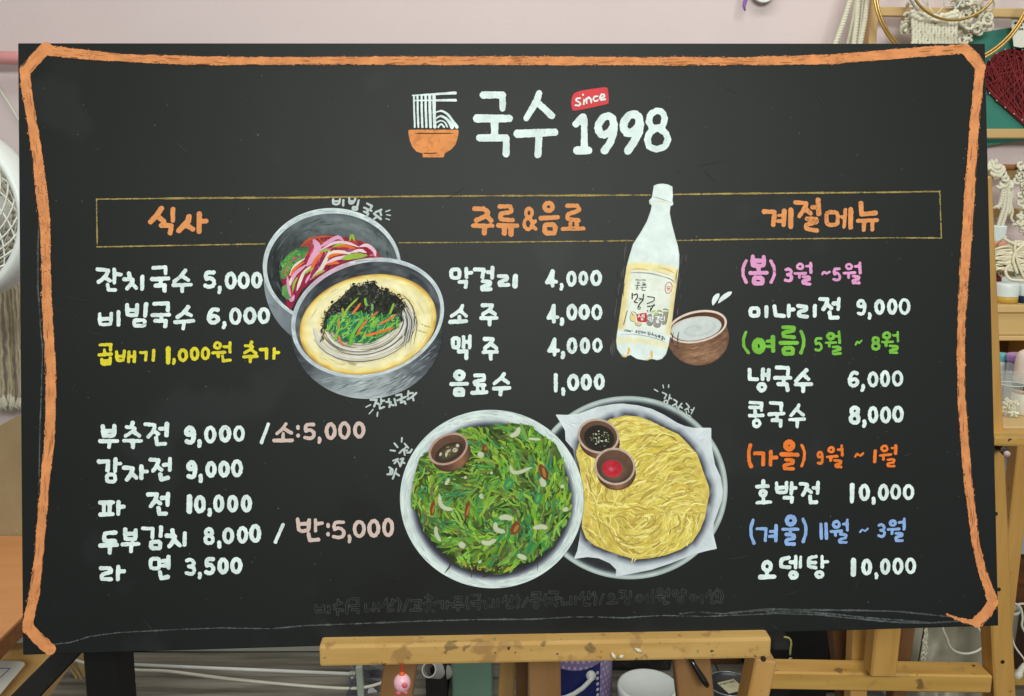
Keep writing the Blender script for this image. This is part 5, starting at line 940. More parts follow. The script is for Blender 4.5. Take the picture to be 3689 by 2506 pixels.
V, F = tube([at(330, 2462, 1.93), at(336, 2490, 1.93), at(345, 2530, 1.93)], 3.5*pxm(1.93), 6); mk('wire', V, F, m_wm, cab, smooth=True)
V, F = tube([Vector(c) for c in crom([at(478, 2440, 1.93), at(486, 2446, 1.93), at(487, 2458, 1.93), at(478, 2466, 1.93)], 14)], .0016, 6); mk('wire_loop', V, F, m_wm, cab, smooth=True)
# ---- the easel that carries the board
WST = [(16, .55, (190, 150, 86)), (26, .60, (164, 128, 76)), (48, .64, (136, 110, 66)), (60, .68, (140, 142, 92)), (110, .68, (74, 60, 46)), (45, .71, (212, 194, 146)), (160, .71, (84, 64, 42))]
m_ez = mat('easel_wood', (204, 166, 102), (184, 146, 82), rough=.55, scale=(4, 60, 60), contrast=1.2, spots=WST, bump=.08)
m_ezv = mat('easel_wood_upright', (152, 114, 72), (128, 92, 54), rough=.6, scale=(40, 40, 4), contrast=.8, bump=.08)
m_ezd = mat('easel_wood_dark', (112, 78, 46), (90, 60, 34), rough=.6, scale=(40, 40, 4), contrast=.9)
ez = thing('board_easel', (0, 1.03, 0), 'paint stained wooden easel whose ledge holds the menu board', 'easel')
def onl(px, py, z): return onb(px, py, z)
e0, e1 = onl(1150, 2364, .017), onl(2778, 2335, .017); xx = (e1-e0).normalized(); nz_ = Vector((0, -1, 0)); nz_ = (nz_-xx*nz_.dot(xx)).normalized(); uu = xx.cross(nz_); uu = -uu if uu.z < 0 else uu
LW, LH, LD = (e1-e0).length, .027, .052
V, F = box((e0+e1)/2-nz_*(LD/2), (xx, nz_, uu), (LW, LD, LH), .0035, 2); mk('ledge', V, F, m_ez, ez)
V, F = box((e0+e1)/2-nz_*(LD/2+.030)+uu*.006, (xx, nz_, uu), (LW*.97, .018, LH*1.1), .002); mk('ledge_back', V, F, m_ez, ez)
post((1446, 2380), (1428, 2506), 1.10, 128*pxm(1.10), .03, m_ezv, ez, 'front_leg', top=.05)
post((2488, 2370), (2502, 2506), 1.10, 140*pxm(1.10), .03, m_ezv, ez, 'front_leg', top=.05)
post((1830, 2380), (1822, 2506), 1.26, 62*pxm(1.26), .03, mat('easel_wood_pale', (158, 126, 78), (136, 106, 60), rough=.6, scale=(40, 40, 4)), ez, 'rear_leg', top=.1)
post((1880, 2380), (1880, 2506), 1.22, 46*pxm(1.22), .02, m_ezd, ez, 'rear_leg', top=.1)
post((1960, 2380), (1962, 2506), 1.12, 126*pxm(1.12), .03, m_ezv, ez, 'mast', top=.1)
post((2745, 2350), (2712, 2506), 1.03, 84*pxm(1.03), .04, mat('easel_wood_light', (194, 150, 88), (174, 130, 68), rough=.55, scale=(40, 40, 5), spots=[(60, .72, (96, 70, 40))]), ez, 'side_upright', top=.0)
V, F = tube([onl(2750, 2373, .0185), onl(2750, 2373, .016)], .0035, 12); mk('screw_hole', V, F, mat('hole_dark', (40, 24, 14), rough=.9), ez)
# blobs of glue on the ledge front
for (a, b, c, d) in ((2203, 2350, 2218, 2375), (2228, 2367, 2248, 2362), (2285, 2335, 2315, 2350)):
    V, F = tube([onl(a, b, .0185), onl((a+c)/2, (b+d)/2, .020), onl(c, d, .0185)], [.0012, .0028, .0012], 8); mk('glue_blob', V, F, mat('dried_glue', (206, 196, 166), rough=.3, spec=.6), ez, smooth=True)
# ---- pink charm and brush hanging at the ledge
ch = thing('hanging_charm', onl(1450, 2405, .03), 'pink egg shaped charm on an orange loop hanging from the ledge', 'charm')
m_pk = mat('charm_pink', (228, 178, 190), (222, 168, 182), rough=.35, spec=.5); m_rs = mat('charm_rose', (206, 96, 104), rough=.35); m_co = mat('charm_orange', (214, 92, 40), rough=.4)
cc = onl(1449, 2459, .03); q = pxm(.97)
V, F = ell(cc, (32*q, 28*q, 36*q), 24, 16); mk('body', V, F, m_pk, ch, smooth=True)
V, F = ell(cc+Vector((12*q, -25*q, 5*q)), (11*q, 6*q, 11*q), 14, 10); mk('nose', V, F, m_rs, ch, smooth=True)
V, F = ell(cc+Vector((-13*q, -10*q, -34*q)), (12*q, 10*q, 9*q), 14, 10); mk('foot', V, F, m_rs, ch, smooth=True)
V, F = ell(cc+Vector((14*q, -10*q, -33*q)), (10*q, 9*q, 8*q), 14, 10); mk('foot', V, F, m_rs, ch, smooth=True)
V, F = lathe(cc+Vector((0, 0, 30*q)), [(.0001, 14*q), (7*q, 13*q), (11*q, 6*q), (11*q, 0)], 16); mk('collar', V, F, m_co, ch, smooth=True)
V, F = box(cc+Vector((0, .002, 56*q)), AX, (14*q, 3*q, 34*q), .0005); mk('loop', V, F, mat('strap_red', (160, 58, 22), rough=.6), ch)
br = thing('paint_brush', at(2520, 2420, 1.06), 'thin black brush handle poking down behind the ledge at right', 'brush')
V, F = tube([at(2478, 2352, 1.075), at(2500, 2395, 1.07), at(2535, 2450, 1.06), at(2547, 2468, 1.058)], [.0035, .0037, .0048, .0036], 12); mk('handle', V, F, mat('lacquer_black', (28, 28, 30), rough=.15, spec=.6), br, smooth=True)
V, F = ell(at(2547, 2468, 1.058), (.0036, .0036, .0036), 10, 8); mk('tip', V, F, mat('brush_tip', (70, 50, 44), rough=.4), br, smooth=True)
# ---- things on the floor under the board
def can(nm, c, r, h_, m, label, cat, lidm=None, n=44):
    t = thing(nm, c, label, cat); c = Vector(c)
    V, F = lathe(c, [(.0001, 0), (r*.94, 0), (r, h_*.04), (r, h_)], n); mk('body', V, F, m, t, smooth=True)
    return t, c
# polka dot paint bucket
bc = at(2070, 2440, 1.90); bc.z = 0; br_ = .092
def polka(col, dot, dark):
    m = bpy.data.materials.new('polka_print'); m.use_nodes = True; nt = m.node_tree; N = nt.nodes; LK = nt.links; b = N['Principled BSDF']; b.inputs['Roughness'].default_value = .4
    tc = N.new('ShaderNodeTexCoord'); sp_ = N.new('ShaderNodeSeparateXYZ'); LK.new(tc.outputs['Object'], sp_.inputs[0])
    at_ = N.new('ShaderNodeMath'); at_.operation = 'ARCTAN2'; LK.new(sp_.outputs[1], at_.inputs[0]); LK.new(sp_.outputs[0], at_.inputs[1])
    mu = N.new('ShaderNodeMath'); mu.operation = 'MULTIPLY'; mu.inputs[1].default_value = 42/(2*math.pi); LK.new(at_.outputs[0], mu.inputs[0])
    mz = N.new('ShaderNodeMath'); mz.operation = 'MULTIPLY'; mz.inputs[1].default_value = 62; LK.new(sp_.outputs[2], mz.inputs[0])
    fl = N.new('ShaderNodeMath'); fl.operation = 'FLOOR'; LK.new(mz.outputs[0], fl.inputs[0])
    hf = N.new('ShaderNodeMath'); hf.operation = 'MULTIPLY_ADD'; hf.inputs[1].default_value = .5; LK.new(fl.outputs[0], hf.inputs[0]); LK.new(mu.outputs[0], hf.inputs[2])
    d = []
    for s_ in (hf, mz):
        fr = N.new('ShaderNodeMath'); fr.operation = 'FRACT'; LK.new(s_.outputs[0], fr.inputs[0]); su = N.new('ShaderNodeMath'); su.operation = 'SUBTRACT'; su.inputs[1].default_value = .5; LK.new(fr.outputs[0], su.inputs[0])
        sq = N.new('ShaderNodeMath'); sq.operation = 'MULTIPLY'; LK.new(su.outputs[0], sq.inputs[0]); LK.new(su.outputs[0], sq.inputs[1]); d.append(sq)
    ad = N.new('ShaderNodeMath'); ad.operation = 'ADD'; LK.new(d[0].outputs[0], ad.inputs[0]); LK.new(d[1].outputs[0], ad.inputs[1])
    lt = N.new('ShaderNodeMath'); lt.operation = 'LESS_THAN'; lt.inputs[1].default_value = .055; LK.new(ad.outputs[0], lt.inputs[0])
    mx = N.new('ShaderNodeMix'); mx.data_type = 'RGBA'; LK.new(lt.outputs[0], mx.inputs[0]); mx.inputs[6].default_value = L4(col); mx.inputs[7].default_value = L4(dot); LK.new(mx.outputs[2], b.inputs['Base Color']); return m
t, c = can('paint_bucket', bc, br_, .235, polka((146, 128, 178), (196, 190, 216), 0), 'purple polka dot bucket with a navy label and a white handle', 'bucket')
m_navy = mat('navy_label', (30, 40, 104), (26, 34, 92), rough=.4)
A0, A1 = math.radians(-150), math.radians(-54)
def cyl_patch(c, r, lo, hi, a0, a1, n=24):
    V = []; F = []
    for i in range(n+1):
        a = a0+(a1-a0)*i/n; V += [c+Vector((r*math.cos(a), r*math.sin(a), lo)), c+Vector((r*math.cos(a), r*math.sin(a), hi(i/n) if callable(hi) else hi))]
    return V, [(2*i, 2*i+2, 2*i+3, 2*i+1) for i in range(n)]
V, F = cyl_patch(c, br_+.0006, .02, lambda u: .160-.012*math.sin(math.pi*u), A0, A1); mk('label', V, F, m_navy, t, smooth=True)
dsp = lambda a, z, k=1.0: c+Vector(((br_+.002)*k*math.cos(a), (br_+.002)*k*math.sin(a), z))
pa = math.radians(-71.5); V, F = lathe(dsp(pa, .136), [(.0001, .012), (.0095, .011), (.0115, .007), (.0115, 0)], 20, (dsp(pa, 0)-c)); mk('handle_pivot', V, F, m_wm, t, smooth=True)
hp = [dsp(math.radians(a_), z_, 1.12) for a_, z_ in ((-71.5, .136), (-74, .130), (-79, .121), (-84, .112), (-95, .097), (-106, .085), (-118, .076), (-130, .072))]
V, F = tube(hp, .0055, 8); mk('handle', V, F, m_wm, t, smooth=True)
for k in range(5):
    a = math.radians(-59.6+.3*k); V, F = lathe(dsp(a, .136-.0145*k, .993), [(.0001, .0012), (.0035, .0012), (.0042, .0006), (.0042, 0)], 12, (math.cos(a), math.sin(a), 0)); mk('printed_icon', V, F, mat('icon_white', (196, 200, 214), rough=.5), t)
t, c = can('paint_tub', (at(2345, 2470, 1.80).x, 1.84, 0), .066, .086, m_wm, 'white round paint tub with a plain white lid beside the brown leg', 'tub')
V, F = lathe(c+Vector((0, 0, .082)), [(.072, -.012), (.0735, 0), (.072, .009), (.066, .011), (.0635, .007), (.057, .007), (.054, .004), (.0001, .004)], 56); mk('lid', V, F, mat('lid_white', (230, 238, 234), (222, 230, 226), rough=.35), t, smooth=True)
t, c = can('paint_can', (at(2628, 2460, 1.80).x, 1.80, 0), .050, .115, mat('can_dark', (52, 60, 62), (44, 52, 54), rough=.4), 'small dark paint can with a square paper label on its lid', 'can')
m_dk = mat('can_lid', (58, 62, 66), (50, 54, 58), rough=.3, spec=.6)
V, F = lathe(c+Vector((0, 0, .115)), [(.050, -.002), (.052, .003), (.0505, .006), (.0475, .005), (.046, .001), (.040, .001), (.0385, -.001), (.0001, -.001)], 48); mk('lid', V, F, m_dk, t, smooth=True)
V, F = tube([c+Vector((.0505*math.cos(a), .0505*math.sin(a), .1205)) for a in np.linspace(0, 6.283, 48, endpoint=False)], .0013, 6, closed=True); mk('rim', V, F, mat('tin', (176, 184, 186), rough=.25, metal=.5), t, smooth=True)
sx, sy = Vector((.93, .36, 0)), Vector((-.36, .93, 0)); lc = c+Vector((.004, -.002, .1148))
V, F = box(lc, (sx, sy, Vector((0, 0, 1))), (.046, .046, .0008), 0); mk('paper_label', V, F, mat('label_cream', (214, 210, 176), (206, 200, 166), rough=.7), t)
def flat_text(strokes, ctr, ux, uy, w, hgt, name, m, par, lift=.0006):
    """small lettering laid on a flat label: pen lines in a unit box"""
    V, F = sdf_strokes([(np.array(a)*100, [b*100]*len(a)) for a, b in strokes], h=2.0, smooth=1, rough=0)
    nrm = ux.cross(uy); P3 = [ctr+ux*((x/100-.5)*w)+uy*((.5-y/100)*hgt)+nrm*lift for x, y in V]; return mk(name, P3, F, m, par)
LET = {'P': [[(0, 1), (0, 0), (.8, .1), (.8, .45), (0, .5)]], 'A': [[(0, 1), (.5, 0), (1, 1)], [(.2, .65), (.8, .65)]], 'N': [[(0, 1), (0, 0), (1, 1), (1, 0)]], 'T': [[(0, 0), (1, 0)], [(.5, 0), (.5, 1)]],
       'O': [ellp(0, 0, 1, 1, 12)], 'E': [[(1, 0), (0, 0), (0, 1), (1, 1)], [(0, .5), (.8, .5)]], 'M': [[(0, 1), (.1, 0), (.5, .7), (.9, 0), (1, 1)]], 'C': [[(1, .1), (.5, 0), (0, .5), (.5, 1), (1, .9)]]}
def word(wd, x0, x1, y0, y1, b):
    k = len(wd); dx = (x1-x0)/k; return [(np.array([(x0+dx*(i+.78*u), y0+(y1-y0)*v) for u, v in s_]), b) for i, ch_ in enumerate(wd) for s_ in LET[ch_]]
flat_text(word('PANTONE', .06, .96, .12, .27, .017), lc, sx, sy, .046, .046, 'lettering', mat('label_ink', (120, 120, 96), rough=.7), t)
flat_text([(np.array([(.3+.06*i, .42), (.33+.06*i, .48)]), .012) for i in range(7)]+[(np.array([(.3+.055*i, .60), (.34+.055*i, .62)]), .012) for i in range(8)], lc, sx, sy, .046, .046, 'small_print', mat('label_ink2', (164, 162, 132), rough=.7), t)
V, F = box((at(1700, 2450, 1.92).x, 1.97, .115), AX, (98*2*pxm(1.92)*.83, .10, .23), .010, 3)
bx = thing('green_box', (at(1700, 2450, 1.92).x, 1.97, 0), 'pale sea green metal box standing between the easel legs', 'box'); mk('body', V, F, mat('sea_green', (118, 150, 132), (108, 140, 122), rough=.45, scale=(6, 6, 6), spots=[(60, .74, (150, 170, 150))]), bx)
V, F = box((at(1700, 2450, 1.92).x, 1.97, .232), AX, (98*2*pxm(1.92)*.83+.004, .104, .012), .004, 2); mk('lid', V, F, mat('sea_green_lid', (140, 174, 156), rough=.45), bx)
rl = thing('paper_roll', (at(1580, 2430, 1.9).x, 1.9, .10), 'white paper roll lying behind the easel in the dark', 'roll')
cA_, cB_ = at(1545, 2412, 1.84), at(1606, 2420, 1.93); V, F = tube([cA_, cB_], .0185, 28, caps=False); mk('outer_sheet', V, F, mat('roll_white', (206, 206, 200), rough=.7), rl, smooth=True)
V, F = tube([cA_+Vector((0, -.0005, 0)), cB_], .0155, 24, caps=False); mk('core', V, F, mat('roll_core', (176, 172, 164), rough=.8), rl, smooth=True)
V, F = lathe(cA_, [(.0155, 0), (.0185, 0)], 28, cA_-cB_); mk('roll_end', V, F, mat('roll_white', (206, 206, 200)), rl)
V, F = box((cA_.x+.012, 1.95, (cA_.z-.019)/2), AX, (.05, .14, cA_.z-.019), .004); mk('roll_support', V, F, mat('dark_crate', (30, 28, 27), rough=.8), label='dark low crate carrying the paper roll', cat='crate')
def crumple(name, c, sx_, sy_, sz_, m, label, cat, seed=3, amp=.35, n=26, k=18):
    g = np.random.default_rng(seed); V, F = ell((0, 0, 0), (1, 1, 1), n, k); out = []
    for v in V:
        a = vnoise(np.array([v.x*3+9]), np.array([v.z*3+v.y*2+9]), 1.0, seed)[0]-.5; b = vnoise(np.array([v.x*7+9]), np.array([v.z*7-v.y*5+19]), 1.0, seed+1)[0]-.5
        e = lambda t: math.copysign(abs(t)**.6, t); s_ = 1+amp*a+amp*.6*b; out.append(Vector((e(v.x)*sx_*s_, e(v.y)*sy_*s_, e(v.z)*sz_*s_))+Vector(c))
    return mk(name, out, F, m, label=label, cat=cat)
crumple('plastic_bag', at(1350, 2440, 1.98)-Vector((0, 0, .005)), .055, .04, .055, mat('bag_grey', (108, 110, 112), (62, 64, 66), rough=.3, scale=(25, 25, 25), contrast=1.4, spec=.6), 'crumpled grey plastic bag behind the white post', 'bag', 5, .8)
V, F = box((at(2260, 2450, 2.02).x, 2.09, .10), AX, (.24, .08, .2), .004); mk('dark_box', V, F, mat('speckle_black', (44, 44, 42), (26, 26, 25), rough=.6, scale=(60, 60, 60), contrast=1.6, spots=[(160, .68, (110, 110, 104))]), label='black speckled box between the purple bucket and white tub', cat='box')
V, F = box((at(2350, 2390, 2.1).x, 2.115, .115), AX, (.12, .05, .22), .003); mk('red_box', V, F, mat('maroon', (96, 36, 34), (80, 28, 52), rough=.5), label='dark red box against the wall behind the white tub', cat='box')
V, F = box((at(2600, 2400, 2.08).x, 2.10, .13), AX, (.10, .04, .26), .003); mk('wood_offcut', V, F, mat('easel_wood_dark', (122, 80, 42)), label='brown board offcut against the wall behind the dark can', cat='board')
# ---- second easel behind on the right
m_e2 = mat('second_easel_wood', (198, 158, 86), (178, 136, 66), rough=.5, scale=(4, 55, 55), contrast=1.2, spots=[(22, .62, (172, 136, 74)), (30, .66, (128, 98, 54)), (70, .68, (60, 46, 34))])
m_e2v = mat('second_easel_upright', (196, 152, 84), (176, 132, 66), rough=.5, scale=(55, 55, 4), contrast=1.2, spots=[(40, .70, (130, 98, 54))])
E2Y = 1.32; e2 = thing('studio_easel', (at(3200, 2440, E2Y).x, E2Y, 0), 'big yellow wooden studio easel behind the board at right', 'easel')
q0, q1 = at(2772, 2452, E2Y), at(3575, 2466, E2Y); V, F = bar(q0-Vector((0, 0, 0)), q1, .001, .001); 
V, F = box((q0+q1)/2+Vector((0, .022, 0)), ((q1-q0).normalized(), Vector((0, 1, 0)), Vector((0, 0, 1))), ((q1-q0).length, .045, 76*pxm(E2Y)*1.02), .003); mk('cross_rail', V, F, m_e2, e2)
def plank2(a, b, Y, w, d, m, nm, **k): return post(a, b, Y, w, d, m, e2, nm, **k)
rw = 92*pxm(E2Y)
A = at(3508, 640, E2Y+.02); B = at(3599, 2470, E2Y+.02); dv = (B-A); B = A+dv*((A.z-.02)/(A.z-B.z)); V, F = bar(A, B, 84*pxm(E2Y), .04, .003); mk('right_upright', V, F, m_e2v, e2)
for px, py in ((3586, 1850), (3597, 2122), (3611, 2383)):
    c = at(px, py, E2Y+.0005); V, F = tube([c, c-Vector((0, .0012, 0))], 8*pxm(E2Y), 14); mk('peg_hole', V, F, mat('hole_dark', (40, 24, 14)), e2)
A = at(3185, 2255, E2Y-.012); B = at(3168, 2420, E2Y-.012); V, F = bar(A-(B-A)*1.5, B, 100*pxm(E2Y), .035, .003); mk('mast', V, F, m_e2v, e2)
post((3092, 2265), (3086, 2400), E2Y+.06, 66*pxm(1.38), .03, mat('second_easel_pale', (198, 158, 92), (180, 138, 70), rough=.5, scale=(40, 40, 4)), e2, 'mast_guide', top=.1)
post((3030, 2265), (3046, 2400), E2Y+.13, 92*pxm(1.45), .03, m_ezd, e2, 'rear_leg', top=.1)
post((3258, 2265), (3240, 2400), E2Y+.10, 52*pxm(1.42), .03, m_ezd, e2, 'rear_leg', top=.1)
q0, q1 = at(3576, 1586, E2Y-.03), at(3800, 1588, E2Y-.03)
V, F = box((q0+q1)/2+Vector((0, .02, 0)), ((q1-q0).normalized(), Vector((0, 1, 0)), Vector((0, 0, 1))), ((q1-q0).length, .05, 38*pxm(E2Y)), .004, 2); mk('tray', V, F, m_e2, e2)
V, F = tube([at(3592, 1606, 1.34), at(3614, 1624, 1.27), at(3627, 1634, 1.23)], [.0048, .0052, .0052], 14)
hb = thing('brush_handle', at(3610, 1620, 1.3), 'thick black handle sticking out below the easel tray', 'handle'); mk('handle', V, F, mat('lacquer_black', (28, 28, 30)), hb, smooth=True)
V, F = tube([at(3627, 1634, 1.23), at(3628.5, 1635.2, 1.228)], .0047, 14); mk('handle_end', V, F, mat('handle_end', (206, 176, 172), rough=.5), hb, smooth=True)
# ---- wall rack with hangings at upper right
m_sl = mat('rack_slat', (204, 174, 122), (192, 158, 102), rough=.55, scale=(4, 50, 50), contrast=.7)
m_slv = mat('rack_upright', (206, 174, 122), (194, 158, 102), rough=.55, scale=(50, 50, 4), contrast=.7)
WRY = 2.10; wr = thing('wall_rack', at(3400, 778, WRY), 'wooden slatted wall rack at upper right carrying rope hangings', 'rack')
for y0, y1, x0, dy in ((27, 57, 3140, 7), (465, 497, 3140, 0), (613, 642, 3140, 0), (750, 779, 3140, 0)):
    a = at(x0, (y0+y1)/2, WRY); b = at(3960, (y0+y1)/2+dy*1.4, WRY); V, F = box((a+b)/2, ((b-a).normalized(), Vector((0, 1, 0)), Vector((0, 0, 1))), ((b-a).length, .016, (y1-y0)*pxm(WRY)), .002); mk('slat', V, F, m_sl, wr)
for px in (3139, 3990):
    a = at(px+12, -80, WRY-.006); b = Vector((a.x, a.y, at(px, 830, WRY).z)); V, F = bar(a, b, 27*pxm(WRY), .03, .002); mk('upright', V, F, m_slv, wr)
for z_ in (42, 481): V, F = box(at(3300, z_, WRY)+Vector((0, .03, 0)), AX, (.02, .045, .02), .002); mk('wall_bracket', V, F, m_sl, wr)
cd = thing('rope_bundle', at(3040, 160, 2.06), 'loose white ropes hanging beside the top of the wall rack', 'rope')
for (a, b, w) in ((3062, 3008, 9), (3082, 3052, 5), (3090, 3074, 8.5), (3124, 3098, 8.5), (3108, 3090, 4)):
    V, F = rope([at(a+(a-b)*.7*1, -108, 2.06), at(a, 0, 2.06), at((a+b)/2+2, 80, 2.06), at(b, 160, 2.06), at(b-(a-b)*.35, 215, 2.06)], w*pxm(2.06)); mk('rope', V, F, m_rope if w > 6 else m_rope2, cd, smooth=True)
m_brs = mat('brass', (206, 172, 104), (186, 150, 84), rough=.25, metal=.75)
for i, (cx_, cy_, R_, Y_, lb) in enumerate(((3437, -62, 268, 2.03, 'large brass hoop hanging in front of the rack and teal panel'), (3437, -60, 276, 2.025, 'outermost brass hoop, just outside its twin hoop'), (3445, -110, 166, 2.015, 'smaller brass hoop crossing the knotted rope fringe'))):
    c = at(cx_, cy_, Y_); R_ = R_*pxm(Y_)*.985; V, F = tube([c+Vector((R_*math.cos(a), .004*math.sin(a), R_*math.sin(a))) for a in np.linspace(0, 6.283, 110, endpoint=False)], .0031, 8, closed=True)
    mk('brass_hoop', V, F, m_brs, label=lb, cat='hoop', smooth=True)
dc = thing('rope_dreamcatcher', at(3365, 155, 2.045), 'knotted cream rope ring with hanging rope fringe on the upper slat', 'dreamcatcher'); Y_ = 2.045; h = pxm(Y_)
V, F = tube([at(3373+100*math.cos(a), -40+100*math.sin(a), Y_) for a in np.linspace(0, 6.283, 60, endpoint=False)], .0028, 8, closed=True); mk('ring', V, F, mat('steel_ring', (190, 194, 190), rough=.3, metal=.6), dc, smooth=True)
for a, b in (((3300, 15), (3345, 22)), ((3345, 22), (3370, 55)), ((3370, 55), (3400, 22)), ((3400, 22), (3440, 18)), ((3345, 22), (3335, -30)), ((3400, 22), (3405, -30)), ((3440, 18), (3442, 40)), ((3300, 15), (3290, 40)), ((3345, 22), (3300, -25)), ((3400, 22), (3452, -20))):
    V, F = tube([at(*a, Y_), at(*b, Y_)], .0013, 6); mk('web_cord', V, F, m_rope, dc, smooth=True)
for k in range(17):
    u = k/16; px = 3288+u*156; py = 40+20*math.sin(math.pi*(u*.9+.05))
    for j in range(2):
        V, F = ell(at(px+rng.normal(0, 2), py+j*13+rng.normal(0, 2), Y_-.006), (11*h, 9*h, 9*h), 8, 6); mk('knot', V, F, m_rope, dc, smooth=True)
for k in range(14):
    px = 3289+k*11.8; V, F = rope([at(px+(rng.normal(0, 1.2)), 66+110*u, Y_-.003) for u in np.linspace(0, 1.4, 16)], 6.0*h, 11); mk('rope', V, F, m_rope, dc, smooth=True)
fl_ = thing('knotted_rope_hanging', at(3500, 110, 2.07), 'cluster of curled knotted cream rope behind the brass hoops', 'wall hanging'); Y_ = 2.07; h = pxm(Y_)
for (cx_, cy_, sx_, sy_, n) in ((3525, 55, 42, 50, 16), (3470, 90, 25, 70, 16), (3480, 10, 50, 35, 12), (3272, 60, 18, 50, 10), (3500, 95, 30, 25, 8)):
    for _ in range(n):
        x, y = cx_+rng.uniform(-1, 1)*sx_, cy_+rng.uniform(-1, 1)*sy_; r0 = rng.uniform(8, 15)*h; c = at(x, y, Y_+rng.uniform(-.015, .01)); t0 = rng.uniform(0, 6); tl = rng.uniform(-.8, .8)
        V, F = rope([c+Vector((r0*math.cos(a), r0*tl*math.sin(a), r0*math.sin(a))) for a in np.linspace(t0, t0+rng.uniform(3.5, 5.8), 11)], rng.uniform(4, 6)*h, 9); mk('rope_curl', V, F, random.choice([m_rope, m_rope, m_rope2]), fl_, smooth=True)
# ---- string art panel
SY = 2.128; sa = thing('string_art_panel', at(3690, 520, SY), 'teal panel with a red string art heart on nails', 'string art')
V, F = prism([at(3488, 122, SY), at(3640, 99, SY), at(3900, 60, SY), at(3920, 470, SY), at(3660, 508, SY), at(3500, 532, SY)], (0, .012, 0)); mk('panel', V, F, mat('teal', (58, 132, 116), (50, 124, 108), rough=.55, scale=(6, 6, 6), contrast=.6), sa)
def heart(n):
    P = []
    for a in np.linspace(0, 2*math.pi, n, endpoint=False):
        x = 16*math.sin(a)**3; y = 13*math.cos(a)-5*math.cos(2*a)-2*math.cos(3*a)-math.cos(4*a); P.append((3738+x*12.2, 302-y*11.6+(x*-1.2)))
    return P
hp = heart(44); m_nail = mat('nail', (216, 206, 200), rough=.3, metal=.4)
V, F = prism([at(a, b, SY-.002) for a, b in heart(80)][::-1], (0, .001, 0)); mk('heart_base', V, F, mat('maroon_felt', (84, 34, 36), (64, 26, 28), rough=.9, scale=(90, 90, 30), contrast=1.4), sa)
for a, b in hp:
    V, F = tube([at(a, b, SY), at(a, b, SY-.012)], .0016, 8); mk('nail', V, F, m_nail, sa)
thr = MB()
for _ in range(420):
    i = rng.integers(0, 44); j = (44-i+rng.integers(-8, 9)+int(rng.choice([22, 18, 14, 26]))) % 44
    if i == j: continue
    q = .0045+rng.uniform(0, .006); V, F = tube([at(*hp[i], SY-q), at(*hp[j], SY-q-.001)],   .0008, 4, caps=False); thr.add(V, F)
thr.mk('red_thread', mat('red_thread', (146, 44, 48), (120, 36, 40), rough=.8), sa, kind='stuff')
cdp = thing('paper_card', at(3680, 170, 2.10), 'torn white paper card with brush lettering above the heart', 'card')
V, F = prism([at(3641, 56, 2.105), at(3700, 44, 2.105), at(3790, 30, 2.105), at(3800, 160, 2.105), at(3700, 168, 2.105), at(3678, 171, 2.105), at(3652, 166, 2.105), at(3648, 130, 2.105), at(3645, 95, 2.105)], (0, .001, 0)); mk('paper', V, F, mat('torn_paper', (226, 226, 214), (218, 218, 206), rough=.8), cdp)
def wall_text(strokes, Y, name, m, par):
    V, F = sdf_strokes(strokes, h=1.2, smooth=1, rough=.3); return mk(name, [at(a, b, Y) for a, b in V], F, m, par)
wall_text(glyphs("@14 1095,255 1130,255 1110,300 1145,290 / 1060,325 1100,315 / @10 1075,335 1075,375 / 1090,330 1092,372 / 1125,325 1165,315 / 1145,320 1150,360 / O 1172,285,1195,310 / @4 1090,395 1090,420 / 1090,408 1105,396 / 1112,405 1112,418 / O 1120,402,1132,416 / 1140,418 1140,402 1155,402 1155,416 / 1165,400 1165,416 1178,410", (3389, 0, 300/1184.), 9), 2.1035, 'brush_lettering', mat('ink_black', (34, 36, 38), rough=.7), cdp)
# ---- branch with rope hanging
bh = thing('branch_hanging', at(3640, 900, 2.06), 'rope knots and strands hanging from a brown branch below the heart', 'wall hanging'); Y_ = 2.06; h = pxm(Y_)
V, F = tube([at(3480, 598, Y_), at(3560, 600, Y_), at(3640, 603, Y_), at(3720, 600, Y_), at(3850, 604, Y_)], [.0075, .008, .0075, .008, .0075], 12); mk('branch', V, F, mat('branch_brown', (150, 100, 58), (110, 70, 38), rough=.8, scale=(6, 40, 40)), bh, smooth=True)
for k in range(34):
    u = rng.random(); x = 3572+62*u+rng.normal(0, 8); y = 592+75*u+rng.normal(0, 12); r0 = rng.uniform(8, 13)*h; c = at(x, y, Y_-.012-rng.uniform(0, .012)); t0 = rng.uniform(0, 6)
    V, F = rope([c+Vector((r0*math.cos(a), r0*.5*math.sin(a), r0*math.sin(a))) for a in np.linspace(t0, t0+4.6, 10)], 5.5*h, 9); mk('rope_curl', V, F, m_rope, bh, smooth=True)
for pts, w in ((((3612, 660), (3611, 700), (3602, 738), (3590, 748)), 8), (((3622, 668), (3617, 740), (3600, 800), (3590, 834)), 6.5), (((3634, 668), (3630, 740), (3614, 800), (3602, 838)), 6.5), (((3642, 668), (3648, 700), (3640, 730), (3648, 760), (3643, 785), (3652, 800)), 4), (((3638, 690), (3640, 740), (3634, 770)), 6)):
    V, F = rope([at(a, b, Y_-.02) for a, b in pts], w*h, 11); mk('rope', V, F, m_rope, bh, smooth=True)
for c0_ in ((3592, 742), (3652, 804)):
    for j in range(5): V, F = tube([at(c0_[0], c0_[1], Y_-.02), at(c0_[0]+rng.normal(0, 8), c0_[1]+rng.uniform(4, 12), Y_-.02)], [3.5*h, 1.5*h], 5); mk('tuft', V, F, m_rope, bh, smooth=True)
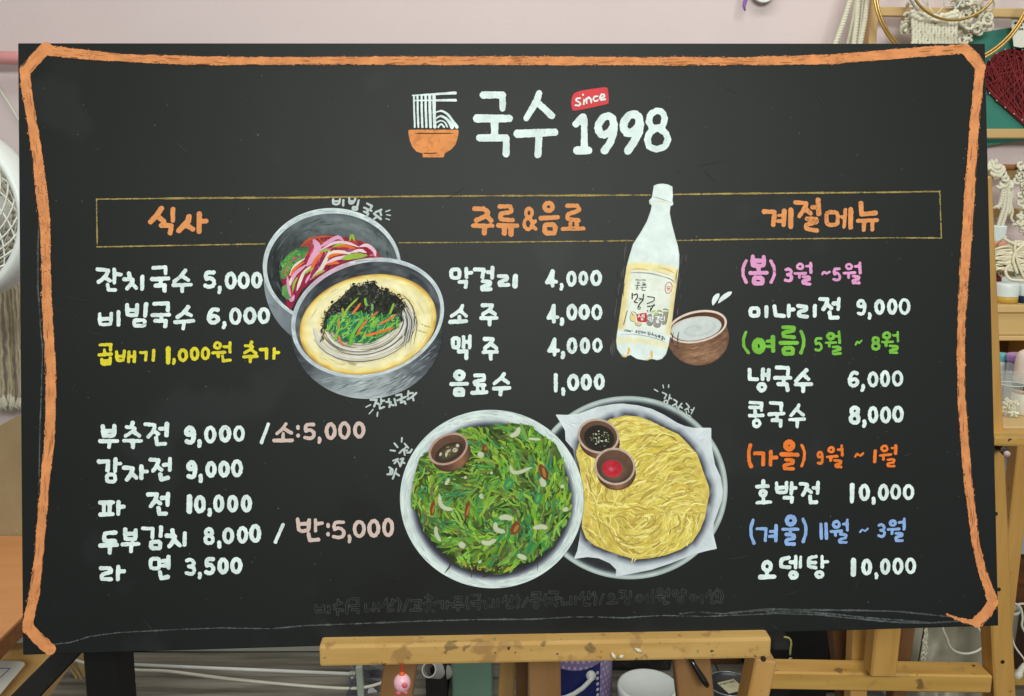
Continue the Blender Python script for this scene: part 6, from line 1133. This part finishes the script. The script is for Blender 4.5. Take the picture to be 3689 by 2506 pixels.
for k in range(44):
    x = 3684+rng.normal(0, 7)+10*math.sin(k*.5); y = 596+k*5.6; r0 = rng.uniform(6, 11)*h; c = at(x, y, Y_-.012-rng.uniform(0, .012)); t0 = rng.uniform(0, 6)
    V, F = rope([c+Vector((r0*math.cos(a), r0*.5*math.sin(a), r0*math.sin(a))) for a in np.linspace(t0, t0+4.6, 9)], 5*h, 9); mk('rope_curl', V, F, m_rope, bh, smooth=True)
# ---- top: white sign edge with purple ribbon
ws = thing('hanging_plaque', at(2750, -60, 2.12), 'rounded white plaque cut off by the top edge, with a purple ribbon', 'plaque')
V, F = prism([at(2752+52*math.cos(a)*(1 if True else 1), -62+69*math.sin(a), 2.13) for a in np.linspace(0, 6.283, 40, endpoint=False)][::-1], (0, .01, 0)); mk('plate', V, F, m_wm, ws)
V, F = tube([at(2690, -40, 2.10), at(2686, 0, 2.10), at(2680, 22, 2.10), at(2684, 38, 2.10)], [.005, .005, .004, .002], 8); mk('ribbon', V, F, mat('purple_ribbon', (146, 104, 186), rough=.6), ws, smooth=True)
# ---- wooden shelf and its jars on the right
SZ = float(at(3640, 1537, 1.47).z); m_sh = mat('shelf_wood', (206, 176, 122), (194, 162, 106), rough=.5, scale=(4, 40, 40), contrast=.6)
sx0, sx1 = at(3500, 1537, 1.47).x, at(4800, 1537, 1.47).x
sh = thing('side_shelf', ((sx0+sx1)/2, 1.7, 0), 'pale wooden shelf at the right edge carrying jars and a small chest', 'shelf')
V, F = box(((sx0+sx1)/2, 1.73, SZ-.008), AX, (sx1-sx0, .52, .016), .002); mk('shelf_top', V, F, m_sh, sh)
for x, y in ((at(3600, 2300, 1.52).x, 1.52), (at(3600, 2300, 1.96).x, 1.96), (sx1-.02, 1.52), (sx1-.02, 1.96)):
    V, F = box((x, y, (SZ-.017)/2), AX, (.03, .03, SZ-.017), .002); mk('leg', V, F, m_e2v, sh)
CY_ = 1.80; cz0, cz1 = float(at(3640, 1228, CY_).z), float(at(3640, 1100, CY_).z); cx0, cx1 = at(3520, 1100, CY_).x, at(3860, 1100, CY_).x
chs = thing('small_chest', ((cx0+cx1)/2, CY_+.08, SZ), 'small pale wooden chest with a ring pull under the cord pile', 'chest')
m_ch = mat('chest_wood', (208, 178, 124), (198, 166, 110), rough=.55, scale=(4, 40, 40), contrast=.6)
def slab(x0, x1, y0, y1, z0, z1, nm, m, par, bev=.002): V, F = box(((x0+x1)/2, (y0+y1)/2, (z0+z1)/2), AX, (x1-x0, y1-y0, z1-z0), bev); return mk(nm, V, F, m, par)
slab(cx0, cx1, CY_, CY_+.2, cz1-.016, cz1, 'top_board', m_ch, chs); slab(cx0, cx1, CY_+.003, CY_+.2, cz0, cz0+.011, 'bottom_board', m_ch, chs)
slab(cx0+.012, cx1-.012, CY_+.006, CY_+.018, cz0+.0115, cz1-.0165, 'drawer_front', mat('drawer_wood', (204, 174, 118), (194, 162, 104), rough=.55, scale=(4, 40, 40), contrast=.6), chs)
slab(cx0, cx0+.0115, CY_+.002, CY_+.2, SZ, cz1-.0165, 'side_board', m_ch, chs); slab(cx1-.0115, cx1, CY_+.002, CY_+.2, SZ, cz1-.0165, 'side_board', m_ch, chs); slab(cx0+.012, cx1-.012, CY_+.19, CY_+.2, SZ, cz1-.0165, 'back_board', m_ezd, chs)
c = at(3586, 1171, CY_+.004); V, F = tube([c+Vector((.0052*math.cos(a), -.001, .0064*math.sin(a))) for a in np.linspace(0, 6.283, 22, endpoint=False)], .0008, 6, closed=True); mk('ring_pull', V, F, mat('ring_dark', (110, 84, 48), rough=.4, metal=.5), chs, smooth=True)
def jar(nm, px, pybot, Y, wpx, z0, hpx, m, label, cat, lid=None, lidh=0, lidw=1.04, taper=1.0, grp=None):
    c = at(px, pybot, Y); c.z = z0; r = wpx/2*pxm(Y); hh = hpx*pxm(Y); t = thing(nm, c, label, cat, grp)
    V, F = lathe(c, [(.0001, .0005), (r*.93*taper, .0005), (r*taper, hh*.05), (r, hh*.9), (r*.97, hh), (.0001, hh)], 36); mk('body', V, F, m, t, smooth=True)
    if lid is not None:
        l = lidh*pxm(Y); V, F = lathe(c+Vector((0, 0, hh+.0003)), [(r*lidw, 0), (r*lidw*1.01, l*.5), (r*lidw, l*.85), (r*lidw*.93, l), (r*lidw*.8, l*.985), (.0001, l*.985)], 36); mk('lid', V, F, lid, t, smooth=True)
    return t, c, r, hh
m_lw = mat('jar_lid_white', (218, 228, 226), (210, 220, 218), rough=.35)
TYj = CY_+.05
jar('paint_jar', 3620, 1100, TYj, 80, cz1, 24, mat('ochre_paint', (204, 168, 78), (190, 152, 62), rough=.3), 'ochre paint jar with a wide white lid on the chest', 'jar', m_lw, 48, 1.0)
jar('paint_jar', 3700, 1100, TYj, 78, cz1, 26, mat('navy_paint', (36, 58, 100), (28, 46, 84), rough=.3), 'navy paint jar with a white lid at the right edge', 'jar', m_lw, 42, .92)
jar('paint_jar', 3600, 1090, TYj+.10, 120, cz1, 30, mat('grey_paint_jar', (150, 150, 146), rough=.4), 'pale jar with a white lid behind the ochre jar', 'jar', m_lw, 58, 1.0)
t, c, r, hh = jar('glue_bottle', 3576, 1030, TYj+.085, 66, cz1+.0001, 58, mat('dark_red_liquid', (66, 26, 28), (150, 36, 40), rough=.3, scale=(8, 8, 60), contrast=3), 'dark red glue bottle with a salmon collar and a ribbed white cap', 'bottle')
c = at(3576, 1000, TYj+.085); zt = float(at(3576, 897, TYj+.085).z); q = pxm(TYj+.085)
V, F = lathe((c.x, c.y, cz1), [(33*q, 58*q), (33*q, zt-cz1)], 30); mk('shoulder', V, F, mat('dark_red_liquid', (66, 26, 28)), t, smooth=True)
V, F = lathe((c.x, c.y, zt), [(30*q, 0), (33*q, 4*q), (33*q, 22*q), (26*q, 30*q)], 30); mk('collar', V, F, mat('salmon', (222, 150, 122), (210, 136, 108), rough=.35), t, smooth=True)
zc = zt+30*q; V = []; F = []
for i in range(60):
    a = 2*math.pi*i/60; k = 1.0 if i % 2 else .95
    for rr, z_ in ((24*q, 0), (29*q, 50*q), (26*q, 54*q), (.0001, 54*q)): V.append((c.x+rr*k*math.cos(a), c.y+rr*k*math.sin(a), zc+z_))
for i in range(60):
    for j in range(3): F.append((i*4+j, ((i+1) % 60)*4+j, ((i+1) % 60)*4+j+1, i*4+j+1))
mk('ribbed_cap', V, F, m_lw, t)
JY = 1.62
jar('paint_jar', 3597, 1400, JY+.03, 44, SZ, 160, mat('frosted_jar', (206, 218, 218), (190, 204, 206), rough=.4), 'narrow jar with a turquoise lid next to the board edge', 'jar', mat('turquoise_lid', (92, 176, 184), (82, 164, 174), rough=.3), 26, 1.06)
t, c, r, hh = jar('paint_jar', 3668, 1400, JY, 92, SZ, 172, mat('lilac_label', (178, 188, 200), (160, 170, 190), rough=.45, scale=(30, 30, 160), contrast=1.6), 'large jar with a shiny lilac lid and pale printed label', 'jar', mat('lilac_lid', (170, 128, 196), (160, 116, 188), rough=.2, spec=.6), 24, 1.08)
# clear cup with white scraps
cu = thing('plastic_cup', Vector((at(3628, 1478, 1.55).x, 1.545, SZ)), 'clear plastic cup half full of white scraps on the shelf', 'cup'); c = Vector(cu.location); q = pxm(1.545)
m_clr = mat('clear_plastic', (228, 236, 232), rough=.12, alpha=.20, spec=.6)
V, F = lathe(c+Vector((0, 0, .0005)), [(.0001, 0), (29*q, 0), (31*q, 3*q), (40*q, 118*q), (42*q, 120*q), (42*q, 124*q), (44*q, 160*q), (45*q, 162*q)], 40); mk('cup_wall', V, F, m_clr, cu, smooth=True)
V, F = tube([c+Vector((42.5*q*math.cos(a), 42.5*q*math.sin(a), 122*q)) for a in np.linspace(0, 6.283, 40, endpoint=False)], 1.8*q, 6, closed=True); mk('cup_ridge', V, F, mat('clear_rim', (232, 240, 234), rough=.2, alpha=.7), cu, smooth=True)
m_scr = mat('white_scrap', (240, 238, 218), (230, 227, 202), rough=.7)
for _ in range(80):
    a = rng.uniform(0, 6.28); rr = rng.random()**.5*29*q; b = c+Vector((rr*math.cos(a), rr*math.sin(a), rng.uniform(4, 62)*q)); d = Vector(rng.normal(0, 1, 3)); d.normalize()
    V, F = tube([b, b+d*6*q+Vector((0, 0, 2*q)), b+d*11*q], rng.uniform(2.2, 4.2)*q, 5); mk('paper_scrap', V, F, m_scr, cu)
# cosmetics bottle upside on its cap
t, c, r, hh = jar('lotion_bottle', 3690, 1478, 1.565, 94, SZ, 80, mat('bottle_white', (224, 222, 208), (216, 214, 200), rough=.35), 'pale pink bottle with a black band standing on its white cap', 'bottle', taper=1.04)
q = pxm(1.565)
V, F = lathe(c+Vector((0, 0, hh)), [(47*q, 0), (47*q, 8*q)], 36); mk('copper_ring', V, F, mat('copper', (190, 140, 104), rough=.4), t, smooth=True)
m_bp = mat('pale_pink_label', (226, 208, 196), (218, 198, 186), rough=.4)
V, F = lathe(c+Vector((0, 0, hh+8*q)), [(47*q, 0), (48*q, 4*q), (47*q, 100*q), (44*q, 128*q), (38*q, 142*q), (26*q, 150*q), (.0001, 152*q)], 40); mk('bottle_wall', V, F, m_bp, t, smooth=True)
V, F = lathe(c+Vector((0, 0, hh+14*q)), [(48.4*q, 0), (48.3*q, 26*q)], 36); mk('black_band', V, F, mat('band_black', (36, 34, 34), rough=.5), t, smooth=True)
def cyl_text(strokes, c, R_, zt, q, a_mid, name, m, par):
    """lettering wrapped round a jar: unit = picture px, x to the right from the middle angle"""
    V, F = sdf_strokes(strokes, h=1.0, smooth=.6, rough=0); return mk(name, [c+Vector((R_*math.cos(a_mid+x*q/R_), R_*math.sin(a_mid+x*q/R_), zt-y*q)) for x, y in V], F, m, par)
m_ik = mat('ink_black', (34, 36, 38)); am = math.radians(-118)
cyl_text([(np.array([(x0+7*u, 0+11*v) for u, v in s_]), [1.1]*len(s_)) for i, ch_ in enumerate('MONO') for x0 in [-26+13*i] for s_ in LET[ch_]], c, 48.7*q, float(c.z)+hh+60*q, q, am, 'lettering', m_ik, t)
cyl_text([(np.array(crom(p_, 16)), [.9]*16) for p_ in ([(-20, 20), (-8, 12), (-4, 22), (-14, 26), (-6, 30), (6, 18)], [(2, 26), (10, 14), (16, 24), (8, 30), (20, 26)], [(-18, 2), (-10, 0), (-12, 6), (-2, 4)])], c, 48.7*q, float(c.z)+hh+112*q, q, am, 'script_lettering', m_ik, t)
# cord pile on the jars
cpz = cz1+.045; cp = thing('cord_pile', Vector((at(3660, 1000, TYj+.07).x, TYj+.085, cz1)), 'tangled heap of cream cotton cord on top of the chest', 'cord pile'); Yc = TYj+.055
m_cord = mat('cream_cord', (234, 228, 204), (220, 212, 182), rough=.9, scale=(90, 90, 90), bump=.3, bscale=500)
for k in range(125):
    t0 = rng.random(); cx_, cy_ = 3650+rng.normal(0, 34), 985-abs(rng.normal(0, 48)); wd = 30+30*rng.random()
    if cy_ < 920: cx_ = 3676+rng.normal(0, 20)
    a0_ = rng.uniform(0, 6.28); n_ = 14; sq = rng.uniform(.25, .7); da = rng.uniform(2.5, 6)
    pts = [at(min(max(cx_+wd*math.cos(a0_+da*u)+5*math.sin(9*u+k), 3576), 3800), min(cy_+wd*sq*math.sin(a0_+da*u)+4*math.cos(7*u), 1018), Yc+.03*math.sin(a0_+da*u)+rng.normal(0, .008)*0) for u in np.linspace(0, 1, n_)]
    V, F = tube([Vector(p_) for p_ in crom(pts, 24)], rng.uniform(3.0, 4.6)*pxm(Yc), 6); mk('cord_loop', V, F, m_cord, cp, smooth=True)
for pts in (((3690, 880), (3660, 905), (3650, 940), (3665, 985)), ((3616, 858), (3640, 872), (3672, 885)), ((3660, 865), (3656, 900), (3668, 950), (3690, 1000)), ((3640, 950), (3622, 975), (3640, 1005), (3690, 1010))):
    V, F = tube([Vector(p_) for p_ in crom([at(a, b, Yc-.035) for a, b in pts], 18)], 5*pxm(Yc), 6); mk('cord_loop', V, F, m_cord, cp, smooth=True)
# ---- grey panel, brown cabinet, white bin, cables low on the right
GY = 1.93; gp = thing('grey_slatted_panel', (at(3700, 1990, GY).x, GY, 0), 'grey slatted metal panel with a round hole at the right edge', 'panel')
m_gp = mat('panel_grey', (172, 176, 178), (160, 164, 166), rough=.5, scale=(3, 3, 3))
g0, g1 = at(3590, 1900, GY), at(3900, 1900, GY); zt_, zm_, zb_ = float(at(3640, 1560, GY).z), float(at(3640, 1908, GY).z), float(at(3640, 1994, GY).z); x = g0.x
sw = 35*pxm(GY)
x = at(3604, 1800, GY).x-.3*sw
while x < g1.x: slab(x+.0012, x+sw-.0012, GY, GY+.014, zm_, zt_, 'slat', m_gp, gp); x += sw
slab(g0.x, g1.x, GY+.008, GY+.03, zm_, zt_, 'backing', mat('panel_gap', (92, 90, 90), rough=.7), gp, 0); slab(g0.x, g1.x, GY-.006, GY+.03, zb_, zm_-.0005, 'lower_rail', m_gp, gp)
c = at(3626, 1938, GY-.0065); V, F = tube([c+Vector((0, .0006, 0)), c-Vector((0, .001, 0))], 9*pxm(GY), 18); mk('round_hole', V, F, mat('hole_grey', (84, 78, 76), rough=.6), gp)
for xx_ in (g0.x+.02, g1.x-.02): slab(xx_-.012, xx_+.012, GY+.004, GY+.026, 0, zb_-.0005, 'foot', m_gp, gp)
cbx = thing('brown_cabinet', (at(3720, 2100, 2.03).x, 2.06, 0), 'dark brown wooden cabinet under the grey slatted panel', 'cabinet')
m_cb = mat('cabinet_brown', (108, 70, 38), (78, 48, 26), rough=.5, scale=(4, 40, 40), contrast=1.1); Yb = 2.03; b0_, b1_ = at(3560, 2100, Yb).x, at(3900, 2100, Yb).x; zz = [float(at(3640, y_, Yb).z) for y_ in (1990, 2055, 2112, 2200)]
for i in range(3): slab(b0_, b1_, Yb+.004*i, Yb+.1, zz[i+1]+.001, zz[i], 'board', m_cb, cbx)
slab(b0_, b1_, Yb+.02, Yb+.1, 0.0, zz[3], 'plinth', mat('cabinet_dark', (58, 38, 24), (40, 26, 18), rough=.6, scale=(20, 20, 4)), cbx)
wb = thing('waste_bin', (at(3630, 2300, 1.86).x, 1.88, 0), 'tall white plastic bin behind the studio easel upright', 'bin'); c = Vector(wb.location); q = pxm(1.88); zt_ = float(at(3630, 2212, 1.86).z)
V, F = lathe(c, [(.0001, .001), (36*q, .001), (46*q, zt_), (49*q, zt_), (49*q, zt_+.008), (45*q, zt_+.008), (44*q, zt_-.01), (34*q, .01), (.0001, .01)], 36); mk('bin_wall', V, F, mat('bin_white', (206, 208, 190), (194, 196, 178), rough=.4), wb, smooth=True)
V, F = tube([c+Vector((-20*q, 0, zt_-.03)), c+Vector((-6*q, 0, zt_+.03)), c+Vector((6*q, 0, zt_+.055))], .012, 12); mk('rolled_paper', V, F, mat('roll_white', (206, 206, 200)), label='white rolled paper sticking out of the bin', cat='paper roll', smooth=True)
m_cw = mat('cable_white', (226, 224, 208))
def cable(pts, Y, r, label, n=30):
    V, F = tube([Vector(p_) for p_ in crom([at(a, b, Y) for a, b in pts], n)], r*pxm(Y), 7); return mk('cable', V, F, m_cw, label=label, cat='cable', smooth=True)
cable([(3628, 2160), (3655, 2172), (3677, 2190), (3684, 2225), (3682, 2255), (3698, 2285)], 1.78, 4.5, 'white cable curling over the bin at the right edge')
cable([(3660, 2178), (3685, 2174), (3720, 2176)], 1.80, 4.5, 'white cable running off the right edge above the bin')
pl = thing('cable_plug', at(3670, 2420, 1.7), 'white plug on a slanting cable beside the easel upright', 'plug')
V, F = tube([Vector(p_) for p_ in crom([at(3640, 2270, 1.72), at(3655, 2325, 1.72), at(3690, 2375, 1.71), at(3690, 2392, 1.7)], 20)], 3.6*pxm(1.7), 7); mk('wire', V, F, m_cw, pl, smooth=True)
V, F = tube([at(3690, 2390, 1.7), at(3680, 2408, 1.7), at(3674, 2420, 1.7), at(3672, 2424, 1.7), at(3662, 2440, 1.7)], [.0035, .0062, .0068, .0085, .0085], 14); mk('connector', V, F, m_cw, pl, smooth=True)
slab(at(3600, 2440, 1.9).x, at(3900, 2440, 1.9).x, 1.90, 1.93, float(at(3660, 2470, 1.9).z), float(at(3660, 2432, 1.9).z), 'wooden_batten', m_e2, None)
bt = bpy.data.objects['wooden_batten']; tag(bt, 'plain wooden batten low at the right edge behind the easel', 'batten')
# ---- bag with lace, black case, things between
sk_ = thing('grey_sack', at(3400, 2400, 1.66), 'smooth grey plastic sack behind the second easel', 'sack'); Y_ = 1.62
NX, NY = 34, 26; V = []; F = []
for j in range(NY+1):
    for i in range(NX+1):
        u, v = i/NX, j/NY; px = 3262+300*u-14*(1-v)*0+ (8 if u > .5 else -6)*math.sin(3*v); py = 2215+390*v
        fold = (vnoise(np.array([u*5+3]), np.array([v*4+u*3+2]), 1., 77)[0]-.5)*.05+(vnoise(np.array([u*9+v*5+3]), np.array([v*3+2]), 1., 78)[0]-.5)*.02
        V.append(at(px, py, Y_+.05*(2*u-1)**4+fold))
for j in range(NY):
    for i in range(NX): F.append((j*(NX+1)+i, j*(NX+1)+i+1, (j+1)*(NX+1)+i+1, (j+1)*(NX+1)+i))
n = len(V); V += [v+Vector((0, .12, 0)) for v in V]; F += [tuple(a+n for a in f[::-1]) for f in F]
for i in range(NX): F.append((i, i+n, i+1+n, i+1)); F.append((NY*(NX+1)+i, NY*(NX+1)+i+1, NY*(NX+1)+i+1+n, NY*(NX+1)+i+n))
mk('plastic', V, F, mat('sack_grey', (172, 168, 150), (156, 152, 134), rough=.45, spec=.4, scale=(8, 8, 8)), sk_, smooth=True)
V, F = bar(at(3330, 2255, 1.56), at(3303, 2420, 1.56), .0022, .001, 0); mk('string', V, F, mat('hole_dark', (40, 24, 14)), label='thin dark cord running down beside the lace strip', cat='cord')
lc_ = thing('lace_strip', at(3325, 2395, 1.555), 'narrow white lace strip hanging in front of the grey sack', 'lace'); V = []; 
for s_ in (0, 1, 2):
    pts = [at(3338-12*u+(7+3*s_)*math.sin(u*20+s_*2.1)*(.35+.65*u), 2250+165*u, 1.552) for u in np.linspace(0, 1, 40)]; V, F = tube(pts, [.0018+.0007*math.sin(i*1.3+s_) for i in range(40)], 6); mk('lace_thread', V, F, mat('lace_white', (214, 212, 188), rough=.9), lc_, smooth=True)
cable([(3393, 2240), (3398, 2268), (3412, 2300), (3420, 2325), (3440, 2345), (3475, 2354), (3515, 2347), (3560, 2318)], 1.54, 4.5, 'white cable looped across the grey sack')
cable([(3515, 2245), (3525, 2262), (3540, 2284)], 1.53, 4, 'short white cable end hanging below the board corner')
slab(at(2780, 2400, 1.85).x, at(2985, 2400, 1.85).x, 1.85, 2.10, 0, float(at(2900, 2200, 1.85).z), 'black_case', m_blk, None); tag(bpy.data.objects['black_case'], 'tall black case behind the rail of the second easel', 'case')
slab(at(2980, 2400, 1.95).x, at(3120, 2400, 1.95).x, 1.95, 2.13, 0, float(at(2900, 2150, 1.95).z), 'black_cabinet', mat('cabinet_black', (14, 14, 15), rough=.35), None); tag(bpy.data.objects['black_cabinet'], 'black cabinet edge beside the dark brown easel leg', 'cabinet')
sb = thing('black_shoulder_bag', at(2820, 2390, 1.66), 'small black bag with a yellow strap behind the easel rail', 'bag'); sb.location.z = 0
slab(at(2770, 2400, 1.68).x, at(2862, 2400, 1.68).x, 1.68, 1.80, 0, float(at(2820, 2322, 1.68).z), 'bag_body', mat('bag_black', (24, 24, 25), (16, 16, 17), rough=.6, bump=.3, bscale=200), sb, .012)
V, F = tube([Vector(p_) for p_ in crom([at(2824, 2294, 1.672), at(2842, 2298, 1.67), at(2850, 2312, 1.668), at(2848, 2335, 1.668), at(2846, 2358, 1.668)], 20)], 3.8*pxm(1.67), 6); mk('strap', V, F, mat('strap_yellow', (206, 206, 120), rough=.5), sb, smooth=True)
V, F = tube([at(2848+7*math.cos(a), 2379+9*math.sin(a), 1.668) for a in np.linspace(.4, 5.4, 18)], .0012, 6); mk('strap_ring', V, F, m_wm, sb, smooth=True)
V, F = prism([at(3282, 2262, 1.60), at(3290, 2262, 1.60), at(3276, 2372, 1.60), at(3262, 2366, 1.60)], (0, .001, 0)); mk('white_strip', V, F, mat('strip_white', (196, 192, 184), rough=.6), label='torn white strip beside the brown easel leg', cat='strip')
V, F = bar(at(3278, 2225, 1.60), at(3250, 2420, 1.60), .009, .008, .001); mk('dark_batten', V, F, mat('batten_dark', (48, 36, 24), (34, 24, 16), rough=.7, scale=(40, 40, 8)), label='thin dark batten leaning between the leg and the sack', cat='batten')
# ---- the rest of the room, plain
struct('ceiling', *box((0, -1.45, 3.03), AX, (7, 7.4, .05), 0), mat('ceiling_white', (226, 224, 216), rough=.9))
print('objects', len(bpy.data.objects), 'tris', sum(len(p.vertices)-2 for o in bpy.data.objects if o.type == 'MESH' for p in o.data.polygons))
